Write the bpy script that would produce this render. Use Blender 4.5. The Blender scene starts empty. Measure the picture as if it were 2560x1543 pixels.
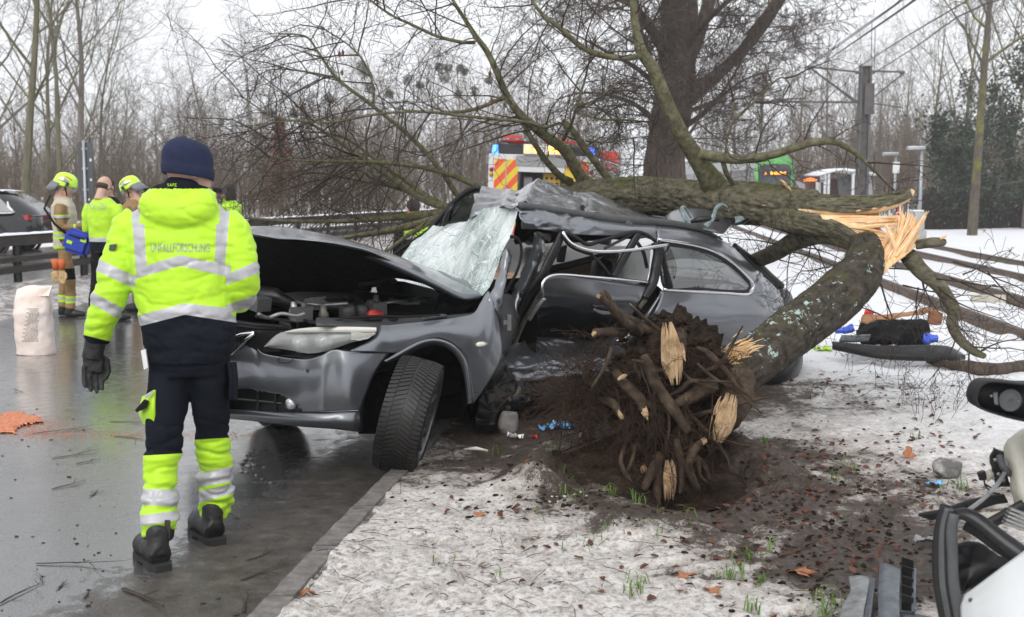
import bpy,bmesh,math,random
import numpy as np
from mathutils import Vector,Matrix,noise
from math import sin,cos,pi,radians,sqrt,atan2,tan
# ------------------ camera, sky, light
SC=bpy.context.scene
COL=SC.collection
F,CX,CY,HZ,CAMZ=2910.0,1280.0,771.5,473.0,1.63
PITCH=math.atan((CY-HZ)/F)
cd=bpy.data.cameras.new('camera')
cam=bpy.data.objects.new('camera',cd)
COL.objects.link(cam)
cam.location=(0,0,CAMZ)
cam.rotation_euler=(pi/2-PITCH,0,0)
cd.sensor_width=36.0
cd.lens=F/2560.0*36.0
cd.clip_start,cd.clip_end=0.05,2000.0
cd.dof.use_dof=True
cd.dof.focus_distance=6.4
cd.dof.aperture_fstop=4.5
SC.camera=cam
wd=bpy.data.worlds.new('World')
SC.world=wd
wd.use_nodes=True
nt=wd.node_tree
nt.nodes.clear()
n_out=nt.nodes.new('ShaderNodeOutputWorld')
n_bg=nt.nodes.new('ShaderNodeBackground')
n_sky=nt.nodes.new('ShaderNodeTexSky')
n_sky.sky_type='NISHITA'
n_sky.sun_disc=False
SUN_EL,SUN_AZ=radians(38),radians(200)
n_sky.sun_elevation=SUN_EL
n_sky.sun_rotation=SUN_AZ
n_sky.air_density=1.0
n_sky.dust_density=6.0
n_hs=nt.nodes.new('ShaderNodeHueSaturation')
n_hs.inputs['Saturation'].default_value=0.10
n_mx=nt.nodes.new('ShaderNodeMix')
n_mx.data_type='RGBA'
n_mx.inputs['Factor'].default_value=0.84
n_mx.inputs['B'].default_value=(9.8,10.0,10.4,1)
nt.links.new(n_sky.outputs['Color'],n_hs.inputs['Color'])
nt.links.new(n_hs.outputs['Color'],n_mx.inputs['A'])
nt.links.new(n_mx.outputs['Result'],n_bg.inputs['Color'])
n_bg.inputs['Strength'].default_value=0.097
nt.links.new(n_bg.outputs['Background'],n_out.inputs['Surface'])
ld=bpy.data.lights.new('sun','SUN')
ld.energy=1.35
ld.angle=radians(40)
ld.color=(1.0,0.97,0.93)
sun=bpy.data.objects.new('sun',ld)
COL.objects.link(sun)
sun.rotation_euler=(pi/2-SUN_EL,0,pi-SUN_AZ+0.0)
vs=SC.view_settings
vs.view_transform='Standard'
vs.look='None'
vs.exposure=0.3
vs.gamma=1.0
vs.use_curve_mapping=False
SC.cycles.max_bounces=6
SC.cycles.diffuse_bounces=3
SC.cycles.glossy_bounces=3
SC.cycles.transmission_bounces=6
SC.cycles.transparent_max_bounces=12
SC.cycles.volume_bounces=1
SC.cycles.use_denoising=True
SC.cycles.caustics_reflective=False
SC.cycles.caustics_refractive=False
# ------------------ pixel rays (photo 2560 x 1543) into the place
FWD=Vector((0,cos(PITCH),-sin(PITCH)))
UPV=Vector((0,sin(PITCH),cos(PITCH)))
CAM=Vector((0,0,CAMZ))
def ray(px,py):
 return Vector((1,0,0))*((px-CX)/F)+UPV*(-(py-CY)/F)+FWD
def W(px,py,Y):
 d=ray(px,py)
 return CAM+d*(Y/d.y)
def G(px,py,z=0.0):
 d=ray(px,py)
 return CAM+d*((z-CAMZ)/d.z)
 # ------------------ object helpers
def mk(name,verts,faces,mat,parent=None,smooth=True,mats_idx=None):
 me=bpy.data.meshes.new(name)
 me.from_pydata([tuple(v)for v in verts],[],faces)
 o=bpy.data.objects.new(name,me)
 COL.objects.link(o)
 for m in(mat if isinstance(mat,(list,tuple))else[mat]):
  me.materials.append(m)
 if mats_idx is not None:
  me.polygons.foreach_set('material_index',mats_idx)
 if smooth:
  me.polygons.foreach_set('use_smooth',[True]*len(me.polygons))
 me.update()
 if parent:
  o.parent=parent
 return o
def tag(o,label=None,cat=None,group=None,kind=None):
 if label:o['label']=label
 if cat:o['category']=cat
 if group:o['group']=group
 if kind:o['kind']=kind
 return o
def empty(name,loc=(0,0,0),rz=0.0):
 o=bpy.data.objects.new(name,None)
 COL.objects.link(o)
 o.location=loc
 o.rotation_euler=(0,0,rz)
 o.empty_display_size=0.1
 return o
def adopt(parent,*objs):
 inv=parent.matrix_basis.inverted()
 if parent.parent:
  inv=(parent.parent.matrix_basis@parent.matrix_basis).inverted()
 for o in objs:
  o.parent=parent
  o.matrix_parent_inverse=inv
 return objs[0]if len(objs)==1 else objs
def copy_tree(o,parent=None):
 c=o.copy()
 COL.objects.link(c)
 c.parent=parent
 for ch in list(o.children):
  copy_tree(ch,c)
 return c
class MB:
 """collects boxes, tubes, lathes into one mesh"""
 def __init__(s):
  s.v,s.f=[],[]
 def add(s,vs,fs):
  b=len(s.v)
  s.v+=[tuple(v)for v in vs]
  s.f+=[tuple(i+b for i in f)for f in fs]
  return s
 def box(s,x0,x1,y0,y1,z0,z1,M=None):
  vs=[Vector((x,y,z))for z in(z0,z1)for y in(y0,y1)for x in(x0,x1)]
  if M is not None:vs=[M@v for v in vs]
  return s.add(vs,[(0,2,3,1),(4,5,7,6),(0,1,5,4),(2,6,7,3),(0,4,6,2),(1,3,7,5)])
 def tube(s,pts,rad,k=8,cap=True,flat=None,jit=0.0,rng=None):
  vs,fs=tube_data(pts,rad,k,cap,flat,jit,rng)
  return s.add(vs,fs)
 def lathe(s,prof,M=None,k=24,cap=True):
  vs,fs=[],[]
  n=len(prof)
  for j in range(k):
   a=2*pi*j/k
   for r,z in prof:
    v=Vector((r*cos(a),r*sin(a),z))
    vs.append(M@v if M is not None else v)
  for j in range(k):
   for i in range(n-1):
    a,b=j*n+i,((j+1)%k)*n+i
    fs.append((a,b,b+1,a+1))
  if cap:
   fs.append(tuple(j*n for j in range(k))[::-1])
   fs.append(tuple(j*n+n-1 for j in range(k)))
  return s.add(vs,fs)
 def prism(s,poly,nrm,th):
  n=len(poly)
  d=Vector(nrm)*th
  vs=[Vector(p)for p in poly]+[Vector(p)+d for p in poly]
  fs=[tuple(range(n))[::-1],tuple(range(n,2*n))]
  fs+=[(i,(i+1)%n,n+(i+1)%n,n+i)for i in range(n)]
  return s.add(vs,fs)
 def build(s,name,mat,parent=None,smooth=False):
  return mk(name,s.v,s.f,mat,parent,smooth)
def tube_data(pts,rad,k=8,cap=True,flat=None,jit=0.0,rng=None):
 pts=[Vector(p)for p in pts]
 n=len(pts)
 if not hasattr(rad,'__len__'):rad=[rad]*n
 vs,fs=[],[]
 t0=(pts[1]-pts[0]).normalized()
 up=Vector((0,0,1))if abs(t0.z)<0.9 else Vector((1,0,0))
 N=(up-t0*up.dot(t0)).normalized()
 for i in range(n):
  t=(pts[min(i+1,n-1)]-pts[max(i-1,0)])
  if t.length<1e-9:t=t0.copy()
  t.normalize()
  N=N-t*N.dot(t)
  if N.length<1e-6:N=t.orthogonal()
  N.normalize()
  B=t.cross(N)
  for j in range(k):
   a=2*pi*j/k
   r=rad[i]
   if jit:r*=1+rng.uniform(-jit,jit)
   e=1.0 if flat is None else flat
   vs.append(pts[i]+(N*cos(a)+B*sin(a)*e)*r)
 for i in range(n-1):
  for j in range(k):
   a,b=i*k+j,i*k+(j+1)%k
   fs.append((a,b,b+k,a+k))
 if cap:
  fs.append(tuple(range(k))[::-1])
  fs.append(tuple(range((n-1)*k,n*k)))
 return vs,fs
def crom(P,n):
 P=[Vector(p)for p in P]
 if len(P)==2:
  return[P[0].lerp(P[1],i/(n-1))for i in range(n)]
 L=[0.0]
 for a,b in zip(P,P[1:]):L.append(L[-1]+(b-a).length)
 out=[]
 for i in range(n):
  s=L[-1]*i/(n-1)
  k=0
  while k<len(P)-2 and L[k+1]<s:k+=1
  t=(s-L[k])/max(L[k+1]-L[k],1e-9)
  p1,p2=P[k],P[k+1]
  p0=P[k-1]if k>0 else p1*2-p2
  p3=P[k+2]if k+2<len(P)else p2*2-p1
  d1,d0,d2=L[k+1]-L[k],max((p1-p0).length,1e-9),max((p3-p2).length,1e-9)
  m1=((p1-p0)/d0*d1+(p2-p1)*d0/max(d1,1e-9)*1.0*d1/d1)if False else(p2-p0)*(d1/(d0+d1))
  m2=(p3-p1)*(d1/(d1+d2))
  t2,t3=t*t,t*t*t
  out.append(p1*(2*t3-3*t2+1)+m1*(t3-2*t2+t)+p2*(-2*t3+3*t2)+m2*(t3-t2))
 return out
def lerps(vals,n):
 m=len(vals)-1
 out=[]
 for i in range(n):
  s=i/(n-1)*m
  k=min(int(s),m-1)
  out.append(vals[k]*(1-s+k)+vals[k+1]*(s-k))
 return out
def patch_pts(cols,nu=32,nv=16,straight=False):
 """cols: list of polylines (each from top to bottom) -> nu x nv points"""
 if straight:
  cc=[polyres(c,nv)for c in cols]
 else:
  cc=[crom(c,nv)for c in cols]
 rows=[crom([c[j]for c in cc],nu)for j in range(nv)]
 return[[rows[j][i]for j in range(nv)]for i in range(nu)]
def polyres(P,n):
 P=[Vector(p)for p in P]
 L=[0.0]
 for a,b in zip(P,P[1:]):L.append(L[-1]+(b-a).length)
 out=[]
 for i in range(n):
  s=L[-1]*i/(n-1)
  k=0
  while k<len(P)-2 and L[k+1]<s:k+=1
  out.append(P[k].lerp(P[k+1],(s-L[k])/max(L[k+1]-L[k],1e-9)))
 return out
def grid_faces(nu,nv):
 return[(i*nv+j,(i+1)*nv+j,(i+1)*nv+j+1,i*nv+j+1)for i in range(nu-1)for j in range(nv-1)]
def patch(name,cols,mat,parent=None,nu=32,nv=16,thick=0.0,disp=None,straight=False):
 g=patch_pts(cols,nu,nv,straight)
 vs=[p for c in g for p in c]
 if disp:vs=[disp(p)for p in vs]
 o=mk(name,vs,grid_faces(nu,nv),mat,parent)
 if thick:
  m=o.modifiers.new('s','SOLIDIFY')
  m.thickness=thick
  m.offset=0
 return o
def fbm(p,sc,oct=3,seed=0.0):
 return noise.fractal(Vector((p[0]*sc+seed,p[1]*sc-seed,p[2]*sc+2.3*seed)),0.8,2.0,oct)
 # ------------------ materials
MT={}
def mat(name,col,rough=0.6,metal=0.0,var=0.0,vsc=8.0,bump=0.0,bsc=30.0,col2=None,coat=0.0,spec=0.5,emit=None,est=0.0,alpha=1.0,trans=0.0,stretch=None,lo=0.35,hi=0.65,bd=0.01,rvar=0.0,det=6.0,aniso=None,sss=0.0):
 m=bpy.data.materials.new(name)
 MT[name]=m
 m.use_nodes=True
 t=m.node_tree
 b=t.nodes['Principled BSDF']
 b.inputs['Base Color'].default_value=(*col,1)
 b.inputs['Roughness'].default_value=rough
 b.inputs['Metallic'].default_value=metal
 b.inputs['Specular IOR Level'].default_value=spec
 b.inputs['Coat Weight'].default_value=coat
 b.inputs['Coat Roughness'].default_value=0.06
 b.inputs['Alpha'].default_value=alpha
 b.inputs['Transmission Weight'].default_value=trans
 if sss:
  b.inputs['Subsurface Weight'].default_value=sss
  b.inputs['Subsurface Radius'].default_value=(0.02,0.008,0.004)
 if emit:
  b.inputs['Emission Color'].default_value=(*emit,1)
  b.inputs['Emission Strength'].default_value=est
 if col2 is None and var:col2=tuple(max(0.0,c*(1-var))for c in col)
 if col2 is not None or bump or rvar:
  tc=t.nodes.new('ShaderNodeTexCoord')
  src=tc.outputs['Object']
  if stretch:
   mp=t.nodes.new('ShaderNodeMapping')
   mp.inputs['Scale'].default_value=stretch
   t.links.new(src,mp.inputs['Vector'])
   src=mp.outputs['Vector']
 if col2 is not None:
  n=t.nodes.new('ShaderNodeTexNoise')
  n.inputs['Scale'].default_value=vsc
  n.inputs['Detail'].default_value=det
  n.inputs['Roughness'].default_value=0.62
  r=t.nodes.new('ShaderNodeValToRGB')
  r.color_ramp.elements[0].position=lo
  r.color_ramp.elements[0].color=(*col,1)
  r.color_ramp.elements[1].position=hi
  r.color_ramp.elements[1].color=(*col2,1)
  t.links.new(src,n.inputs['Vector'])
  t.links.new(n.outputs['Fac'],r.inputs['Fac'])
  t.links.new(r.outputs['Color'],b.inputs['Base Color'])
 if rvar:
  n=t.nodes.new('ShaderNodeTexNoise')
  n.inputs['Scale'].default_value=vsc*0.7
  n.inputs['Detail'].default_value=5
  mr=t.nodes.new('ShaderNodeMapRange')
  mr.inputs['From Min'].default_value=0.3
  mr.inputs['From Max'].default_value=0.7
  mr.inputs['To Min'].default_value=max(0.0,rough-rvar)
  mr.inputs['To Max'].default_value=min(1.0,rough+rvar)
  t.links.new(src,n.inputs['Vector'])
  t.links.new(n.outputs['Fac'],mr.inputs['Value'])
  t.links.new(mr.outputs['Result'],b.inputs['Roughness'])
 if bump:
  n=t.nodes.new('ShaderNodeTexNoise')
  n.inputs['Scale'].default_value=bsc
  n.inputs['Detail'].default_value=5
  bp=t.nodes.new('ShaderNodeBump')
  bp.inputs['Strength'].default_value=bump
  bp.inputs['Distance'].default_value=bd
  t.links.new(src,n.inputs['Vector'])
  t.links.new(n.outputs['Fac'],bp.inputs['Height'])
  t.links.new(bp.outputs['Normal'],b.inputs['Normal'])
 return m
class NT:
 """small node-graph writer for the few richer materials"""
 def __init__(s,name):
  s.m=bpy.data.materials.new(name)
  MT[name]=s.m
  s.m.use_nodes=True
  s.t=s.m.node_tree
  s.b=s.t.nodes['Principled BSDF']
  s.co=s.t.nodes.new('ShaderNodeTexCoord').outputs['Object']
 def n(s,typ,**kw):
  nd=s.t.nodes.new(typ)
  for k,v in kw.items():
   if k.startswith('_'):setattr(nd,k[1:],v)
   else:s.put(nd.inputs[k.replace('__',' ')],v)
  return nd
 def put(s,sock,v):
  if isinstance(v,bpy.types.NodeSocket):s.t.links.new(v,sock)
  else:sock.default_value=v
 def noise(s,sc,det=5,rough=0.6,vec=None):
  return s.n('ShaderNodeTexNoise',Vector=vec or s.co,Scale=sc,Detail=det,Roughness=rough).outputs['Fac']
 def ramp(s,fac,stops,interp='LINEAR'):
  r=s.t.nodes.new('ShaderNodeValToRGB')
  e=r.color_ramp.elements
  while len(e)<len(stops):e.new(0.5)
  for i,(p,c)in enumerate(stops):
   e[i].position=p
   e[i].color=(*c,1)if hasattr(c,'__len__')else(c,c,c,1)
  r.color_ramp.interpolation=interp
  s.put(r.inputs['Fac'],fac)
  return r.outputs['Color']
 def mix(s,fac,a,b):
  nd=s.t.nodes.new('ShaderNodeMix')
  nd.data_type='RGBA'
  s.put(nd.inputs['Factor'],fac)
  for sock,v in((nd.inputs['A'],a),(nd.inputs['B'],b)):
   s.put(sock,(*v,1)if isinstance(v,tuple)and len(v)==3 else v)
  return nd.outputs['Result']
 def math(s,op,a,b=0.0,c=0.0):
  nd=s.t.nodes.new('ShaderNodeMath')
  nd.operation=op
  s.put(nd.inputs[0],a);s.put(nd.inputs[1],b);s.put(nd.inputs[2],c)
  return nd.outputs[0]
 def scale(s,v,vec=None):
  return s.n('ShaderNodeMapping',Vector=vec or s.co,Scale=v).outputs['Vector']
 def bump(s,h,st=0.5,d=0.01,nrm=None):
  nd=s.t.nodes.new('ShaderNodeBump')
  s.put(nd.inputs['Height'],h)
  nd.inputs['Strength'].default_value=st
  nd.inputs['Distance'].default_value=d
  if nrm:s.put(nd.inputs['Normal'],nrm)
  return nd.outputs['Normal']
 def set(s,**kw):
  for k,v in kw.items():
   if isinstance(v,tuple)and len(v)==3:v=(*v,1)
   s.put(s.b.inputs[k.replace('__',' ')],v)
  return s.m
  # ------------------ the setting: ground, road, verge, rails
R=random.Random(7)
def bend(Y):return 0.003*max(0.0,Y-12)**2
def x_kerb(Y):return-0.90+0.126*(Y-4.52)+bend(Y)
def x_left(Y):return-7.2+0.11*(Y-4.5)+bend(Y)
def x_rail(Y):return x_left(Y)-2.5
def x_track(Y):return 5.35+0.105*(Y-12.2)
a=NT('wet_asphalt')
mud=a.n('ShaderNodeAttribute',_attribute_name='mud').outputs['Fac']
n1=a.noise(1.1,4)
n2=a.noise(140,3,0.7)
n3=a.noise(9,6,0.7)
grit=a.ramp(n2,[(0.35,(0.022,0.023,0.025)),(0.52,(0.06,0.061,0.063)),(0.66,(0.26,0.26,0.26))])
dirt=a.ramp(n3,[(0.35,(0.030,0.025,0.020)),(0.60,(0.085,0.072,0.060)),(0.8,(0.21,0.19,0.175))])
mk_=a.math('ADD',mud,a.math('MULTIPLY',a.math('SUBTRACT',n3,0.5),1.1))
mfac=a.ramp(mk_,[(0.38,0.0),(0.62,1.0)])
rgh=a.ramp(a.math('ADD',a.math('MULTIPLY',n1,0.6),a.math('MULTIPLY',n3,0.4)),[(0.40,0.17),(0.52,0.25),(0.66,0.38)])
rgh2=a.mix(mfac,rgh,(0.62,0.62,0.62))
bmp=a.bump(n2,0.10,0.004,a.bump(a.math('MULTIPLY',n3,mfac),0.9,0.03,a.bump(a.noise(26,3),0.05,0.01)))
a.set(Base__Color=a.mix(mfac,grit,dirt),Roughness=rgh2,Normal=bmp,Specular__IOR__Level=0.6,Coat__Weight=a.ramp(mfac,[(0,.9),(1,.15)]),Coat__IOR=1.4,Coat__Roughness=a.ramp(n3,[(.35,.10),(.65,.26)]))
s=NT('trampled_snow')
mud=s.n('ShaderNodeAttribute',_attribute_name='mud').outputs['Fac']
clean=s.n('ShaderNodeAttribute',_attribute_name='clean').outputs['Fac']
b1=s.noise(4.5,8,0.72)
b2=s.noise(30,6,0.75,s.scale((1,1,1)))
b3=s.noise(120,4,0.7)
sn_d=s.ramp(b2,[(0.30,(0.16,0.125,0.10)),(0.43,(0.46,0.41,0.37)),(0.57,(0.76,0.735,0.715))])
sn_c=s.ramp(b2,[(0.25,(0.62,0.62,0.63)),(0.50,(0.86,0.87,0.89))])
snow_c=s.mix(clean,sn_d,sn_c)
soil=s.ramp(b2,[(0.30,(0.018,0.012,0.009)),(0.52,(0.060,0.043,0.033)),(0.72,(0.15,0.12,0.10))])
grey=s.ramp(b3,[(0.3,(0.10,0.085,0.075)),(0.7,(0.33,0.29,0.26))])
f=s.math('ADD',mud,s.math('ADD',s.math('MULTIPLY',s.math('SUBTRACT',b1,0.5),2.0),s.math('MULTIPLY',s.math('SUBTRACT',b2,0.5),1.5)))
f=s.math('ADD',f,s.math('MULTIPLY',s.math('SUBTRACT',b3,0.5),0.5))
fac1=s.ramp(f,[(0.30,0.0),(0.46,1.0)])
fac2=s.ramp(f,[(0.48,0.0),(0.64,1.0)])
colr=s.mix(fac2,s.mix(fac1,snow_c,s.mix(0.55,snow_c,grey)),soil)
s.set(Base__Color=colr,Roughness=s.ramp(fac2,[(0,0.62),(1,0.5)]),Normal=s.bump(b2,0.6,0.025,s.bump(b3,0.35,0.006)),Specular__IOR__Level=0.35)
f=NT('snow_field')
k1=f.noise(0.9,7,0.65)
k2=f.noise(14,6,0.7)
tuft=f.math('ADD',f.math('MULTIPLY',k1,0.55),f.math('MULTIPLY',k2,0.45))
base=f.ramp(tuft,[(0.34,(0.80,0.81,0.84)),(0.60,(0.76,0.77,0.79)),(0.64,(0.42,0.38,0.33)),(0.70,(0.16,0.12,0.085))])
f.set(Base__Color=base,Roughness=0.65,Normal=f.bump(k2,0.5,0.05),Specular__IOR__Level=0.3)
mat('kerb_concrete',(0.115,0.105,0.098),0.55,var=0.5,vsc=14,bump=0.5,bsc=60,col2=(0.25,0.235,0.22),lo=0.4,hi=0.75)
mat('slush',(0.55,0.53,0.52),0.55,col2=(0.17,0.15,0.14),vsc=7,lo=0.38,hi=0.62,bump=0.8,bsc=18,bd=0.05)
mat('rail_steel',(0.10,0.066,0.042),0.55,var=0.4,vsc=3)
mat('snow_white',(0.82,0.83,0.86),0.6,bump=0.4,bsc=25,bd=0.02)
def attr(o,name,vals):
 at=o.data.attributes.new(name,'FLOAT','POINT')
 at.data.foreach_set('value',vals)
def gz(x,y):
 if x_left(y)-12.5<x<x_kerb(y)+0.3:return-0.06
 if x>x_kerb(y):return 0.06+0.05*fbm((x,y,0),0.25)if y>12.2 or x>9.5 else-0.7
 return 0.04+min(2.5,max(0,(x_left(y)-15-x)*0.03))*0.4
xs=np.concatenate([np.linspace(-900,-120,8),np.linspace(-100,-30,18),np.linspace(-29,29,110),np.linspace(30,110,22),np.linspace(130,900,8)])
ys=np.concatenate([np.linspace(-60,0,10),np.linspace(1,60,110),np.linspace(62,160,40),np.linspace(180,1500,12)])
vs_=[(x,y,gz(x,y))for x in xs for y in ys]
o=mk('ground',vs_,grid_faces(len(xs),len(ys)),MT['snow_field'])
tag(o,kind='structure')
def strip(name,fl,fr,y0,y1,ny,nx,z,m,mudf=None):
 Y=np.linspace(y0,y1,ny)
 vs,md=[],[]
 for i in range(nx):
  for y in Y:
   t=i/(nx-1)
   x=fl(y)*(1-t)+fr(y)*t
   vs.append((x,y,z(x,y)if callable(z)else z))
   md.append(mudf(x,y)if mudf else 0.0)
 o=mk(name,vs,grid_faces(nx,ny),m)
 attr(o,'mud',md)
 return tag(o,kind='structure')
def road_mud(x,y):
 d=x_kerb(y)-x
 m=0.95*math.exp(-(d/0.60)**2)if y<9 else 0.5*math.exp(-(d/0.5)**2)
 m+=0.75*math.exp(-((y-4.1)/0.55)**2)*max(0,min(1,1.5-d/0.75))*(d>0)
 m+=0.25*math.exp(-((x+1.0)**2+(y-5.2)**2)/0.4)
 return m+0.07
strip('road',lambda y:x_left(y)-0.5,lambda y:x_kerb(y)+0.02,-6,120,300,60,0.0,MT['wet_asphalt'],road_mud)
strip('far_carriageway',lambda y:x_left(y)-10.5,lambda y:x_left(y)-3.2,-6,140,80,8,-0.004,MT['wet_asphalt'])
def bank(x,y):
 t=(x-(x_left(y)-3.4))/3.3
 e=max(0.0,min(1.0,4*min(t,1-t)))
 return-0.03+e*(0.12+0.10*fbm((x,y,0),0.9)+0.05*fbm((x,y,3),4.0))
strip('median_slush',lambda y:x_left(y)-3.4,lambda y:x_left(y)+0.15+0.25*fbm((0,y,0),1.2),9,70,220,26,bank,MT['slush'])
# ---- near verge: a fine sheet with clods, the hollow torn by the roots and trodden soil
ROOT=G(1655,1235,0.12)
BL=[]
for px,py,r,w in[(1650,1215,.62,1.0),(1450,1180,.45,.9),(1250,1090,.55,.8),(1100,1170,.42,.55),(1880,1150,.45,.8),(1500,1080,.6,.9),(1990,1120,.30,.45),(1800,1290,.45,.5),(1640,1400,.40,.26),(1980,1240,.42,.42),(2180,1290,.50,.55),(2270,1370,.38,1.0),(2160,1400,.34,.85),(2060,1440,.30,.5),(2330,1450,.40,.9),(2040,960,.3,.5),(2220,960,.45,.5),(2300,1010,.30,.45),(2440,1260,.3,.5),(2160,1020,.25,.45),(2250,1180,.42,.5),(1900,1430,.35,.28),(1310,1290,.30,.22),(990,1330,.2,.2),(1560,1290,.22,.5),(980,1230,.25,.55),(1800,980,.9,.8),(1500,1000,1.0,.9),(1250,1000,.7,.9)]:
 p=G(px,py,0.1)
 BL.append((p.x,p.y,r,w))
BL=[(a,b,c,d if i<6 or i>25 else d*.62)for i,(a,b,c,d)in enumerate(BL)]
BLA=np.array(BL)
gf=random.Random(55)
FT=[]
for i in range(70):
 p=G(gf.uniform(760,2450),gf.uniform(1180,1540),.1)
 FT.append((p.x,p.y,cos(gf.uniform(-.9,.9)+(0 if i%2 else 1.2)),gf.uniform(.10,.14)))
FTA=np.array([(a,b,c,sqrt(1-c*c),d)for a,b,c,d in FT])
def foot(x,y):
 dx,dy=x-FTA[:,0],y-FTA[:,1]
 u=(dx*FTA[:,3]+dy*FTA[:,2])/FTA[:,4];v=(dx*FTA[:,2]-dy*FTA[:,3])/(FTA[:,4]*.38)
 return float(np.exp(-(u**4+v**4)).max())
def verge_z(x,y):
 p=(x,y,0.0)
 z=0.10+0.022*fbm(p,1.3)+0.016*fbm(p,5.0,3,3.1)+0.006*fbm(p,19.0,3,5.0)
 d=x-x_kerb(y)
 if d<0.30:z=z*1.0+0.0*d
 dr=sqrt((x-ROOT.x-.03)**2+((y-ROOT.y-.35)*0.8)**2)
 z+=0.10*math.exp(-((dr-.62)/.22)**2)*(1+0.6*fbm(p,3.0))*(1.0 if y>ROOT.y+.1 else.25)
 z-=.022*foot(x,y)
 z-=0.42*math.exp(-(((x-ROOT.x-.14)/.24)**2+((y-ROOT.y-.25)/.26)**2))
 return z
def verge(name,x0f,x1f,y0,y1,nx,ny):
 vs,md,cl=[],[],[]
 for i in range(nx):
  t=i/(nx-1)
  for j in range(ny):
   y=y0+(y1-y0)*j/(ny-1)
   x=x0f(y)*(1-t)+x1f(y)*t
   vs.append((x,y,verge_z(x,y)))
   g=BLA[:,3]*np.exp(-((BLA[:,0]-x)**2+(BLA[:,1]-y)**2)/BLA[:,2]**2)
   md.append(float(min(.9,g.sum()))*.84+0.085+.20*foot(x,y)+.16*max(0,min(1,(x-.5)/.9))*max(0,min(1,(7.2-y)/1.5)))
   cl.append(max(0.0,min(1.0,(x-1.9)*0.55+(y-7.2)*0.16)))
 o=mk(name,vs,grid_faces(nx,ny),MT['trampled_snow'])
 attr(o,'mud',md)
 attr(o,'clean',cl)
 return tag(o,kind='structure')
verge('snowy_verge',lambda y:x_kerb(y)+0.115,lambda y:0.58*y+0.35,3.3,8.6,300,260)
verge('snowy_verge_behind',lambda y:x_kerb(y)+0.08,lambda y:max(0.58*y+0.35,7.9),8.595,12.2,170,70)
# ---- kerb: separate stones with open joints, children of the kerb
kb=MB()
Ys=np.linspace(-4,100,200)
for y0,y1 in zip(Ys,Ys[1:]):
 if y1<3.0 or y0>12.0:
  xa,xb=x_kerb(y0),x_kerb(y1)
  kb.add([(xa,y0,-.1),(xb,y1,-.1),(xb,y1,.11),(xa,y0,.11),(xa+.1,y0,.11),(xb+.1,y1,.11)],[(0,1,2,3),(3,2,5,4)])
kerb=tag(kb.build('kerb',MT['kerb_concrete']),kind='structure')
y=3.0
while y<12:
 L=0.62
 ang=-math.atan(0.126)
 bm=bmesh.new()
 bmesh.ops.create_cube(bm,size=1)
 bmesh.ops.scale(bm,verts=bm.verts,vec=(.135,L-.012,.26))
 bmesh.ops.bevel(bm,geom=[e for e in bm.edges if abs((e.verts[0].co-e.verts[1].co).y)>.1 and e.verts[0].co.z>0],offset=.018,segments=2,affect='EDGES')
 bmesh.ops.subdivide_edges(bm,edges=[e for e in bm.edges if abs((e.verts[0].co-e.verts[1].co).y)>.3],cuts=14)
 for v in bm.verts:
  v.co+=Vector((fbm(v.co+Vector((0,y,0)),9)*.006,0,fbm(v.co+Vector((0,y,4)),7)*.007))
 me=bpy.data.meshes.new('kerbstone')
 bm.to_mesh(me);bm.free()
 me.materials.append(MT['kerb_concrete'])
 ks=bpy.data.objects.new('kerbstone',me)
 COL.objects.link(ks)
 ks.location=(x_kerb(y+L/2)+.068,y+L/2,-0.013+R.uniform(-.006,.006))
 ks.rotation_euler=(0,R.uniform(-.02,.02),ang+R.uniform(-.012,.012))
 ks.parent=kerb
 y+=L
 # ---- tram rails, each its own object in the setting
for i,off in enumerate((0.0,1.25,2.65,3.85)):
 m=MB()
 Y=np.linspace(4,120,60)
 pr=[(-.085,.04),(-.06,.11),(-.035,.12),(-.035,.17),(.035,.17),(.035,.12),(.06,.11),(.085,.04)]
 vs=[(x_track(y)+off+dx,y,z)for y in Y for dx,z in pr]
 n=len(pr)
 m.add(vs,[(i*n+j,i*n+j+1,(i+1)*n+j+1,(i+1)*n+j)for i in range(len(Y)-1)for j in range(n-1)])
 tag(m.build('tram_rail',MT['rail_steel']),kind='structure')
 # ------------------ trees
def bark(name,c1,c2,moss=None,mscale=1.5,mlo=0.5,mhi=0.62,sc=(1,1,0.18),bs=26,bumpd=0.02,extra=None):
 b=NT(name)
 v=b.scale(sc)
 n1=b.noise(bs,6,0.65,v)
 col=b.ramp(n1,[(0.32,c1),(0.66,c2)])
 if moss:
  up=b.n('ShaderNodeSeparateXYZ',Vector=b.n('ShaderNodeNewGeometry').outputs['Normal']).outputs['Z']
  mf=b.math('ADD',b.noise(mscale,6,0.7),b.math('MULTIPLY',up,0.13))
  g2=b.ramp(b.noise(60,3),[(0.3,tuple(c*.45 for c in moss)),(0.7,moss)])
  col=b.mix(b.ramp(mf,[(mlo,0.0),(mhi,1.0)]),col,g2)
 if extra:col=extra(b,col)
 b.set(Base__Color=col,Roughness=0.85,Specular__IOR__Level=0.2,Normal=b.bump(n1,0.8,bumpd))
 return b.m
bark('bark_far',(0.100,0.084,0.072),(0.190,0.160,0.136),sc=(1,1,.3),bs=12)
bark('bark_green',(0.085,0.078,0.050),(0.160,0.148,0.095),moss=(0.16,0.15,0.05),mscale=2,mlo=.55,mhi=.7,bs=12)
bark('bark_birch',(0.36,0.35,0.34),(0.16,0.15,0.15),sc=(1,1,2),bs=4)
bark('bark_brown',(0.045,0.035,0.029),(0.150,0.115,0.092),sc=(1,1,.12),bs=22,bumpd=.05)
bark('bark_algae',(0.055,0.045,0.036),(0.12,0.105,0.085),moss=(0.22,0.21,0.04),mscale=1.0,mlo=.50,mhi=.60)
mat('twig_far',(0.150,0.125,0.108),0.9,spec=0.1)
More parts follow.
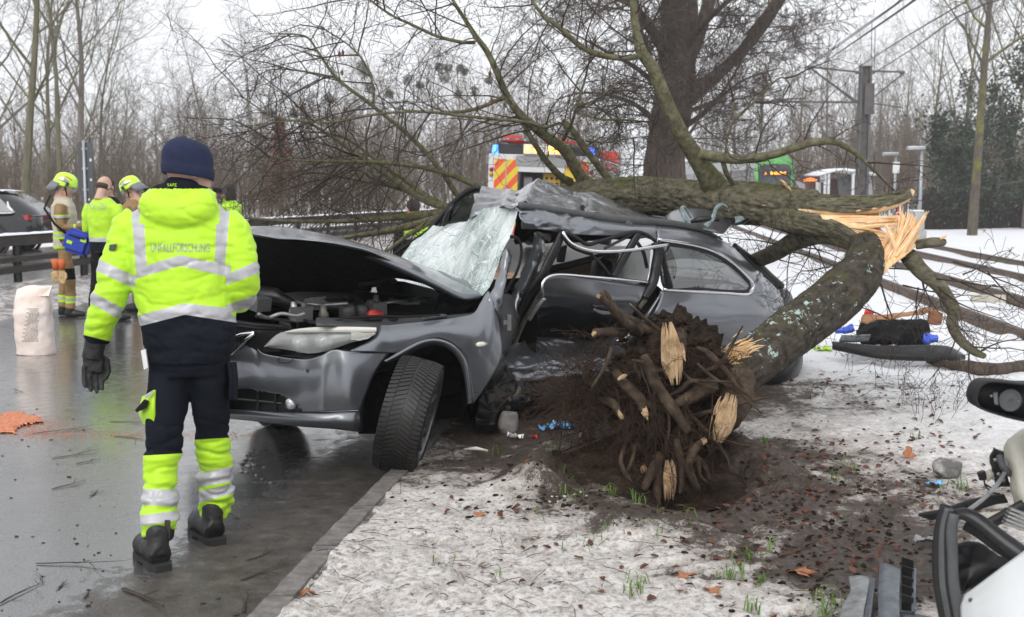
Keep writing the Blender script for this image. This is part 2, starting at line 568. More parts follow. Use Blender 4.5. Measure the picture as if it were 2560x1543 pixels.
mat('twig_green',(0.125,0.118,0.080),0.9,spec=0.1)
mat('twig_dark',(0.085,0.070,0.060),0.85,spec=0.1)
mat('twig_birch',(0.17,0.15,0.145),0.9,spec=0.1)
mat('leaf_rust',(0.22,0.075,0.038),0.8,var=.5,vsc=6)
mat('leaf_ever',(0.030,0.050,0.024),0.7,var=.5,vsc=3)
mat('leaf_mistle',(0.085,0.095,0.060),0.8,var=.4,vsc=9)
def grow(rng,p,d,L,r,lev,P,out,upk=0.15):
 """one branch and its offspring; out[0] trunk+limbs, out[1] fine growth"""
 n=P['seg'][lev]
 pts,rad=[p.copy()],[r]
 q,dd=p.copy(),d.copy()
 for i in range(n):
  dd=(dd+Vector((rng.gauss(0,1),rng.gauss(0,1),rng.gauss(0,1)))*P['wig'][lev]+Vector((0,0,P['up'][lev]))).normalized()
  q=q+dd*(L/n)
  pts.append(q.copy())
  rad.append(max(P['tip'],r*(1-(i+1)/n*P['tap'][lev])))
 k=P['sides'][lev]
 out[0 if lev<=P['limb']else 1].tube(pts,rad,k,cap=False)
 if lev+1>=len(P['num']):return
 N=P['num'][lev+1]
 for c in range(N):
  t=P['start'][lev]+(1-P['start'][lev])*(c+rng.random())/N
  s=t*n
  i=min(int(s),n-1)
  pp=pts[i].lerp(pts[i+1],s-i)
  ax=(pts[i+1]-pts[i]).normalized()
  az=c*2.4+rng.uniform(-.6,.6)
  o1=ax.orthogonal().normalized()
  o2=ax.cross(o1)
  an=P['ang'][lev]*rng.uniform(.7,1.25)
  nd=ax*cos(an)+(o1*cos(az)+o2*sin(az))*sin(an)
  grow(rng,pp,nd.normalized(),L*P['len'][lev]*rng.uniform(.65,1.15)*(1.15-.55*t*P['cone']),max(P['tip'],rad[i]*P['rr'][lev]*rng.uniform(.7,1.1)),lev+1,P,out)
def tree_mesh(seed,H,r,num=(1,11,7,5,4),ang=(.75,.7,.7,.6),ln=(.45,.5,.5,.5),up=(.02,.09,.05,.03,.0),start=(.25,.2,.15,.1),lean=(0,0),wig=(.05,.13,.18,.22,.25),cone=1.0,tip=.006,limb=2,rr=(.5,.55,.5,.5)):
 P=dict(num=num,ang=ang,len=ln,up=up,start=start,wig=wig,seg=(9,6,5,3,2),sides=(8,5,4,3,3),tap=(.85,.85,.85,.8,.6),rr=rr,tip=tip,cone=cone,limb=limb)
 out=[MB(),MB()]
 grow(random.Random(seed),Vector((0,0,-.3)),Vector((lean[0],lean[1],1)).normalized(),H,r,0,P,out)
 return out
VAR={}
def variant(key,bm,tm,**kw):
 o=tree_mesh(**kw)
 res=[]
 for nm,mb,m in(('trunk',o[0],bm),('crown',o[1],tm)):
  me=bpy.data.meshes.new(nm)
  me.from_pydata(mb.v,[],mb.f)
  me.materials.append(m)
  res.append(me)
 VAR[key]=res
variant('a',MT['bark_far'],MT['twig_far'],seed=1,H=15,r=.20)
variant('b',MT['bark_far'],MT['twig_far'],seed=2,H=17,r=.24,num=(1,13,7,5,4),start=(.35,.2,.15,.1))
variant('c',MT['bark_green'],MT['twig_green'],seed=3,H=13,r=.12,num=(1,12,6,5,3),ang=(.6,.6,.7,.6),start=(.12,.15,.15,.1),ln=(.55,.5,.5,.5))
variant('d',MT['bark_green'],MT['twig_far'],seed=4,H=14,r=.14,num=(1,14,6,5,3),ang=(.55,.6,.7,.6),start=(.1,.15,.15,.1),ln=(.6,.5,.5,.5),up=(.02,.14,.06,.03,0))
variant('birch',MT['bark_birch'],MT['twig_birch'],seed=5,H=16,r=.13,num=(1,16,8,6),ang=(.5,.7,.7,.6),ln=(.28,.5,.55,.5),up=(.01,.06,-.10,-.12,0),start=(.3,.2,.15,.1))
variant('e',MT['bark_far'],MT['twig_far'],seed=6,H=12,r=.15,num=(1,12,7,6,3),ang=(.5,.55,.6,.6),start=(.08,.15,.15,.1),ln=(.6,.55,.5,.5),up=(.02,.13,.08,.05,0))
NT_=[0]
def plant(key,x,y,s,label,cat='tree',group=None,rz=None,name='bare_tree',lean=0.0,z=0.0,sz=1.0):
 NT_[0]+=1
 e=empty(name,(x,y,z),R.uniform(0,6.3)if rz is None else rz)
 e.scale=(s,s,s*sz)
 e.rotation_euler[1]=lean
 for nm,me in zip(('trunk','crown'),VAR[key]):
  c=bpy.data.objects.new(nm,me)
  COL.objects.link(c)
  c.parent=e
 return tag(e,label,cat,group)
def at(px,D):return(px-CX)/F*D,D
spec=[(-60,52,'d',1.0),(10,60,'a',1.0),(120,58,'d',1.05),(150,50,'c',1.15),(205,55,'b',.86),(250,60,'d',.80),(300,62,'c',.62),(345,78,'e',.75),(400,74,'a',.70),(450,70,'e',.85),(500,80,'a',.70),(560,72,'e',.75),(700,82,'e',.8),(660,95,'a',.85),(760,86,'a',.8),(820,92,'d',.85),(880,84,'e',.95),(930,96,'b',.82),(985,90,'c',1.0),(1040,98,'a',.95),(1090,88,'e',1.05),(1150,100,'b',.9),(1200,92,'d',1.0),(1265,104,'b',.85),(1320,96,'e',1.1),(1380,106,'a',.9),(1440,100,'c',.95),(1500,115,'e',.7)]
wl=['left edge','left of the sign','behind the first firefighter','left of the road sign','behind the road sign','right of the road sign','behind the police officer','left of the birches','above the blue hat','right of the blue hat','right of the birch','under the birch tops','behind the rusty tree','left of the rusty tree','right of the rusty tree','over the raised bonnet','over the bonnet end','left of the crown tips','behind the fallen crown','behind the thickest fallen twigs','left of the fire engine','behind the blue light','behind the fire engine ladder','over the fire engine','right of the fire engine','beside the big trunk','left of the big trunk','in the gap by the big trunk']
for(px,D,k,sc),w in zip(spec,wl):
 x,y_=at(px,D)
 plant(k,x,y_,sc*(1.0 if px<330 else.74 if px<700 else.80),'bare grey brown winter tree in the woods, %s'%w,group='bare trees beyond the road')
for px,D,sc,w in[(548,84,.92,'taller of two above the camera holder'),(640,80,.86,'leaning one nearer the fallen crown')]:
 x,y_=at(px,D)
 plant('birch',x,y_,sc,'slender white birch with drooping twigs, %s'%w,group='birches',name='birch_tree',lean=(.0 if px<600 else.12),rz=0)
spec2=[(1760,95,'e',.85),(1830,100,'a',.8),(1900,90,'b',.75),(1990,88,'e',1.0),(2060,95,'a',.95),(2120,90,'d',.85),(2190,84,'e',.8),(2260,80,'d',.75),(2330,66,'c',.95),(2400,62,'d',.95),(2500,58,'c',1.1),(2580,54,'d',1.2),(2640,60,'b',1.2)]
wr=['right of the big trunk','over the tram roof','behind the tram','left of the mast','behind the mast','right of the mast','over the shelter','over the street lamps','left of the algae-green trunk','behind the algae-green trunk','by the ivy thicket','at the right edge','beyond the right edge']
for(px,D,k,sc),w in zip(spec2,wr):
 x,y_=at(px,D)
 plant(k,x,y_,sc,'bare winter tree in the right-hand woods, %s'%w,group='bare trees by the tramway')
variant('lean',MT['bark_green'],MT['twig_dark'],seed=21,H=13,r=.17,num=(1,10,5,4,3),ang=(.75,.6,.7,.6),start=(.34,.2,.15,.1),ln=(.5,.5,.5,.5))
x,y_=at(52,37)
plant('lean',x,y_,1.0,'bare young tree with slightly leaning trunk behind the black car',lean=.075,rz=0,name='roadside_tree')
variant('tram',MT['bark_algae'],MT['twig_far'],seed=23,H=13,r=.17,wig=(.012,.13,.18,.22,.25),num=(1,14,6,5,3),ang=(.85,.6,.7,.6),start=(.35,.2,.15,.1),ln=(.42,.5,.5,.5),up=(.01,.05,.05,.03,0))
x,y_=at(2428,40)
plant('tram',x,y_,1.05,'slim bare tree with yellow green algae on its trunk beside the tracks',rz=.4,name='trackside_tree',lean=.0)
def px_tube(mb,path,k=10,n=None,jit=0,rng=None,noise_r=0.0):
 """path: (px, py, D, width px)"""
 P=[W(a,b,c)for a,b,c,w in path]
 n=n or max(8,len(path)*6)
 Q=crom(P,n)
 Rr=lerps([w/2/F*c for a,b,c,w in path],n)
 if noise_r:Rr=[r*(1+noise_r*fbm(q,6/max(r,.02)*.05))for r,q in zip(Rr,Q)]
 mb.tube(Q,Rr,k,jit=jit,rng=rng)
 return Q,Rr
lin=empty('linden_tree',(*at(1656,26),0))
tr,cr=MB(),MB()
rg=random.Random(5)
D=26
px_tube(tr,[(1658,560,D,118),(1660,470,D,106),(1664,380,D,98),(1676,300,D,96),(1688,200,D,92),(1696,100,D,86),(1700,-30,D,76),(1706,-200,D,50),(1710,-420,D,14)],18,60,jit=.05,rng=rg)
limbs=[[(1712,250,D,50),(1780,190,D-.3,46),(1850,125,D-.7,40),(1910,55,D-1,34),(1960,-20,D-1.3,28),(2040,-140,D-1.6,12)],[(1706,190,D,30),(1740,110,D+.5,32),(1765,30,D+.8,34),(1790,-60,D+1,24),(1830,-200,D+1.2,8)],[(1680,180,D,30),(1650,110,D-.6,24),(1608,50,D-1,20),(1560,-20,D-1.4,14),(1500,-120,D-2,6)],[(1676,260,D,26),(1640,190,D-1,22),(1602,90,D-1.4,20),(1590,0,D-1.6,16),(1570,-120,D-2,6)],[(1660,330,D,18),(1600,270,D-1,14),(1530,240,D-2,10),(1450,232,D-2.6,6),(1390,250,D-3,3)],[(1670,240,D,18),(1590,170,D-1.2,14),(1500,120,D-2,9),(1400,70,D-2.6,5),(1330,60,D-3,3)],[(1690,330,D,18),(1750,290,D-.5,14),(1800,240,D-1,10),(1850,160,D-1.4,6),(1880,100,D-1.6,3)],[(1720,280,D,14),(1790,250,D+1,10),(1860,200,D+1.4,7),(1950,170,D+1.7,3)],[(1700,140,D,20),(1760,60,D-1,16),(1850,-20,D-2,10),(1960,-80,D-2.6,4)],[(1665,120,D,18),(1600,30,D+1,14),(1500,-20,D+2,9),(1380,-60,D+2.6,4)],[(1660,400,D,12),(1700,360,D-.8,10),(1745,300,D-1.2,7),(1760,200,D-1.6,4)]]
Ptw=dict(num=(1,7,5,4),ang=(.7,.7,.6),len=(.5,.5,.5),up=(0,.03,.02,0),start=(.1,.1,.1),wig=(.12,.16,.2,.2),seg=(5,4,3,2),sides=(4,3,3,3),tap=(.85,.8,.7,.5),rr=(.6,.6,.6),tip=.005,cone=.6,limb=-1)
for lb in limbs:
 Q,Rr=px_tube(tr,lb,8,26,jit=.05,rng=rg)
 for i in range(5,26,2):
  ax=(Q[min(i+1,25)]-Q[i-1]).normalized()
  o1=ax.orthogonal().normalized()
  az=rg.uniform(0,6.3)
  dr=(ax*.6+(o1*cos(az)+ax.cross(o1)*sin(az))*.8).normalized()
  grow(rg,Q[i],dr,rg.uniform(.9,2.2),min(.022,Rr[i]*.4),0,Ptw,[cr,cr])
for i in range(14):
 p=W(1660+rg.uniform(-30,40),rg.uniform(120,420),D)
 az=rg.uniform(0,6.3)
 grow(rg,p,Vector((cos(az),sin(az),rg.uniform(-.1,.5))).normalized(),rg.uniform(1.0,2.8),.018,0,Ptw,[cr,cr])
adopt(lin,tr.build('trunk',MT['bark_brown'],smooth=True),cr.build('crown',MT['twig_dark'],smooth=True))
sn=MB()
sn.tube([W(a,b-19+2,c-.12)for a,b,c in[(1730,232,D),(1780,188,D-.3),(1815,157,D-.5),(1846,126,D-.7),(1866,104,D-.8)]],[.06,.13,.12,.09,.03],6)
adopt(lin,sn.build('snow_cover',MT['snow_white'],smooth=True))
tag(lin,'big linden with thick furrowed trunk and snow on a limb, behind the wreck','tree')
def leaf_cloud(n,rng,fn,size,flat=False):
 vs,fs=[],[]
 for i in range(n):
  p=Vector(fn(rng))
  a=Vector((rng.gauss(0,1),rng.gauss(0,1),rng.gauss(0,1))).normalized()
  b=a.orthogonal().normalized()
  s=size*rng.uniform(.5,1.3)
  k=len(vs)
  c=a.cross(b)
  vs+=[p+b*s,p+c*s*.5+a*s*.15,p-b*s,p-c*s*.5]
  fs.append((k,k+1,k+2,k+3))
 return vs,fs
def cone_pt(H,r0,prof):
 def fn(g):
  t=g.random()
  a=g.uniform(0,6.3)
  rr=r0*prof(t)*sqrt(g.uniform(.15,1))*(1+.35*sin(a*3+t*20))
  return(rr*cos(a),rr*sin(a),t*H)
 return fn
x,y_=at(705,60)
be=empty('young_beech',(x,y_,.3))
t=MB();t.tube([(0,0,0),(.05,0,2),(0,.05,4),(0,0,5.2)],[.1,.08,.05,.01],6)
gb=random.Random(3)
for i in range(40):
 h=gb.uniform(.6,4.8);a_=gb.uniform(0,6.3);l_=1.1*(1-h/6)
 t.tube([(0,0,h),(l_*.6*cos(a_),l_*.6*sin(a_),h+.2),(l_*cos(a_),l_*sin(a_),h+.3)],[.03,.02,.008],3)
t.build('trunk',MT['twig_dark'],be)
v,f=leaf_cloud(2600,gb,cone_pt(5.0,1.25,lambda t:1-.85*t),.075)
mk('crown',v,f,MT['leaf_rust'],be,False)
tag(be,'young beech still holding rust orange leaves behind the fallen crown','tree')
iv=[(2375,47,4.8,1.1,'left of the algae-green trunk'),(2490,50,6.2,1.6,'right of the algae-green trunk'),(2560,46,7.0,1.7,'at the right edge'),(2400,56,4.4,1.4,'furthest back')]
for i,(px,D_,H,r0,w)in enumerate(iv):
 x,y_=at(px,D_)
 e=empty('evergreen_tree',(x,y_,0))
 t=MB();t.tube([(0,0,0),(.1,0,H*.5),(0,0,H)],[.16,.12,.02],7)
 g2=random.Random(40+i)
 for q in range(30):
  h=g2.uniform(.1,.95)*H;a_=g2.uniform(0,6.3)
  t.tube([(0,0,h),(r0*.7*cos(a_),r0*.7*sin(a_),h-.2)],[.04,.01],3)
 t.build('trunk',MT['bark_far'],e)
 cl=[(g2.uniform(-r0,r0)*.8,g2.uniform(-r0,r0)*.8,g2.uniform(.12,1)*H,g2.uniform(.3,.75))for q in range(34)]
 def fn(g):
  c=g.choice(cl)
  return(c[0]+g.gauss(0,.45)*c[3],c[1]+g.gauss(0,.45)*c[3],c[2]+g.gauss(0,.6)*c[3])
 v,f=leaf_cloud(4200,g2,fn,.09)
 mk('crown',v,f,MT['leaf_ever'],e,False)
 tag(e,'dark evergreen ivy clad tree, %s'%w,'tree','evergreens at the right')
h=MB()
gh=random.Random(9)
for i in range(1700):
 px=gh.uniform(2290,2680)
 x,y_=at(px,47+gh.uniform(-.6,.6))
 hh=gh.uniform(.9,1.7)
 h.tube([(x,y_,0),(x+gh.gauss(0,.12),y_+gh.gauss(0,.1),hh*.6),(x+gh.gauss(0,.22),y_+gh.gauss(0,.2),hh)],[.012,.008,.004],3,cap=False)
mat('hedge_stem',(0.060,0.038,0.032),.9,var=.5,vsc=2)
tag(h.build('bare_hedge',MT['hedge_stem']),'long reddish brown bare hedge on the far side of the tracks','hedge')
ms=[(820,250,88),(912,182,90),(925,222,92),(1098,168,95),(1120,170,95),(1150,172,95),(1163,180,96),(1110,194,95),(1222,201,98),(678,290,80),(640,345,80),(735,283,84),(1050,214,93),(1145,236,96),(1020,200,92),(975,235,92),(905,165,90),(1185,228,98)]
gm=random.Random(12)
ms.sort()
ORD='first second third fourth fifth sixth seventh eighth ninth tenth eleventh twelfth thirteenth fourteenth fifteenth sixteenth seventeenth last'.split()
for i,(px,py,D_)in enumerate(ms):
 p=W(px,py,D_)
 r0=gm.uniform(.28,.52)
 v,f=leaf_cloud(260,gm,lambda g:(Vector((g.gauss(0,1),g.gauss(0,1),g.gauss(0,1))).normalized()*r0*g.random()**.4),.09)
 o=mk('mistletoe',v,f,MT['leaf_mistle'],None,False)
 o.location=p
 tag(o,'round green mistletoe ball in the bare treetops, %s from the left'%ORD[i],'mistletoe','mistletoe balls')
def woods(name,x0,x1,D0,D1,n,hmin,hmax,seed,m):
 g=np.random.default_rng(seed)
 gr=random.Random(seed)
 P=dict(num=(1,16,6,3),ang=(.5,.6,.6),len=(.42,.45,.5),up=(.01,.1,.05,0),start=(.08,.1,.1),wig=(.04,.14,.2,.2),seg=(5,4,3,2),sides=(4,3,3,3),tap=(.85,.85,.7,.5),rr=(.5,.5,.5),tip=.014,cone=.9,limb=-1)
 base=[]
 for q in range(4):
  o=[MB(),MB()]
  grow(gr,Vector((0,0,0)),Vector((0,0,1)),10,.13,0,P,[o[0],o[0]])
  base.append((np.array(o[0].v),np.array([f for f in o[0].f if len(f)==4])))
 V,Fc,k=[],[],0
 for i in range(n):
  bv,bf=base[i%4]
  D=D0+(D1-D0)*g.random()
  px=x0+(x1-x0)*(i+g.random())/n
  a=g.random()*6.28
  s=(hmin+(hmax-hmin)*g.random())/10
  c_,s_=np.cos(a),np.sin(a)
  v=bv@np.array([[c_,s_,0],[-s_,c_,0],[0,0,1]])*s
  x,y=at(px,D)
  V.append(v+np.array([x,y,0]));Fc.append(bf+k);k+=len(bv)
 V=np.concatenate(V);Fc=np.concatenate(Fc)
 me=bpy.data.meshes.new(name)
 me.vertices.add(len(V));me.vertices.foreach_set('co',V.ravel())
 me.loops.add(Fc.size);me.loops.foreach_set('vertex_index',Fc.ravel().astype(np.int32))
 me.polygons.add(len(Fc))
 me.polygons.foreach_set('loop_start',np.arange(0,Fc.size,4,dtype=np.int32))
 me.update();me.validate()
 me.materials.append(m)
 o=bpy.data.objects.new(name,me)
 COL.objects.link(o)
 return tag(o,kind='stuff')
tag(woods('distant_woods',-120,1560,105,150,110,4.5,9.5,5,MT['twig_far']),'grey mass of distant bare woods on the left','woods')
mat('leafless_warm',(.155,.120,.092),.9,spec=.1)
tag(woods('distant_woods',1740,2700,95,140,70,5,11,6,MT['twig_far']),'grey brown mass of distant bare woods on the right','woods')
tag(woods('undergrowth',-80,1500,58,100,300,2.2,6.0,8,MT['leafless_warm']),'tangled grey brown undergrowth at the foot of the left woods','undergrowth')
tag(woods('undergrowth',1980,2700,55,84,140,2.2,5.6,9,MT['leafless_warm']),'tangled brown undergrowth at the foot of the right woods','undergrowth')
mat('brush_brown',(.13,.098,.062),.9,var=.4,vsc=.6,spec=.1)
tag(woods('roadside_brush',-120,1000,40,56,190,.8,2.6,18,MT['brush_brown']),'brown roadside brush along the far side of the second carriageway','brush')
# ------------------ the wrecked estate car
CA=radians(41.5)
CD=Vector((cos(CA),sin(CA),0))
CN=Vector((sin(CA),-cos(CA),0))
CO=Vector((-1.062,7.438,0))
def C(u,v,z):return CO+CD*u+CN*v+Vector((0,0,z))
def V_(px,py,v):
 d=ray(px,py)
 t=(v-(CAM-CO).dot(CN))/d.dot(CN)
 return CAM+d*t
def ridg(p,sc,seed=0.0):
 return.55-1.6*abs(noise.noise(Vector((p[0]*sc+seed,p[1]*sc,p[2]*sc-seed))))-.5*abs(noise.noise(Vector((p[0]*sc*2.3,p[1]*sc*2.3+seed,p[2]*sc*2.3))))
def U_(px,py,u):
 d=ray(px,py)
 t=(u-(CAM-CO).dot(CD))/d.dot(CD)
 return CAM+d*t
PLAN=[(-.28,.915),(-.42,.905),(-.56,.865),(-.67,.77),(-.745,.62),(-.79,.45),(-.82,.25),(-.835,0),(-.82,-.3),(-.76,-.6),(-.6,-.85)]
def B_(px,py,off=0.0):
 d=ray(px,py)
 best=None
 c0=CAM-CO
 for(u0,v0),(u1,v1)in zip(PLAN,PLAN[1:]):
  ax,ay=d.dot(CD),d.dot(CN)
  ex,ey=u1-u0,v1-v0
  det=ax*(-ey)-(-ex)*ay
  if abs(det)<1e-9:continue
  rx,ry=u0-c0.dot(CD),v0-c0.dot(CN)
  t=(rx*(-ey)-(-ex)*ry)/det
  s=(ax*ry-ay*rx)/det
  if-0.02<=s<=1.02 and t>0 and(best is None or t<best):best=t
 if best is None:return V_(px,py,.915)
 return CAM+d*(best-off)
p_=NT('car_paint')
fl=p_.noise(900,2)
dirt=p_.noise(5,7,.7)
p_.set(Base__Color=p_.mix(p_.ramp(dirt,[(.58,0.0),(.85,.3)]),p_.ramp(fl,[(.3,(.175,.185,.205)),(.7,(.25,.262,.285))]),(.16,.15,.14)),Metallic=.78,Roughness=p_.ramp(dirt,[(.4,.29),(.75,.42)]),Coat__Weight=.8,Coat__Roughness=.06,Normal=p_.bump(p_.noise(2.2,2),.05,.04))
mat('car_black',(.010,.010,.011),.4,spec=.35,bump=.15,bsc=20,rvar=.15)
mat('car_rubber',(.016,.016,.017),.65,spec=.3,var=.3,vsc=30)
mat('car_under',(.005,.005,.006),.75,var=.3,vsc=6,spec=.12,bump=.4,bsc=12,bd=.03)
mat('chrome',(.80,.80,.82),.16,1.0,rvar=.08,vsc=20)
mat('plastic_grey',(.075,.077,.08),.5,var=.35,vsc=9,bump=.1)
mat('steel_raw',(.42,.41,.40),.4,.8,var=.5,vsc=14)
mat('airbag',(.66,.66,.65),.85,var=.12,vsc=9,bump=.9,bsc=14,bd=.03)
ab_=MT['airbag']
tr_n=ab_.node_tree.nodes.new('ShaderNodeBsdfTranslucent');tr_n.inputs['Color'].default_value=(.8,.8,.79,1)
mx_n=ab_.node_tree.nodes.new('ShaderNodeMixShader');mx_n.inputs['Fac'].default_value=.55
ab_.node_tree.links.new(ab_.node_tree.nodes['Principled BSDF'].outputs[0],mx_n.inputs[1]);ab_.node_tree.links.new(tr_n.outputs[0],mx_n.inputs[2])
ab_.node_tree.links.new(mx_n.outputs[0],ab_.node_tree.nodes['Material Output'].inputs['Surface'])
mat('beige_trim',(.235,.165,.085),.75,var=.35,vsc=10)
mat('inner_metal',(.17,.16,.13),.5,.3,var=.6,vsc=11)
mat('headlight_strip',(.74,.72,.66),.3,var=.1,vsc=8,coat=.5)
mat('headlight_bowl',(.55,.55,.54),.25,.6,var=.25,vsc=15)
mat('lens',(.66,.67,.66),.15,alpha=.52,coat=.6,var=.1,vsc=8)
mat('projector',(.75,.76,.78),.08,.4,coat=1)
mat('red_plastic',(.5,.03,.02),.4)
mat('cap_cream',(.62,.58,.44),.5,var=.2,vsc=60)
mat('label_yellow',(.62,.50,.12),.5,var=.4,vsc=120)
mat('indicator',(.72,.68,.58),.35,coat=.4)
g=NT('crazed_glass')
vo=g.n('ShaderNodeTexVoronoi',_feature='DISTANCE_TO_EDGE',Vector=g.scale((1,1,.6)),Scale=130.0).outputs['Distance']
vo2=g.n('ShaderNodeTexVoronoi',_feature='DISTANCE_TO_EDGE',Vector=g.scale((1,1,.35)),Scale=15.0).outputs['Distance']
cr1=g.ramp(vo,[(0.0,1.0),(.10,0.0)])
cr2=g.ramp(vo2,[(0.0,1.0),(.05,0.0)])
crz=g.math('MAXIMUM',cr1,cr2)
big=g.noise(2.6,6,.7)
dens=g.ramp(big,[(.38,.62),(.62,1.0)])
col=g.mix(crz,g.ramp(big,[(.33,(.12,.22,.20)),(.42,(.42,.57,.53)),(.52,(.66,.74,.73)),(.64,(.80,.84,.85))]),(.86,.90,.90))  # palest tones put the sky's white reflection into the glass colour
col=g.mix(g.math('MULTIPLY',g.ramp(g.n('ShaderNodeTexVoronoi',_feature='DISTANCE_TO_EDGE',Vector=g.scale((1.6,1.6,.5)),Scale=5.0).outputs['Distance'],[(0.0,1.0),(.018,0.0)]),.8),col,(.10,.17,.16))
g.set(Base__Color=col,Roughness=.22,Alpha=g.math('MINIMUM',g.math('ADD',g.math('MULTIPLY',crz,.5),dens),.98),Coat__Weight=.5,Normal=g.bump(g.math('ADD',g.math('MULTIPLY',crz,.6),g.math('MULTIPLY',big,3.0)),.45,.012))
q=NT('tinted_glass')
q.set(Base__Color=q.ramp(q.noise(4,6,.7),[(.4,(.035,.042,.042)),(.75,(.12,.14,.135))]),Roughness=.04,Alpha=.86,Specular__IOR__Level=.9,Coat__Weight=1.0,Coat__Roughness=.02)
car=empty('wrecked_estate_car',(CO.x,CO.y,0),CA)
tag(car,'crushed dark grey estate car with raised bonnet and shattered windscreen under the fallen tree','car')
SEQ=0
def cp(o,parent=None):
 if parent is None:adopt(car,o)
 else:
  o.parent=parent
  o.matrix_parent_inverse=(car.matrix_basis).inverted()if parent.parent is car else Matrix()
 return o
bpy.context.view_layer.update()
def sub(part,*objs):
 for o in objs:
  o.parent=part
  o.matrix_parent_inverse=Matrix()
 return objs[0]
PT=MT['car_paint']
# --- front bumper: columns from top edge to the lip seam, bulging forward
bc=[((520,836),(505,900),(500,970),(500,1024)),((560,838),(552,900),(548,965),(545,1024)),((600,834),(590,895),(588,968),(585,1024)),((632,832),(632,900),(632,975),(630,1026)),((652,879),(660,915),(664,978),(664,1028)),((700,892),(704,925),(706,984),(706,1030)),((740,897),(744,930),(745,1000),(745,1030)),((772,898),(775,930),(775,990),(766,1030)),((803,889),(806,925),(806,985),(802,1029)),((833,874),(840,915),(838,985),(834,1028)),((870,878),(872,915),(868,985),(866,1026)),((920,881),(908,925),(893,990),(884,1025)),((972,882),(936,932),(911,995),(901,1025))]
offs=[-.10,.0,.035,.0]
bm_cols=[[B_(x,y_,o_*(1 if i<11 else.4 if i<12 else 0))for(x,y_),o_ in zip(c,(-.022 if 3<i else-.13,.0,.014,.0))]for i,c in enumerate(bc)]
g_=patch_pts(bm_cols,90,34)
vs_,fs_=[p for c in g_ for p in c],grid_faces(90,34)
def pxy(p):
 r=p-CAM
 d=r.dot(FWD)
 return CX+F*r.x/d,CY-F*r.dot(UPV)/d
OPEN=[(480,958),(591,970),(660,978),(709,988),(737,1003),(757,1028),(480,1040)]
def inside(x,y,poly):
 c=False
 n=len(poly)
 for i in range(n):
  (x0,y0),(x1,y1)=poly[i],poly[i-1]
  if(y0>y)!=(y1>y)and x<(x1-x0)*(y-y0)/(y1-y0)+x0:c=not c
 return c
keep=[]
for f in fs_:
 cx_=[pxy(vs_[i])for i in f]
 mx_=sum(c[0]for c in cx_)/4,sum(c[1]for c in cx_)/4
 if not inside(*mx_,OPEN):keep.append(f)
bumper=mk('front_bumper',vs_,keep,PT)
sm=bumper.modifiers.new('s','SOLIDIFY');sm.thickness=.006;sm.offset=-1
cp(bumper)
lip=patch('bumper_lip',[[B_(x,y0,.002),B_(x,(y0+y1)/2,.03),B_(x,y1,-.01)]for x,y0,y1 in[(500,1022,1044),(560,1023,1046),(630,1026,1052),(700,1030,1061),(765,1031,1067),(834,1030,1072),(866,1028,1076),(900,1027,1079)]],PT,nu=40,nv=8,thick=.006)
sub(bumper,lip)
gr_=patch('lower_grille',[[B_(x,y0,-.012),B_(x,y1,-.012)]for x,y0,y1 in[(480,950,1040),(560,955,1040),(640,965,1042),(700,975,1045),(775,985,1045)]],MT['car_black'],nu=20,nv=4)
sub(bumper,gr_)
mb=MB()
mb.tube([B_(x,y_,-.001)for x,y_ in[(500,995),(590,998),(650,1003),(705,1009)]],.006,6)
sub(bumper,mb.build('grille_slat',MT['plastic_grey'],smooth=True))
for xx in(646,690):
 mb=MB();mb.tube([B_(xx,975,-.006),B_(xx,1030,-.006)],.012,5)
 sub(bumper,mb.build('grille_bar',MT['car_black']))
fog=B_(728,1009,-.004)
rotF=(CD*-1).to_track_quat('Z','Y').to_matrix().to_4x4()
mb=MB();mb.lathe([(.0,.03),(.02,.028),(.032,.018),(.036,.0),(.036,-.03)],Matrix.Translation(fog)@rotF,20)
sub(bumper,mb.build('fog_lamp',MT['projector'],smooth=True))
m_=MB()
loop=[(694,902),(703,890),(733,891),(735,895),(722,907),(696,906)]
m_.tube([B_(x,y_,.0045)for x,y_ in loop+loop[:2]],.0022,4)
sub(bumper,m_.build('tow_cover_joint',MT['car_black']))
m_=MB();m_.lathe([(0,.006),(.011,.005),(.013,-.004)],Matrix.Translation(B_(769,927,.004))@rotF,14)
sub(bumper,m_.build('parking_sensor',MT['plastic_grey'],smooth=True))
# --- kidney grille behind the man, chrome rim
m_=MB()
m_.tube([B_(x,y_,-.004)for x,y_ in[(636,834),(618,848),(600,866),(582,884),(560,890),(545,880),(548,862),(575,846),(605,836),(636,832)]],.011,6)
kd=m_.build('kidney_grille',MT['chrome'],smooth=True);cp(kd)
m_=MB()
for t in np.linspace(.08,.92,9):
 x=630-80*t
 m_.tube([B_(x,838+22*t,-.014),B_(x-8,858+30*t,-.012)],.005,4)
sub(kd,m_.build('grille_bars',MT['car_black']))
nose=patch('nose_panel',[[B_(x,y0,-.020),B_(x,y1,-.022)]for x,y0,y1 in[(480,826,900),(560,826,900),(640,826,880),(700,826,880)]],MT['car_black'],nu=14,nv=4)
cp(nose)
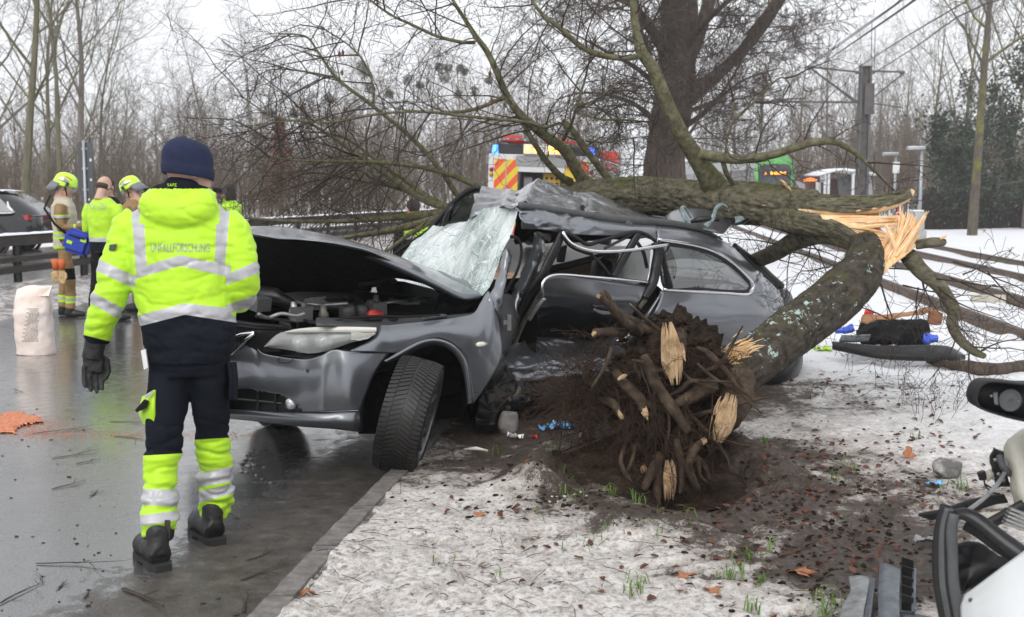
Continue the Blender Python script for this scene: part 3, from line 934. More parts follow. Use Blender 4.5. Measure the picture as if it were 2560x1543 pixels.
# --- headlight: bowl, two projectors, upper indicator strip, hazed lens
HL_T=[(660,866),(676,850),(697,834),(724,828),(775,824),(815,823),(856,822),(900,822),(928,823),(939,827)]
HL_B=[(660,868),(680,870),(706,873),(743,879),(768,884),(802,881),(837,871),(878,857),(914,849),(936,838)]
def hpt(x,y,off):return B_(x,y,off)
lens_cols=[[hpt(a[0],a[1],-.02),hpt((a[0]+b[0])/2,a[1]*.6+b[1]*.4,.012),hpt((a[0]+b[0])/2,a[1]*.3+b[1]*.7,.014),hpt(b[0],b[1],-.01)]for a,b in zip(HL_T,HL_B)]
hl=patch('headlight',[[hpt(a[0]+2,a[1]+1,-.09),hpt((a[0]+b[0])/2,(a[1]+b[1])/2,-.16),hpt(b[0],b[1]-1,-.08)]for a,b in zip(HL_T,HL_B)],MT['headlight_bowl'],nu=40,nv=10)
cp(hl)
sub(hl,patch('lens',lens_cols,MT['lens'],nu=48,nv=14))
st=patch('indicator_strip',[[hpt(x,y0,.003),hpt(x,(y0+y1)/2,.016),hpt(x,y1,.012)]for x,y0,y1 in[(712,829,831),(740,823,831),(790,818,831),(856,817,831),(915,818,831),(941,819,830)]],MT['headlight_strip'],nu=40,nv=6)
sub(hl,st)
rb=patch('side_indicator_block',[[hpt(x,y0,.016),hpt(x,y1,.012)]for x,y0,y1 in[(878,832,850),(900,832,851),(922,832,846),(938,832,834)]],MT['headlight_strip'],nu=16,nv=14,disp=lambda p:p+CN*(.004*sin(p.z*900)))
sub(hl,rb)
for x,y_,r_ in[(746,861,.058),(806,856,.062)]:
 c_=hpt(x,y_,-.075)
 M_=Matrix.Translation(c_)@(CD*-.92+CN*.38).to_track_quat('Z','Y').to_matrix().to_4x4()
 m_=MB();m_.lathe([(.0,.03),(r_*.45,.024),(r_*.8,.006),(r_*.95,-.02)],M_,24,cap=False)
 sub(hl,m_.build('projector_lens',MT['projector'],smooth=True))
gp=patch('headlight_recess',[[hpt(a[0],a[1]-5,-.17),hpt(b[0]+8,b[1]+16,-.10)]for a,b in zip(HL_T,HL_B)],MT['car_black'],nu=30,nv=6)
cp(gp)
# --- near front wing with the wheel arch
fc=[[(941,838),(915,858),(876,877)],[(945,815),(945,845),(926,880)],[(975,812),(976,845),(972,883)],[(1010,808),(1006,840),(996,880)],[(1045,805),(1039,835),(1026,863)],[(1087,801),(1078,825),(1062,849)],[(1120,797),(1112,822),(1092,845)],[(1150,792),(1142,825),(1120,853)],[(1182,785),(1170,825),(1143,869)],[(1203,755),(1188,825),(1157,886)],[(1221,728),(1203,830),(1168,906)],[(1232,752),(1222,850),(1177,953)],[(1241,785),(1240,880),(1180,980)],[(1246,800),(1252,897),(1183,1009)]]
prof=lambda i,j:(-.07,.0,.0)[j]
def wing_pt(x,y,j,i):
 v=(.845,.92,.93)[j]
 if i==0:v-=.03
 if i in(9,10):v-=(.05,.0,0)[j]
 return V_(x,y,v)
wing=patch('front_wing',[[wing_pt(x,y_,j,i)for j,(x,y_)in enumerate(c)]for i,c in enumerate(fc)],PT,nu=70,nv=22,thick=.006)
cp(wing)
AR=[(960,901),(975,893),(996,880),(1026,863),(1056,850),(1087,846),(1118,853),(1143,869),(1166,902),(1176,953),(1181,1008)]
ARi=[(968,907),(986,901),(1008,890),(1034,876),(1060,865),(1086,861),(1113,868),(1134,884),(1153,914),(1163,960),(1168,1010)]
lipa=patch('arch_lip',[[V_(*a,.93),V_((a[0]*.6+b[0]*.4),(a[1]*.6+b[1]*.4),.945),V_(*b,.915),V_(b[0]+2,b[1]+3,.87)]for a,b in zip(AR,ARi)],PT,nu=50,nv=8)
sub(wing,lipa)
m_=MB();m_.tube([V_(1190,863,.935),V_(1196,862,.945),V_(1208,861,.947),V_(1218,860,.94)],[.008,.016,.016,.006],10,flat=.7)
sub(wing,m_.build('side_indicator',MT['indicator'],smooth=True))
ln=patch('arch_liner',[[V_(*b,.90),V_(b[0]-4,b[1]+2,.62),V_(b[0]-10,b[1]+4,.30)]for b in[(905,1078),(912,995),(938,935)]+ARi+[(1176,1060)]],MT['car_under'],nu=50,nv=10)
cp(ln)
bk=patch('inner_arch_wall',[[V_(x,y0,.28),V_(x,1085,.28)]for x,y0 in((896,960),(925,900),(1000,820),(1100,820),(1240,820))],MT['car_under'],nu=8,nv=6);cp(bk)
# --- front wheels
def tyre(name,c,ax,up,R_=.33,w=.235,rim=True):
 """c centre, ax axle direction (outer side), built with real tread blocks"""
 M_=Matrix.Translation(c)@Matrix(((*ax.normalized(),),(*up.cross(ax).normalized(),),(*ax.cross(up.cross(ax)).normalized(),))).transposed().to_4x4()
 wh=empty(name)
 mb=MB()
 k=72
 pr=[(-.5,.70),(-.53,.80),(-.50,.90),(-.44,.955),(-.36,.975),(0,.985),(.36,.975),(.44,.955),(.50,.90),(.53,.80),(.5,.70)]
 n=len(pr)
 vs=[M_@Vector((a*w,b*R_*cos(2*pi*j/k),b*R_*sin(2*pi*j/k)))for j in range(k)for a,b in pr]
 fs=[(j*n+i,((j+1)%k)*n+i,((j+1)%k)*n+i+1,j*n+i+1)for j in range(k)for i in range(n-1)]
 mb.add(vs,fs)
 ty=mb.build('tyre',MT['tyre'],smooth=True)
 tr_=MB()
 N=76
 for j in range(N):
  a0=2*pi*j/N
  for(x0,x1,sk,ro)in[(-.50,-.29,-1.6,.0),(-.265,-.03,-4.2,.3),(.03,.265,4.2,.3),(.29,.50,1.6,.0)]:
   da=2*pi/N
   q=[]
   for rr in(.965,1.0):
    for xx,tt in((x0,0),(x1,0),(x1,1),(x0,1)):
     th=a0+da*(.14+.72*tt)+da*ro*j%1*0+(xx*sk)*da
     rad=R_*(rr-(max(0,abs(xx)-.34)*.22)**1.0)
     q.append(M_@Vector((xx*w,rad*cos(th),rad*sin(th))))
   tr_.add(q,[(0,1,2,3),(7,6,5,4),(0,4,5,1),(1,5,6,2),(2,6,7,3),(3,7,4,0)])
 td=tr_.build('tread',MT['tyre'])
 td['kind']='stuff'
 rm=MB()
 if rim:
  sgn=1
  vs,fs=[],[]
  prr=[(.50,.70),(.42,.69),(.38,.62),(.30,.60),(.10,.58)]
  m=len(prr)
  for j in range(48):
   for a,b in prr:
    vs.append(M_@Vector((a*w,b*R_*cos(2*pi*j/48),b*R_*sin(2*pi*j/48))))
  fs=[(j*m+i,((j+1)%48)*m+i,((j+1)%48)*m+i+1,j*m+i+1)for j in range(48)for i in range(m-1)]
  rm.add(vs,fs)
  for sp in range(10):
   th=2*pi*sp/10
   d1=Vector((0,cos(th),sin(th)))
   rm.tube([M_@(Vector((.38*w,0,0))+d1*.05),M_@(Vector((.36*w,0,0))+d1*.13),M_@(Vector((.40*w,0,0))+d1*.2)],[.018,.014,.018],6)
  rm.lathe([(0,.45*w),(.04,.44*w),(.06,.35*w)],M_@Matrix.Rotation(pi/2,4,'Y'),20)
 ri=rm.build('rim',MT['rim'],smooth=True)
 return wh,ty,td,ri
t_=NT('tyre')
cz=t_.noise(6,6,.7)
t_.set(Base__Color=t_.ramp(cz,[(.42,(.009,.009,.0095)),(.64,(.018,.016,.014)),(.82,(.060,.046,.036))]),Roughness=t_.ramp(cz,[(.4,.42),(.7,.75)]),Normal=t_.bump(t_.noise(120,3),.25,.004))
mat('rim',(.16,.16,.165),.35,.7,var=.4,vsc=12)
axf=(CN*.36-CD*.0+CD*.93+Vector((0,0,-.16))).normalized()
wc=W(1022,1040,6.42)
for nm,c_,ax_ in(('front_wheel',wc,Vector((.965,-.07,-.245)).normalized()),('front_wheel',C(-.08,-.74,.33),Vector((-.80,-.55,.0)).normalized()),('rear_wheel',C(2.78,.66,.33),CN),('rear_wheel',C(2.88,-.62,.33),CN*-1)):
 wh,ty,td,ri=tyre(nm,c_,ax_,Vector((0,0,1)))
 cp(wh)
 for o in(ty,td,ri):
  o.parent=wh
  o.matrix_parent_inverse=Matrix()
  # --- engine bay
eb=patch('engine_bay',[[C(-.62,v,.66),C(-.3,v,.56),C(.2,v,.52),C(.55,v,.60),C(.72,v,.80)]for v in(-.72,-.3,.2,.5,.70)],MT['car_under'],nu=12,nv=16);cp(eb)
ec=patch('engine_cover',[[V_(705,737,.1),V_(712,747,.18),V_(745,757,.3),V_(770,764,.35)],[V_(760,733,.0),V_(765,742,.1),V_(790,757,.25),V_(800,768,.32)],[V_(860,736,.0),V_(862,744,.1),V_(862,762,.3),V_(860,772,.35)],[V_(940,746,.1),V_(942,752,.15),V_(938,762,.25),V_(935,772,.3)]],MT['plastic_grey'],nu=30,nv=12,thick=.02);cp(ec)
m_=MB();m_.box(-.25,.25,-.45,.15,.45,.70,Matrix.Translation(C(-.1,.1,0))@Matrix.Rotation(CA,4,'Z'))
cp(m_.build('engine_block',MT['car_under']))
m_=MB();m_.tube([V_(590,742,.2),V_(640,738,.2),V_(690,741,.3),V_(735,764,.4)],[.05,.06,.05,.03],8)
cp(m_.build('air_duct',MT['car_black'],smooth=True))
m_=MB();m_.lathe([(0,.018),(.026,.016),(.03,.0),(.03,-.03)],Matrix.Translation(V_(758,781,.5))@Matrix.Rotation(radians(35),4,'X')@Matrix.Rotation(radians(-10),4,'Y'),22)
cp(m_.build('reservoir_cap',MT['cap_cream'],smooth=True))
m_=MB();m_.lathe([(.0,.04),(.034,.035),(.04,.0),(.045,-.08)],Matrix.Translation(V_(758,789,.49))@Matrix.Rotation(radians(20),4,'X'),18)
cp(m_.build('coolant_reservoir',MT['car_black'],smooth=True))
m_=MB()
for x,y_,r_ in[(868,782,.05),(928,771,.035),(905,783,.04)]:
 m_.lathe([(r_*.7,.05),(r_,.03),(r_,-.04)],Matrix.Translation(V_(x,y_,.45)),14)
cp(m_.build('strut_cap',MT['plastic_grey'],smooth=True))
m_=MB();m_.tube([V_(922,783,.6),V_(932,781,.6),V_(948,783,.6)],[.012,.02,.012],8);m_.box(-.05,.05,-.02,.02,-.014,.012,Matrix.Translation(V_(938,786,.6))@Matrix.Rotation(CA,4,'Z'))
cp(m_.build('positive_terminal',MT['red_plastic'],smooth=True))
ge=random.Random(3)
for i in range(16):
 x,y_=ge.uniform(640,1120),ge.uniform(745,798)
 v_=.35+.45*(y_-745)/55
 m_=MB()
 if i%4==0:
  m_.box(-.05,.05,-.04,.04,-.05,.025,Matrix.Translation(V_(x,y_+6,v_))@Matrix.Rotation(CA+ge.uniform(-.4,.4),4,'Z')@Matrix.Rotation(ge.uniform(-.2,.2),4,'X'))
  cp(m_.build('relay_box',MT['plastic_grey']))
 elif i%4==1:
  m_.lathe([(0,.03),(.016,.028),(.02,.0),(.03,-.02),(.03,-.07)],Matrix.Translation(V_(x,y_,v_)),14)
  cp(m_.build('filler_cap',MT[('steel_raw','plastic_grey','inner_metal')[i%3]],smooth=True))
 else:
  P_=[V_(x+k*ge.uniform(18,34),y_+ge.uniform(-7,7),v_+ge.uniform(-.06,.06))for k in range(5)]
  m_.tube(crom(P_,24),ge.uniform(.006,.014),7)
  cp(m_.build('hose',MT[('car_rubber','plastic_grey','steel_raw')[i%3]],smooth=True))
m_=MB()
m_.tube([U_(570,802,-.62),U_(640,812,-.62),B_(722,818,-.03)],[.012,.012,.012],6)
m_.tube([U_(575,812,-.62),U_(650,820,-.62),B_(726,822,-.03)],[.01,.01,.01],6)
m_.tube([B_(700,806,-.02),B_(724,812,-.02),B_(728,824,-.02)],.011,6)
cp(m_.build('bonnet_seal',MT['car_rubber'],smooth=True))
m_=MB()
m_.tube([B_(770,806,-.03),B_(800,812,-.03),V_(860,796,.8),V_(930,790,.8),V_(1010,792,.82),V_(1100,788,.82)],.006,5)
m_.tube([B_(760,800,-.05),B_(790,806,-.05),V_(850,800,.75),V_(955,800,.78)],.008,5)
m_.tube([V_(640,790,.1),V_(700,800,.3),V_(755,806,.45)],.012,6)
cp(m_.build('wiring',MT['car_rubber'],smooth=True))
tp=patch('inner_wing_rail',[[V_(x,y0,.74),V_(x,y1,.80),V_(x+2,y1+9,.83)]for x,y0,y1 in[(790,796,806),(860,797,808),(945,800,814),(1010,797,808),(1100,792,800),(1190,783,786)]],MT['plastic_grey'],nu=24,nv=8,thick=.01);cp(tp)
m_=MB();m_.box(-.085,.085,-.003,.003,-.011,.011,Matrix.Translation(V_(852,814,.79))@Matrix.Rotation(CA,4,'Z')@Matrix.Rotation(radians(-30),4,'X'))
cp(m_.build('warning_sticker',MT['label_yellow']))
m_=MB()
m_.prism([V_(994,720,.1),V_(1010,704,.05),V_(1080,722,.1),V_(1098,734,.12),V_(1090,760,.2),V_(1000,745,.15)],CN*-1,.25)
m_.prism([V_(950,735,.3),V_(1090,745,.35),V_(1150,775,.5),V_(1100,790,.6),V_(960,775,.5)],CN*-1,.3)
m_.tube([V_(1093,780,.6),V_(1100,755,.5),V_(1112,730,.45)],.02,6)
m_.tube([V_(1150,778,.7),V_(1180,755,.65),V_(1200,742,.6)],.022,6)
cp(m_.build('bulkhead',MT['car_under']))
m_=MB();m_.tube([V_(900,712,.0),V_(945,706,.0),V_(975,694,.0)],[.03,.03,.012],6);m_.tube([V_(962,688,.0),V_(982,700,.0),V_(997,707,.0)],[.03,.02,.004],6)
cp(m_.build('bonnet_hinge',MT['car_black'],smooth=True))
cp(patch('far_front_wing',[[C(u,-.86,.30),C(u,-.88,.6),C(u,-.84,.80),C(u,-.76,.86)]for u in(-.70,-.4,0,.4,.75)],MT['car_under'],nu=16,nv=12,thick=.01))
cp(patch('radiator_support',[[C(-.60,v,.45),C(-.60,v,.70),C(-.52,v,.745),C(-.40,v,.72)]for v in(-.78,-.3,.2,.62)],MT['car_under'],nu=16,nv=10,thick=.01))
# --- bonnet, buckled up: outer skin (front edge, crown) and black underside
FE=[(521,600),(560,590),(611,583),(668,592),(700,597),(749,599),(802,604),(856,612),(921,628)]
BT=[(515,590),(560,578),(611,575),(668,572),(700,573),(735,576),(802,587),(856,600),(921,619)]
us=[-.80,-.82,-.83,-.82,-.80,-.76,-.68,-.58,-.42]
fr=[U_(*p,u)for p,u in zip(FE,us)]
crn=[U_(*p,u+.42)for p,u in zip(BT,us)]
LE=[(921,628),(981,655),(1035,680),(1089,706),(1129,727),(1160,739),(1199,736)]
LT=[(921,619),(981,637),(1035,656),(1089,678),(1125,692),(1169,706),(1196,722)]
le=[V_(*p,v)for p,v in zip(LE,(.76,.78,.78,.77,.76,.75,.72))]
lt=[V_(*p,v-.45)for p,v in zip(LT,(.76,.78,.78,.77,.76,.75,.72))]
far_e=[C(-.62+1.32*t,-.78,.85+.03*sin(9*t))for t in np.linspace(0,1,len(fr))]
rear_e=[V_(*p,v)for p,v in[((935,700),-.5),((975,690),-.25),((1030,694),.05),((1085,708),.30),((1128,729),.5),((1180,741),.62)]]
ends=far_e+rear_e
skin=patch('bonnet',[[a,a.lerp(b,.45)+Vector((0,0,.012)),b,b.lerp(e,.5)+Vector((0,0,.05)),e+Vector((0,0,.02))]for a,b,e in zip(fr+le[1:],crn+lt[1:],ends)],PT,nu=70,nv=26,thick=.006)
cp(skin)
m_=patch('bonnet_flange',[[p+Vector((0,0,.002)),p+CN*.012-Vector((0,0,.022)),p-CN*.05-Vector((0,0,.030))]for p in le],PT,nu=40,nv=6,thick=.006)
sub(skin,m_)
un_cols=[]
for a,b,e in zip(fr+[p-CN*.03 for p in le[1:]],crn+lt[1:],ends):
 q=a+CD*.015-Vector((0,0,.014))
 un_cols.append([q,q.lerp(e,.25)-Vector((0,0,.0)),q.lerp(e,.65)-Vector((0,0,.02)),e-Vector((0,0,.01))])
un=patch('bonnet_liner',un_cols,MT['car_under'],nu=44,nv=20);sub(skin,un)
m_=MB();m_.tube([U_(748,613,-.62),U_(748,622,-.60),U_(754,627,-.60),U_(761,621,-.60),U_(762,612,-.62)],.004,6)
sub(skin,m_.build('latch_hoop',MT['steel_raw'],smooth=True))
# --- windscreen, crazed and sagging; a torn top edge
GL=[((930,690),-.72),((986,634),-.72),((1040,600),-.72),((1084,568),-.70)]
top=[((1084,567),-.70,1.15),((1112,563),-.5,1.15),((1164,553),-.2,1.2),((1173,541),-.1,1.25),((1204,527),.15,1.3),((1250,515),.42,1.35),((1299,506),.70,1.4)]
bot=[((930,700),-.72),((985,712),-.45),((1050,722),-.15),((1095,735),.05),((1135,745),.3),((1175,748),.55),((1207,738),.70)]
wcols=[]
for((tx,ty),tv,tu),((bx,by),bv)in zip(top,bot):
 a_,b_=V_(tx,ty,tv),V_(bx,by,bv)
 m1=a_.lerp(b_,.33)+Vector((0,0,.015));m2=a_.lerp(b_,.68)+Vector((0,0,-.02))
 wcols.append([a_,m1,m2,b_])
wcols[-1]=[V_(1299,506,.70),V_(1279,588,.71),V_(1250,648,.72),V_(1225,712,.72),V_(1207,738,.72)]
def glass_disp(p):
 return p+Vector((0,0,1))*(.020*fbm(p,3.2)+.008*fbm(p,11))-CD*.02*fbm(p,2.2,3,4)
ws=patch('windscreen',wcols,MT['crazed_glass'],nu=80,nv=60,thick=.005,disp=glass_disp);cp(ws)
# --- pillars and frames
def bar(name,pts,w,m,parent=None,k=8,flat=.6,v=.85):
 mb=MB()
 P=[V_(a[0],a[1],a[2]if len(a)>2 else v)for a in pts]
 n=max(8,5*len(P))
 rr=w if hasattr(w,'__len__')else[w]*len(P)
 mb.tube(crom(P,n),lerps(rr,n),k,flat=flat)
 o=mb.build(name,m,smooth=True)
 return cp(o)if parent is None else sub(parent,o)
ap=patch('near_pillar',[[V_(1258,629,.73),V_(1250,680,.76),V_(1232,722,.80),V_(1222,750,.84)],[V_(1268,622,.76),V_(1264,680,.80),V_(1252,730,.84),V_(1236,775,.86)],[V_(1276,640,.74),V_(1268,690,.78),V_(1258,730,.80),V_(1250,800,.80)]],PT,nu=14,nv=20,thick=.01,disp=lambda p:p+CN*.02*fbm(p,14));cp(ap)
bar('far_window_frame',[(1075,575,-.78),(1086,562,-.78),(1124,518,-.76),(1148,495,-.75),(1172,478,-.74),(1198,471,-.70),(1210,482,-.64),(1219,515,-.60)],.026,MT['car_black'])
bar('far_window_frame',[(985,636,-.76),(1040,598,-.77),(1086,565,-.78)],.014,MT['car_rubber'])
fw=patch('far_door_glass',[[V_(x,y0,-.80),V_(x,y1,-.80)]for x,y0,y1 in[(1100,545,580),(1130,512,576),(1160,488,565),(1190,474,555),(1215,490,540)]],MT['tinted_glass'],nu=16,nv=6);cp(fw)
m_=MB();m_.tube([V_(1190,484,-.6),V_(1195,510,-.6),V_(1198,530,-.55)],[.02,.022,.02],6,flat=.4)
cp(m_.build('seat_belt',MT['airbag'],smooth=True))
m_=MB();m_.tube([V_(1107,564,-.5),V_(1118,548,-.45),V_(1124,525,-.42),V_(1136,512,-.4)],[.012,.03,.022,.018],7);m_.prism([V_(1112,560,-.5),V_(1122,526,-.45),V_(1150,512,-.4),V_(1132,540,-.4)],CD,.02)
cp(m_.build('rear_view_mirror',MT['car_black'],smooth=True))
# --- roof: crushed into a ridge
RT=[[(1172,548,.0,0),(1190,500,-.2,0),(1204,468,-.55,0)],[(1222,530,.25,0),(1232,500,-.1,0),(1247,475,-.5,0)],[(1258,512,.6,0),(1262,494,.2,0),(1270,474,-.4,0)],[(1299,508,.74,0),(1300,490,.3,0),(1305,466,-.3,0)],[(1350,516,.73,0),(1345,486,.3,0),(1340,453,-.25,0)],[(1420,524,.73,0),(1410,496,.2,0),(1400,465,-.3,0)],[(1480,532,.73,0),(1478,508,.2,0),(1482,484,-.35,0)],[(1560,546,.73,0),(1560,530,.2,0),(1563,511,-.4,0)],[(1640,556,.72,0),(1640,547,.2,0),(1640,537,-.4,0)],[(1708,566,.70,0),(1708,561,.2,0),(1708,556,-.4,0)],[(1790,596,.68,0),(1790,592,.2,0),(1790,590,-.4,0)]]
def dent(p):
 x,y=pxy(p)
 q=p+Vector((0,0,.012*fbm(p,5)+.012*ridg(p,4)))
 g1=math.exp(-(((x-1462)/9)**2))*math.exp(-(((y-512)/16)**2))
 q+=Vector((0,0,-.05*g1))-CD*.04*g1
 g2=math.exp(-(((x-1245-(490-y)*.5)/14)**2))
 q+=CD*.09*g2-CN*.05*g2
 g4=math.exp(-(((x-1345+(y-453)*.55)/7)**2))
 q+=Vector((0,0,.022*g4))
 q-=Vector((0,0,.03))*math.exp(-(((x-1300+(y-460)*.4)/16)**2))
 g3=math.exp(-(((x-1410)/42)**2+((y-478)/11)**2))
 q+=Vector((0,0,-.035*g3))
 return q
roof=patch('roof',[[V_(a,b,v)for a,b,v,_ in c]for c in RT],PT,nu=110,nv=30,thick=.006,disp=dent);cp(roof)
hd=patch('headlining',[[V_(a,b+8,v-.04)for a,b,v,_ in c]for c in RT[2:]],MT['car_under'],nu=40,nv=8);sub(roof,hd)
bar('roof_rail',[(1298,513,.78),(1350,520,.78),(1430,532,.78),(1510,545,.78),(1560,551,.78),(1640,555,.78),(1708,563,.77),(1751,573,.76),(1806,599,.74)],[.022,.024,.024,.026,.026,.026,.024,.022,.006],MT['plastic_grey'])
bar('rail_foot',[(1562,556,.78),(1576,567,.80)],.03,MT['plastic_grey'],flat=.9)
def crumple(a,sc,vv=CN,seed=0.0):
 return lambda p:p+vv*(a*(.4*fbm(p,sc,3,seed)+.8*ridg(p,sc*.8,seed)))+Vector((0,0,.4*a*fbm(p,sc*1.3,2,seed+4)))
sr1=patch('roof_side',[[V_(1294,520,.76),V_(1298,545,.80),V_(1305,572,.80)],[V_(1345,524,.77),V_(1350,550,.83),V_(1360,575,.82)],[V_(1420,535,.77),V_(1420,558,.84),V_(1420,585,.84)],[V_(1500,548,.77),V_(1505,566,.84),V_(1510,589,.84)],[V_(1560,556,.77),V_(1562,572,.84),V_(1565,588,.84)],[V_(1640,561,.77),V_(1640,577,.84),V_(1642,598,.85)]],PT,nu=90,nv=26,thick=.006,disp=lambda p:p+CN*((.045*ridg((p.x*.5,p.y*.5,p.z*1.3),9)+.014*ridg(p,15))*max(0,min(1,(1520-pxy(p)[0])/120))));cp(sr1)
cp(patch('roof_inner_edge',[[V_(x,y0,.66),V_(x,y1,.60)]for x,y0,y1 in[(1288,530,612),(1330,535,606),(1390,545,602),(1450,555,604),(1520,568,600),(1600,575,596),(1645,580,600)]],MT['car_under'],nu=30,nv=10,thick=.01,disp=crumple(.04,8)))
WI_T=[(1646,600),(1708,609),(1762,621),(1805,640),(1842,667),(1869,694),(1884,714)]
WI_B=[(1659,724),(1708,727),(1762,730),(1815,733),(1850,735),(1872,735),(1884,716)]
UPQ=[(1640,562),(1708,572),(1762,586),(1806,602),(1834,620),(1862,648),(1898,680),(1931,714),(1950,736),(1962,760),(1963,778)]
q1=patch('rear_quarter_panel',[[V_(a[0],a[1],.77),V_((a[0]+b[0])/2,(a[1]+b[1])/2,.84),V_(b[0],b[1],.86)]for a,b in zip(UPQ[:7],WI_T)],PT,nu=50,nv=10,thick=.006);cp(q1)
qd=lambda p:p+CN*(.020*fbm(p,7)+.012*fbm(p,15))*max(0,min(1,(pxy(p)[0]-1845)/40))*max(0,min(1,(830-pxy(p)[1])/60))
q2=patch('quarter_corner',[[V_(1884,712,.87),V_(1890,695,.84),V_(1898,680,.80)],[V_(1882,726,.88),V_(1905,720,.88),V_(1931,713,.78)],[V_(1875,737,.89),V_(1915,745,.90),V_(1950,736,.78)],[V_(1860,742,.89),V_(1915,765,.92),V_(1962,762,.80)],[V_(1845,748,.89),V_(1900,782,.93),V_(1963,780,.82)]],PT,nu=40,nv=26,thick=.006,disp=qd);sub(q1,q2)
q3=patch('quarter_side',[[V_(1657,727,.87),V_(1638,778,.90),V_(1606,820,.80),V_(1560,880,.70)],[V_(1690,728,.87),V_(1690,778,.92),V_(1680,830,.86),V_(1660,895,.76)],[V_(1760,731,.88),V_(1760,790,.925),V_(1755,835,.90),V_(1745,890,.84)],[V_(1845,737,.88),V_(1845,785,.94),V_(1842,810,.93),V_(1835,862,.90)],[V_(1875,740,.89),V_(1905,782,.95),V_(1905,820,.94),V_(1890,862,.93)],[V_(1895,757,.89),V_(1964,779,.84),V_(1960,825,.86),V_(1948,870,.90)]],PT,nu=60,nv=30,thick=.006);sub(q1,q3)
gl_=patch('rear_side_window',[[V_(a[0]-1,a[1]+2,.855),V_((a[0]+b[0])/2,(a[1]+b[1])/2,.875),V_(b[0]-1,b[1]-2,.872)]for a,b in zip(WI_T,WI_B)],MT['tinted_glass'],nu=40,nv=16);cp(gl_)
ch=bar('window_chrome',[(1646,599,.868),(1708,608,.868),(1762,620,.868),(1805,639,.872),(1842,666,.878),(1869,693,.884),(1884,712,.888),(1882,727,.89),(1871,736,.888),(1815,733,.884),(1740,729,.88),(1659,724,.876)],.012,MT['chrome'],gl_,flat=.55)
bar('window_seal',[(1655,610,.862),(1708,616,.862),(1762,628,.862),(1803,646,.866),(1838,672,.872),(1864,698,.878),(1876,714,.88),(1866,729,.88),(1740,723,.876),(1662,718,.87),(1652,650,.866),(1655,610,.862)],.013,MT['car_black'],gl_,flat=.4)
bar('window_post',[(1648,620,.87),(1655,660,.87),(1672,722,.88)],[.03,.034,.035],MT['car_black'],gl_,flat=.3)
m_=MB();m_.box(2.0,3.9,-.75,.72,.55,.62,Matrix.Translation(CO)@Matrix.Rotation(CA,4,'Z')@Matrix.Scale(-1,4,(0,1,0)))
cp(m_.build('load_floor',MT['car_under']))
fs_=patch('far_side',[[C(u,-.88,z)for z in(.25,.6,.9)]for u in(.9,1.6,2.4,3.2,3.85)],MT['car_under'],nu=12,nv=8);cp(fs_)
bar('hatch_edge',[(1834,617,.66),(1868,642,.66),(1905,672,.66),(1935,700,.66),(1956,718,.66)],.035,MT['car_black'],flat=.5)
bar('hatch_seal',[(1845,630,.72),(1880,662,.72),(1915,694,.72),(1945,728,.72),(1962,770,.72)],.022,MT['car_rubber'],flat=.6)
tl=patch('tail_piece',[[V_(1950,722,.7),V_(1954,745,.72),V_(1964,778,.74)],[V_(1966,726,.66),V_(1974,750,.66),V_(1984,772,.66)],[V_(1975,735,.5),V_(1982,752,.5),V_(1988,764,.5)]],MT['plastic_grey'],nu=12,nv=12,thick=.02);cp(tl)
rbm=patch('rear_bumper',[[V_(1750,872,.88),V_(1750,925,.86),V_(1755,960,.80)],[V_(1860,862,.90),V_(1868,925,.92),V_(1865,958,.85)],[V_(1945,845,.88),V_(1962,900,.93),V_(1935,962,.84)],[V_(1988,848,.78),V_(2000,905,.80),V_(1985,950,.74)],[V_(1998,852,.45),V_(2006,900,.42),V_(1998,930,.4)]],MT['car_black'],nu=36,nv=20,thick=.01);cp(rbm)
un_=patch('floor_pan',[[C(u,v,.28+(.04*fbm((u,v,0),3)))for v in(-.8,-.2,.35,.62)]for u in(.5,1.2,1.9,2.6,3.5)],MT['car_under'],nu=18,nv=10);cp(un_)
# --- torn spoiler lying on the tail
sp=patch('torn_spoiler',[[W(1663,542,8.9),W(1666,546,8.8),W(1672,550,8.7)],[W(1689,526,8.95),W(1690,542,8.8),W(1695,560,8.65)],[W(1729,521,9.0),W(1730,545,8.8),W(1745,570,8.6)],[W(1772,524,9.0),W(1775,552,8.8),W(1785,580,8.6)],[W(1806,535,9.0),W(1806,560,8.8),W(1806,584,8.65)],[W(1840,549,9.0),W(1828,562,8.85),W(1812,582,8.68)]],PT,nu=36,nv=14,thick=.012);cp(sp)
def wbar(name,pts,w,m,parent=None,flat=.5,k=8):
 mb=MB();P=[W(*p)for p in pts];n=5*len(P)
 mb.tube(crom(P,n),lerps(w,n)if hasattr(w,'__len__')else w,k,flat=flat)
 o=mb.build(name,m,smooth=True)
 return sub(parent,o)if parent else cp(o)
mat('frayed_rubber',(.10,.15,.16),.7,col2=(.30,.38,.38),vsc=40,bump=.6,bsc=80)
wbar('brake_light_bar',[(1727,555,8.6),(1745,550,8.58),(1775,547,8.58),(1797,550,8.6)],[.012,.022,.022,.014],MT['car_black'],sp)
wbar('rubber_loop',[(1726,562,8.6),(1712,545,8.6),(1705,522,8.62),(1710,516,8.64),(1719,530,8.66),(1728,545,8.66)],[.014,.016,.016,.014,.016,.014],MT['frayed_rubber'],sp,.4)
wbar('rubber_loop',[(1764,566,8.58),(1782,545,8.58),(1790,522,8.6),(1803,511,8.64),(1817,517,8.68),(1822,530,8.7)],[.022,.020,.014,.014,.014,.010],MT['frayed_rubber'],sp,.4)
sc_=patch('torn_end',[[W(1830,537,8.9),W(1838,548,8.8),W(1838,560,8.7)],[W(1855,524,8.95),W(1858,540,8.8),W(1858,558,8.75)],[W(1874,522,9.0),W(1878,534,8.85),W(1876,550,8.8)]],MT['frayed_rubber'],nu=14,nv=10,thick=.02);sub(sp,sc_)
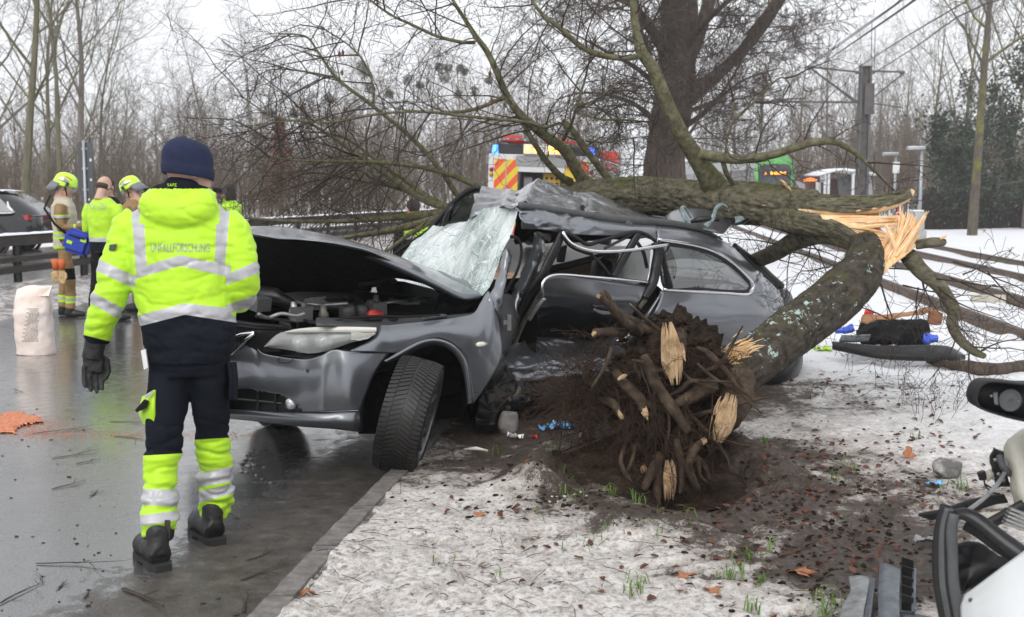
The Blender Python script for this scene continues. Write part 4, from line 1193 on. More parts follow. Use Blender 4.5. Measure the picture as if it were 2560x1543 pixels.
wbar('torn_end_lip',[(1832,562,8.68),(1855,557,8.7),(1876,545,8.78)],[.006,.016,.010],MT['car_black'],sp)
# --- rear door, caved in
DR=[[(1356,706,.86),(1345,740,.74),(1310,800,.40),(1290,880,.05)],[(1370,693,.86),(1375,740,.76),(1350,810,.28),(1335,890,.0)],[(1400,688,.86),(1410,742,.77),(1410,820,.26),(1400,890,-.02)],[(1470,693,.86),(1470,748,.82),(1470,820,.34),(1460,895,.0)],[(1540,702,.86),(1540,754,.86),(1535,820,.46),(1530,890,.10)],[(1616,716,.86),(1597,757,.88),(1570,800,.70),(1560,880,.34)]]
dr=patch('rear_door',[[V_(*p)for p in c]for c in DR],PT,nu=70,nv=50,thick=.008,disp=lambda p:p+CN*((.05*ridg(p,3.6)+.018*ridg(p,9,3))*max(0,min(1,(pxy(p)[1]-735)/50))));cp(dr)
bar('waist_chrome',[(1359,745,.87),(1355,712,.875),(1368,693,.88),(1398,686,.88),(1480,692,.88),(1560,699,.88),(1623,706,.88)],[.008,.010,.011,.012,.012,.012,.011],MT['chrome'],dr,flat=.6)
hnd=bar('door_handle',[(1478,764,.87),(1495,768,.91),(1525,772,.92),(1555,776,.89)],[.010,.017,.017,.010],MT['car_black'],dr,flat=.7)
bar('handle_recess',[(1484,774,.86),(1505,782,.855),(1530,783,.86)],[.01,.016,.01],PT,dr)
df=bar('door_frame',[(1407,580,.86),(1392,615,.86),(1372,655,.84),(1355,690,.82),(1322,735,.74),(1300,780,.62)],[.030,.036,.036,.036,.034,.03],MT['car_black'])
bar('bent_chrome',[(1407,579,.90),(1416,596,.91),(1432,612,.92),(1469,626,.93),(1509,630,.94),(1577,626,.95),(1640,617,.96),(1671,612,.96)],[.010,.013,.013,.013,.013,.013,.013,.011],MT['chrome'],df,flat=.5)
bar('chrome_backing',[(1407,583,.885),(1416,602,.895),(1432,618,.905),(1466,632,.91),(1480,635,.91)],.014,MT['car_black'],df)
bar('frame_strut',[(1411,580,.85),(1440,594,.85),(1468,611,.84),(1510,600,.84),(1560,586,.85),(1590,580,.86),(1618,588,.86),(1640,604,.87)],.014,MT['car_black'],df)
bar('frame_strut',[(1470,613,.84),(1520,598,.84),(1585,583,.85)],.010,PT,df)
bar('frame_strut',[(1597,584,.86),(1575,620,.84),(1550,665,.84),(1534,694,.85)],.030,MT['car_black'],df)
bar('frame_strut',[(1476,634,.90),(1500,657,.85),(1518,680,.80),(1526,690,.78)],.013,MT['car_black'],df)
bar('frame_strut',[(1588,583,.84),(1550,602,.8),(1510,622,.78)],.010,MT['plastic_grey'],df)
bar('frame_strut',[(1638,606,.87),(1645,630,.88),(1640,665,.88),(1632,705,.88),(1610,745,.88)],[.03,.036,.036,.036,.026],MT['car_black'],df,flat=.5)
bar('frame_seal',[(1671,612,.95),(1670,622,.94),(1660,632,.92),(1650,634,.90)],.007,MT['car_black'],df)
bar('frame_strut',[(1592,605,.8),(1608,630,.8),(1618,670,.8)],.016,MT['car_black'],df)
bar('door_end_plate',[(1614,748,.86),(1597,770,.84)],[.022,.016],MT['inner_metal'],df,flat=.3)
for a,b in[(0,0),(9,6),(18,10)]:
 bar('door_jamb_fold',[(1655-a*.2,728+b,.86),(1640-a,775+b,.82),(1606-a,822+b,.74),(1572-a,862+b,.62)],[.012,.018,.018,.014],PT,q1,flat=.8)
 # --- B pillar and torn strips where the front door was
bp=patch('centre_pillar',[[V_(1334,582,.74),V_(1325,640,.66),V_(1300,690,.60),V_(1272,770,.58)],[V_(1350,584,.76),V_(1340,640,.72),V_(1318,700,.66),V_(1285,790,.62)],[V_(1366,596,.72),V_(1350,650,.66),V_(1330,705,.60),V_(1296,800,.55)]],PT,nu=24,nv=40,thick=.012,disp=crumple(.035,9));cp(bp)
m_=patch('pillar_torn_top',[[V_(1333,581,.75),V_(1345,590,.77)],[V_(1350,580,.78),V_(1360,595,.79)],[V_(1376,585,.76),V_(1370,606,.75)]],MT['inner_metal'],nu=12,nv=8,thick=.006,disp=crumple(.03,20));sub(bp,m_)
bar('door_seal',[(1276,592,.76),(1290,594,.76),(1302,612,.75),(1303,640,.74),(1292,680,.72),(1272,716,.70),(1262,735,.70)],.012,MT['car_rubber'])
for i,(pp,w_,m2)in enumerate([([(1345,712,.70),(1318,742,.62),(1300,775,.56),(1288,815,.52),(1278,850,.5)],.024,'inner_metal'),([(1352,735,.74),(1330,770,.66),(1310,805,.58),(1290,850,.52),(1275,890,.5)],.020,'inner_metal'),([(1362,745,.78),(1345,765,.74),(1322,800,.66)],.016,'steel_raw'),([(1308,730,.64),(1290,770,.6),(1272,820,.58)],.02,'car_black')]):
 bar('torn_sheet',pp,w_,MT[m2],flat=.35)
hp=patch('hinge_pillar',[[V_(1247,735,.74),V_(1248,780,.76),V_(1250,850,.78),V_(1240,900,.8)],[V_(1268,735,.70),V_(1278,775,.70),V_(1284,810,.70),V_(1262,880,.72)],[V_(1280,740,.60),V_(1292,790,.60),V_(1285,830,.6),V_(1268,890,.62)]],MT['plastic_grey'],nu=10,nv=14,thick=.01);cp(hp)
m_=MB()
for x0,x1,y0,y1 in[(1263,1273,786,826),(1254,1264,801,811)]:
 m_.prism([V_(x0,y0,.80),V_(x1,y0,.80),V_(x1,y1,.80),V_(x0,y1,.80)],CN,.02)
sub(hp,m_.build('door_hinge',MT['steel_raw']))
# --- airbags and beige far door panel inside
ab=[([[(1262,600),(1266,640),(1270,676)],[(1280,597),(1284,640),(1288,680)],[(1300,610),(1300,645),(1294,690)]],-.1),([[(1372,640),(1366,668)],[(1400,615),(1395,664)],[(1450,610),(1450,656)],[(1520,612),(1515,640)],[(1570,615),(1570,628)]],-.55),([[(1545,640),(1530,710)],[(1575,625),(1570,710)],[(1600,620),(1600,708)],[(1625,625),(1618,700)]],-.35)]
for c_,v in ab:
 cp(patch('curtain_airbag',[[V_(x,y_,v)for x,y_ in c]for c in c_],MT['airbag'],nu=30,nv=16,disp=crumple(.03,7)))
bg=patch('far_door_trim',[[V_(1340,680,-.45),V_(1335,720,-.45)],[V_(1420,668,-.45),V_(1420,720,-.45)],[V_(1490,650,-.45),V_(1490,720,-.45)],[V_(1560,632,-.45),V_(1535,710,-.45)]],MT['beige_trim'],nu=16,nv=10,thick=.02);cp(bg)
bar('trim_edge',[(1360,677,-.42),(1420,663,-.42),(1490,645,-.42),(1545,632,-.42)],.03,MT['car_black'],flat=.5)
m_=MB();m_.prism([V_(1388,620,-.5),V_(1412,612,-.5),V_(1405,655,-.5),V_(1392,656,-.5)],CN,.03)
cp(m_.build('far_grab_post',MT['car_black']))
m_=MB();m_.lathe([(0,.0),(.05,0),(.09,.06),(.10,.18),(.08,.3),(0,.34)],Matrix.Translation(C(2.25,.1,.78)),16)
cp(m_.build('rear_headrest',MT['car_black'],smooth=True))
cp(patch('rear_seat',[[C(u,v,z)for u,z in((1.9,.45),(2.1,.5),(2.25,.75),(2.35,.9))]for v in(-.6,0,.4,.6)],MT['car_under'],nu=14,nv=14,thick=.08))
cp(patch('cabin_floor',[[C(u,v,.35)for u in(.7,1.3,2.0)]for v in(-.8,0,.45)],MT['car_under'],nu=6,nv=6))
cp(patch('dashboard',[[C(.75,v,.95),C(.95,v,.98),C(1.1,v,.85),C(1.1,v,.5)]for v in(-.7,0,.6)],MT['car_under'],nu=14,nv=14))
# --- crumpled sill and lower flank, glossy folds
def folds(p):
 x,y=pxy(p)
 return p+CN*(.016*sin(y*.13+x*.012+3.0*fbm(p,1.6))+.050*ridg((p.x*.45,p.y*.45,p.z*1.7),6)+.012*ridg(p,13))
sl=patch('crushed_sill',[[V_(1245,880,.66),V_(1250,915,.74),V_(1255,935,.76),V_(1256,960,.70)],[V_(1320,845,.40),V_(1310,890,.62),V_(1310,930,.74),V_(1308,952,.68)],[V_(1400,845,.36),V_(1400,890,.58),V_(1405,925,.72),V_(1405,950,.66)],[V_(1480,850,.42),V_(1490,880,.60),V_(1500,910,.74),V_(1490,950,.68)],[V_(1560,830,.62),V_(1570,870,.70),V_(1580,905,.80),V_(1560,950,.74)],[V_(1640,840,.80),V_(1650,870,.84),V_(1650,905,.86),V_(1640,950,.80)]],MT['sill_paint']if 'sill_paint' in MT else PT,nu=110,nv=60,thick=.008,disp=folds);cp(sl)
us_=patch('sill_underside',[[V_(x,945,.66),V_(x,1005,.62),V_(x,1015,.40)]for x in(1300,1400,1500,1620)],MT['plastic_grey'],nu=20,nv=10,thick=.01);cp(us_)
jn=patch('crushed_footwell',[[V_(1232,905,.84),V_(1215,960,.82),V_(1196,1010,.80),V_(1190,1066,.78)],[V_(1258,912,.80),V_(1245,960,.80),V_(1232,1015,.84),V_(1230,1060,.80)],[V_(1290,935,.72),V_(1290,975,.76),V_(1285,1000,.78),V_(1262,1040,.76)],[V_(1350,945,.60),V_(1358,975,.62),V_(1350,995,.64),V_(1330,1005,.6)]],MT['car_black'],nu=60,nv=50,thick=.01,disp=crumple(.05,9));cp(jn)
bar('torn_bracket',[(1250,905,.86),(1238,925,.85),(1226,945,.84)],[.03,.034,.02],MT['inner_metal'],flat=.4)
bar('torn_bracket',[(1212,960,.86),(1215,985,.86),(1219,1010,.85)],.012,MT['car_black'],flat=.5)
bar('torn_bracket',[(1270,1000,.80),(1290,990,.8),(1300,970,.78)],.02,MT['inner_metal'],flat=.4)
# ------------------ the uprooted, snapped linden across the car
def lich(b,col):
 n=b.noise(17,5,.75)
 z=b.noise(2.2,3)
 f1=b.math('ADD',n,b.math('MULTIPLY',b.math('SUBTRACT',z,.5),.55))
 col=b.mix(b.ramp(f1,[(.64,0.0),(.68,1.0)]),col,(.40,.50,.46))
 n2=b.noise(9,6,.75)
 return b.mix(b.ramp(b.math('ADD',n2,b.math('MULTIPLY',b.math('SUBTRACT',z,.5),-.5)),[(.66,0.0),(.72,1.0)]),col,(.36,.13,.05))
bark('bark_stump',(.020,.017,.014),(.085,.072,.055),moss=(.10,.095,.035),mscale=5,mlo=.60,mhi=.74,sc=(1,1,1),bs=16,bumpd=.03,extra=lich)
bark('bark_mossy',(.050,.045,.030),(.200,.182,.125),moss=(.120,.140,.026),mscale=2.6,mlo=.60,mhi=.76,sc=(.35,1,1),bs=24,bumpd=.03)
bark('bark_limb',(.060,.055,.032),(.185,.172,.105),moss=(.115,.145,.020),mscale=2.2,mlo=.55,mhi=.72,sc=(1,1,1),bs=20,bumpd=.015)
mat('twig_near',(.072,.056,.046),.8,var=.4,vsc=3,spec=.2)
mat('wood_fresh',(.80,.58,.34),.6,col2=(.62,.36,.15),vsc=10,stretch=(1,1,1),bump=.5,bsc=40)
mat('wood_pale',(.84,.62,.38),.6,col2=(.76,.44,.19),vsc=14,bump=.4,bsc=50)
mat('wood_root',(.47,.33,.19),.7,col2=(.13,.07,.035),vsc=9,lo=.45,hi=.72,bump=.7,bsc=30)
mat('soil',(.011,.0075,.0055),.9,col2=(.048,.033,.024),vsc=9,bump=1.0,bsc=40,bd=.03,spec=.1)
mat('root_bark',(.026,.018,.013),.85,col2=(.098,.070,.049),vsc=14,bump=.7,bsc=35,spec=.15)
mat('rootlet',(.062,.040,.028),.85,var=.5,vsc=8,spec=.1)
ft=empty('fallen_tree',tuple(G(1655,1235,.1)))
tag(ft,'uprooted snapped linden with muddy root plate and mossy limbs lying across the car roof','tree')
rt=random.Random(77)
def bark_tube(path,k=26,n=70,ridge=.05,amp=.35,seed=0,rfn=None,fq=4.6):
 """a limb with real furrows: path (px, py, D, width px)"""
 P=[W(a,b,c)for a,b,c,w in path]
 Q=crom(P,n)
 Rr=[w/2/F*c for a,b,c,w in path]
 L=[0.0]
 for a,b in zip(P,P[1:]):L.append(L[-1]+(b-a).length)
 vs,fs=[],[]
 N=None
 for i in range(n):
  t=(Q[min(i+1,n-1)]-Q[max(i-1,0)]).normalized()
  if N is None:N=(Vector((0,0,1))-t*t.z).normalized()
  N=(N-t*N.dot(t)).normalized()
  B=t.cross(N)
  s_=L[-1]*i/(n-1)
  r=float(np.interp(s_,L,Rr))
  for j in range(k):
   a=2*pi*j/k
   d=N*cos(a)+B*sin(a)
   p=Vector((cos(a)*fq,sin(a)*fq,s_*5.0+seed))
   h=(.35-1.5*abs(noise.fractal(p,.8,2,3)))*ridge+.5*ridge*noise.noise(Vector((cos(a)*1.2,sin(a)*1.2,s_*1.5+seed)))*2
   rr=r*(1+h*amp/.35)
   if rfn:rr*=rfn(i/(n-1),a)
   vs.append(Q[i]+d*rr)
 for i in range(n-1):
  for j in range(k):
   fs.append((i*k+j,i*k+(j+1)%k,(i+1)*k+(j+1)%k,(i+1)*k+j))
 fs.append(tuple(range(k))[::-1]);fs.append(tuple(range((n-1)*k,n*k)))
 return vs,fs,Q
def limb(name,path,m,parent=None,**kw):
 v,f,Q=bark_tube(path,**kw)
 o=mk(name,v,f,m)
 adopt(ft,o)if parent is None else None
 return o,Q
stump,Qs=limb('lower_trunk',[(1770,985,6.55,150),(1834,935,6.7,126),(1930,868,6.95,124),(2030,795,7.25,128),(2100,735,7.55,128),(2150,685,7.75,112),(2166,640,7.9,92),(2162,600,8.0,66)],MT['bark_stump'],k=84,n=190,ridge=.10)
sh=MB()
for i in range(130):
 x,y_=1800+rt.gauss(28,24),890+rt.gauss(-6,10)
 x+=0;y_+=(1835-x)*.30
 a_,b_=W(x,y_,6.52),W(x+rt.uniform(14,42),y_-rt.uniform(4,22),6.56)
 sh.tube([a_,a_.lerp(b_,.5)+Vector((0,-.006,.004)),b_],[.001,rt.uniform(.002,.006),.0008],4,flat=.35)
adopt(ft,tag(sh.build('bruised_wood',MT['wood_fresh']),kind='stuff'))
upt,Qu=limb('upper_trunk',[(1180,528,11.0,44),(1300,515,10.6,50),(1420,496,10.3,66),(1500,486,10.0,74),(1600,488,9.7,92),(1700,497,9.4,96),(1800,508,9.1,104),(1890,512,8.85,106),(1960,512,8.65,92),(2040,505,8.45,62)],MT['bark_mossy'],k=84,n=320,ridge=.15)
def slab(name,top,bot,th,m,ny=30,seed=0,bulge=.07):
 """a split-off half stem: bark side outwards (towards viewer), fresh wood at the back edge"""
 cols=[]
 for(x0,y0,D0),(x1,y1,D1)in zip(top,bot):
  a,b=W(x0,y0,D0),W(x1,y1,D1)
  m1=a.lerp(b,.3)+Vector((-.02,-bulge,.01));m2=a.lerp(b,.7)+Vector((0,-bulge,-.01))
  cols.append([a,m1,m2,b])
 g=patch_pts(cols,110,ny)
 vs=[]
 for i,c in enumerate(g):
  for j,p in enumerate(c):
   h=.5-2.0*abs(noise.fractal(Vector((i*.085+seed,j*.55,seed)),.8,2,3))
   e=min(1,j/3,(ny-1-j)/3)
   vs.append(p+Vector((0,-1,.1))*(.022*h*e))
 o=mk(name,vs,grid_faces(110,ny),m)
 return adopt(ft,o),g
us1,g1=slab('upper_slab',[(1880,482,9.0),(1930,478,8.80),(2000,481,8.6),(2080,486,8.45),(2150,488,8.35),(2210,485,8.25),(2250,479,8.2),(2280,473,8.15)],[(1880,512,8.95),(1930,519,8.68),(2000,522,8.4),(2080,528,8.25),(2150,530,8.15),(2210,520,8.1),(2250,507,8.08),(2268,496,8.08)],.1,MT['bark_mossy'])
us2,g2=slab('lower_slab',[(1860,510,9.0),(1930,514,8.66),(1990,524,8.4),(2050,538,8.25),(2100,556,8.15),(2140,582,8.05),(2170,620,7.9),(2186,655,7.8)],[(1850,550,9.0),(1915,564,8.64),(1975,580,8.4),(2040,592,8.3),(2090,600,8.2),(2125,612,8.1),(2140,640,7.95),(2150,690,7.8)],.1,MT['bark_mossy'],seed=5)
def fibres(name,quads,n,m,wmin,wmax,seed,jag=.08):
 """quads: (start line a-b, end line c-d) in (px,py,D); fibres run from start to end"""
 g=random.Random(seed)
 mb=MB()
 for(a,b,c,d,num)in quads:
  a,b,c,d=W(*a),W(*b),W(*c),W(*d)
  for i in range(num):
   t=(i+g.random())/num
   p,q=a.lerp(b,t),c.lerp(d,t+g.uniform(-.04,.04))
   q=p+(q-p)*(1+g.uniform(-jag*2,jag))
   off=Vector((0,g.uniform(-.03,.03),0))
   w=g.uniform(wmin,wmax)
   m_=p.lerp(q,.5)+Vector((g.uniform(-.008,.008),g.uniform(-.01,.01),g.uniform(-.008,.008)))
   mb.tube([p+off,m_+off,q+off],[w*.7,w,w*g.uniform(.05,.5)],5,flat=g.uniform(.3,.8))
 o=mb.build(name,m)
 return adopt(ft,tag(o,kind='stuff'))
def sheet(name,cols,m,nu=40,nv=14,amp=.012,seed=0):
 def dp(p):return p+Vector((0,-1,.3))*amp*noise.fractal(Vector((p.x*30,p.z*6+seed,p.y*8)),.9,2,3)
 return adopt(ft,patch(name,[[W(*p)for p in c]for c in cols],m,nu=nu,nv=nv,thick=.012,disp=dp))
sheet('torn_wood',[[(1905,512,8.62),(1915,516,8.62)],[(1968,519,8.5),(1975,524,8.5)],[(2060,528,8.3),(2062,540,8.3)],[(2140,531,8.2),(2140,552,8.24)],[(2200,523,8.15),(2195,560,8.2)],[(2262,500,8.1),(2255,552,8.15)],[(2284,475,8.08),(2262,545,8.15)]][:5],MT['wood_fresh'],60,12)
sheet('torn_wood',[[(2140,527,8.16),(2140,536,8.2)],[(2200,518,8.1),(2200,530,8.12)],[(2250,503,8.07),(2250,514,8.07)],[(2272,486,8.06),(2276,498,8.06)],[(2278,472,8.06),(2287,478,8.06)]],MT['wood_fresh'],40,10)
sheet('torn_wood',[[(2050,538,8.22),(2060,556,8.2)],[(2100,545,8.2),(2108,578,8.1)],[(2140,552,8.2),(2150,610,8.05)],[(2185,562,8.2),(2172,640,7.9)],[(2215,585,8.1),(2188,672,7.8)]],MT['wood_pale'],40,24)
sheet('torn_wood',[[(2178,618,7.9),(2184,660,7.82),(2196,698,7.72)],[(2215,600,7.95),(2215,640,7.82),(2205,690,7.72)],[(2250,590,7.98),(2248,625,7.85),(2228,665,7.74)],[(2290,595,8.0),(2278,615,7.9),(2262,640,7.8)],[(2300,600,8.0),(2292,612,7.95),(2280,622,7.9)]],MT['wood_pale'],50,24,.02)
fibres('splinter',[((2050,540,8.25),(2150,575,8.15),(2255,545,8.1),(2265,562,8.1),26),((2180,660,7.8),(2240,640,7.8),(2225,565,8.0),(2318,535,7.95),34),((2195,690,7.74),(2262,635,7.82),(2240,590,7.9),(2300,590,7.95),30),((2230,640,7.85),(2275,615,7.9),(2245,520,8.0),(2310,545,7.9),16),((1990,524,8.4),(2080,540,8.3),(2150,534,8.2),(2180,560,8.15),16)],0,MT['wood_pale'],.005,.014,4)
fibres('splinter',[((2110,560,8.15),(2160,600,8.05),(2205,575,8.1),(2220,610,8.0),40)],0,MT['wood_fresh'],.003,.008,8,.2)
for pts,w in[([(2250,640,7.8),(2290,575,7.85),(2317,528,7.88)],[.02,.016,.003]),([(2235,640,7.8),(2262,570,7.86),(2279,535,7.9)],[.018,.014,.003]),([(2240,625,7.8),(2228,590,7.8),(2214,562,7.82)],[.010,.016,.012]),([(2255,590,8.0),(2252,540,8.0),(2250,515,8.0)],[.012,.010,.004]),([(2265,600,7.9),(2285,560,7.9),(2292,540,7.9)],[.014,.012,.003]),([(2090,540,8.3),(2170,552,8.15),(2262,546,8.1)],[.02,.035,.02])]:
 m_=MB();m_.tube([W(*p)for p in pts],w,6,flat=.5)
 adopt(ft,m_.build('splinter',MT['wood_pale']))
o,_=limb('limb_stub',[(1935,492,8.75,40),(1945,478,8.7,38),(1953,468,8.65,30)],MT['bark_mossy'],k=20,n=20)
m_=MB();m_.lathe([(0,.02),(.05,.012),(.06,0)],Matrix.Translation(W(1968,472,8.6))@Matrix.Rotation(radians(50),4,'Y')@Matrix.Scale(1.5,4,(1,0,0)),14)
adopt(ft,m_.build('limb_scar',MT['wood_fresh'],smooth=True))
limb('bark_flap',[(2290,612,7.95,24),(2330,606,7.9,26),(2358,604,7.88,22),(2362,598,7.88,6)],MT['bark_mossy'],k=14,n=30)
m_=MB();m_.tube([W(2350,597,7.86),W(2362,592,7.86),W(2368,588,7.86)],[.008,.010,.002],5);adopt(ft,m_.build('splinter',MT['wood_fresh']))
BM,BLm=MT['bark_mossy'],MT['bark_limb']
limbs2=[]
def L2(path,m=BLm,k=16,n=60,tw=0,**kw):
 o,Q=limb('limb',path,m,k=k,n=n,ridge=.06,seed=rt.uniform(0,50),**kw)
 limbs2.append((Q,path))
 return Q
L2([(2271,640,7.95,44),(2305,680,8.0,40),(2345,712,8.05,36),(2368,745,8.05,34),(2386,780,8.05,32),(2380,808,8.05,28),(2399,848,8.05,26),(2438,880,8.05,22),(2462,891,8.05,14)],BM,22,90)
L2([(2140,600,8.15,62),(2080,580,8.3,66),(2036,584,8.45,58),(1985,604,8.7,46),(1940,630,9.0,42),(1890,652,9.3,40),(1850,665,9.6,36)],BM,26,90)
L2([(2060,560,8.5,40),(2040,575,8.6,34),(2020,590,8.7,30)],BM)
A1=L2([(1800,490,9.15,80),(1770,440,9.0,54),(1735,385,8.9,42),(1700,330,8.8,38),(1672,270,8.75,36),(1650,215,8.7,34),(1632,170,8.7,32),(1604,130,8.7,28),(1590,70,8.7,20),(1582,0,8.7,17),(1580,-60,8.7,12)],BLm,22,120)
A2=L2([(1602,140,8.7,16),(1560,145,8.5,14),(1510,140,8.4,14),(1455,118,8.3,14),(1400,70,8.2,12),(1360,40,8.2,10),(1330,0,8.2,8),(1310,-50,8.2,5)],BLm,12,80)
A3=L2([(1742,385,8.9,26),(1780,390,8.8,26),(1830,398,8.7,24),(1885,396,8.6,22),(1940,385,8.5,20),(1990,368,8.45,20),(2040,355,8.4,20),(2090,356,8.4,16),(2140,384,8.4,12),(2180,420,8.4,9),(2215,455,8.4,7),(2235,476,8.4,5)],BLm,14,100)
A4=L2([(1806,396,8.75,14),(1815,430,8.8,13),(1830,455,8.9,12),(1845,475,9.0,10)],BLm,10,30)
A5=L2([(1812,395,8.75,7),(1820,340,8.7,6),(1838,300,8.65,6),(1880,260,8.6,5),(1935,205,8.55,5),(1958,194,8.55,4),(1975,215,8.55,3),(1968,260,8.55,2)],BLm,8,60)
A6=L2([(1836,300,8.65,5),(1832,250,8.7,4),(1826,210,8.7,3)],BLm,6,20)
B1=L2([(1545,478,10.0,20),(1500,420,9.9,19),(1465,375,9.8,18),(1430,325,9.7,17),(1405,303,9.7,17)],BLm,12,50)
B2=L2([(1470,465,10.2,40),(1445,430,10.1,30),(1412,377,10.0,28),(1351,330,9.9,24),(1300,285,9.8,20),(1268,240,9.8,18),(1240,175,9.7,16),(1218,130,9.7,15),(1190,92,9.7,13),(1160,45,9.7,10),(1132,0,9.7,8),(1115,-40,9.7,5)],BLm,16,110)
B3=L2([(1425,455,10.2,22),(1400,440,10.1,17),(1361,397,10.0,16),(1331,350,9.9,14),(1304,303,9.85,11),(1280,268,9.8,8)],BLm,12,60)
B4=L2([(1400,308,9.7,8),(1360,318,9.6,8),(1320,306,9.5,8),(1240,298,9.4,8),(1159,290,9.3,8),(1058,279,9.2,7),(957,284,9.1,6),(822,306,9.0,5),(721,303,9.0,4),(620,316,9.0,3)],BLm,8,100)
B5=L2([(1268,240,9.8,12),(1180,275,9.9,9),(1100,282,10.0,7),(1010,276,10.1,4)],BLm,8,50)
B6=L2([(1189,107,9.7,9),(1150,105,9.7,9),(1091,90,9.7,8),(1030,62,9.7,7),(977,37,9.7,6),(926,0,9.7,5),(900,-30,9.7,4)],BLm,8,60)
B7=L2([(1408,350,9.8,10),(1432,300,9.6,8),(1442,262,9.5,7),(1462,200,9.5,6),(1474,150,9.5,5),(1490,90,9.5,4)],BLm,8,50)
B8=L2([(1444,265,9.5,7),(1490,250,9.4,6),(1530,220,9.3,5),(1560,195,9.3,3)],BLm,7,30)
B9=L2([(1444,282,9.5,6),(1500,298,9.4,6),(1560,300,9.3,5),(1625,306,9.2,4)],BLm,7,40)
B10=L2([(1465,352,9.8,5),(1520,356,9.6,4),(1580,345,9.4,3),(1650,338,9.3,2)],BLm,6,40)
C1=L2([(1260,512,10.6,22),(1225,488,10.7,18),(1192,465,10.8,15),(1108,431,10.8,14),(990,409,10.8,11),(856,404,10.8,9),(765,402,10.8,7),(690,396,10.8,5),(600,385,10.8,3)],BLm,10,100)
C2=L2([(1200,510,10.9,18),(1149,492,10.9,15),(1101,424,10.8,13),(1024,340,10.8,11),(933,266,10.7,9),(842,195,10.7,8),(795,130,10.7,6),(765,92,10.7,5),(694,84,10.7,3)],BLm,10,100)
C3=L2([(1120,520,11.0,20),(1054,498,11.0,15),(957,431,11.0,12),(889,384,11.0,10),(822,337,11.0,8),(765,306,11.0,6),(690,295,11.0,4),(600,240,11.0,3)],BLm,9,90)
C4=L2([(933,264,10.7,7),(933,215,10.7,6),(910,155,10.7,5),(869,111,10.7,4),(809,72,10.7,3)],BLm,7,50)
C5=L2([(842,195,10.7,6),(755,178,10.7,4),(680,174,10.7,3),(640,190,10.7,2)],BLm,6,40)
M1=L2([(1180,520,11.0,40),(1103,532,11.0,24),(1020,542,11.0,18),(937,548,11.0,14),(862,553,11.0,12),(730,553,11.0,9),(609,545,11.0,6),(560,540,11.0,4)],BLm,12,100)
M2=L2([(1170,530,10.9,34),(1096,548,10.8,22),(994,572,10.6,18),(930,584,10.5,14),(881,591,10.4,10),(850,600,10.3,6)],BLm,12,70)
M3=L2([(1090,545,10.8,16),(1050,570,10.5,13),(1013,593,10.3,11),(967,627,10.1,8),(940,632,10.0,5)],BLm,10,50)
M4=L2([(1140,525,11.1,26),(1099,512,11.1,22),(1060,490,11.1,18),(1031,478,11.1,15),(956,455,11.1,11),(880,415,11.1,8),(800,380,11.1,5)],BLm,10,80)
M5=L2([(1080,505,11.1,16),(1040,470,11.2,14),(1000,440,11.2,12),(940,400,11.2,9),(860,345,11.2,6),(760,330,11.2,4),(660,350,11.2,3)],BLm,9,80)
M6=L2([(1060,495,11.1,12),(990,470,11.2,9),(900,452,11.3,7),(780,430,11.3,5),(660,440,11.3,3)],BLm,8,70)
PT1=dict(num=(1,5,4),ang=(.85,.85),len=(.5,.5),up=(-.01,.0,.0),start=(.12,.15),wig=(.16,.24,.26),seg=(6,4,3),sides=(4,3,3),tap=(.8,.75,.5),rr=(.6,.6),tip=.0018,cone=.7,limb=-1)
tw=[MB()for _ in range(3)]
def sprout(Q,path,n,Lm,start=.25,r=.007,bias=Vector((0,0,0)),mb=None):
 for i in range(n):
  t=start+(1-start)*(i+rt.random())/n
  s=t*(len(Q)-1)
  k=min(int(s),len(Q)-2)
  p=Q[k].lerp(Q[k+1],s-k)
  ax=(Q[k+1]-Q[k]).normalized()
  o1=ax.orthogonal().normalized()
  az=rt.uniform(0,6.3)
  d=(ax*rt.uniform(.3,.8)+(o1*cos(az)+ax.cross(o1)*sin(az))+bias).normalized()
  L=Lm*rt.uniform(.4,1.2)
  grow(rt,p,d,L,r*(.5+.5*L/Lm),0,PT1,[mb or tw[i%3]]*2)
for Q,n,L,st in[(A1,7,.6,.4),(A2,16,.8,.2),(A3,16,.55,.2),(A5,8,.5,.3),(A6,3,.4,.3),(B1,3,.4,.5),(B2,22,1.1,.25),(B3,6,.6,.3),(B4,18,.9,.1),(B5,8,.8,.2),(B6,14,1.0,.15),(B7,9,.7,.2),(B8,6,.6,.2),(B9,7,.6,.2),(B10,6,.5,.2),(C1,17,1.2,.3),(C2,20,1.3,.25),(C3,17,1.3,.25),(C4,9,1.0,.2),(C5,8,.9,.1),(M1,15,1.1,.3),(M2,10,.8,.3),(M3,7,.6,.3),(M4,13,1.2,.3),(M5,15,1.3,.2),(M6,14,1.3,.2)]:
 sprout(Q,None,n,L,st)
tws=[adopt(ft,tag(m.build('twigs',MT['twig_near'],smooth=True),kind='stuff'))for m in tw]
br=MB()
for i,(Q,path)in enumerate(limbs2[:2]):
 sprout(Q,None,11 if i==0 else 15,.7 if i==0 else 1.0,.2,.007,Vector((0,-.1,-.2)),br)
for i in range(15):
 px,py=rt.uniform(1900,2520),rt.uniform(640,720)
 p=W(px,py,rt.uniform(8.4,9.4))
 grow(rt,p,Vector((rt.gauss(.1,.7),rt.gauss(0,.5),rt.gauss(-.45,.4))).normalized(),rt.uniform(.5,1.2),.007,0,PT1,[br,br])
adopt(ft,tag(br.build('broken_brush',MT['twig_near'],smooth=True),kind='stuff'))
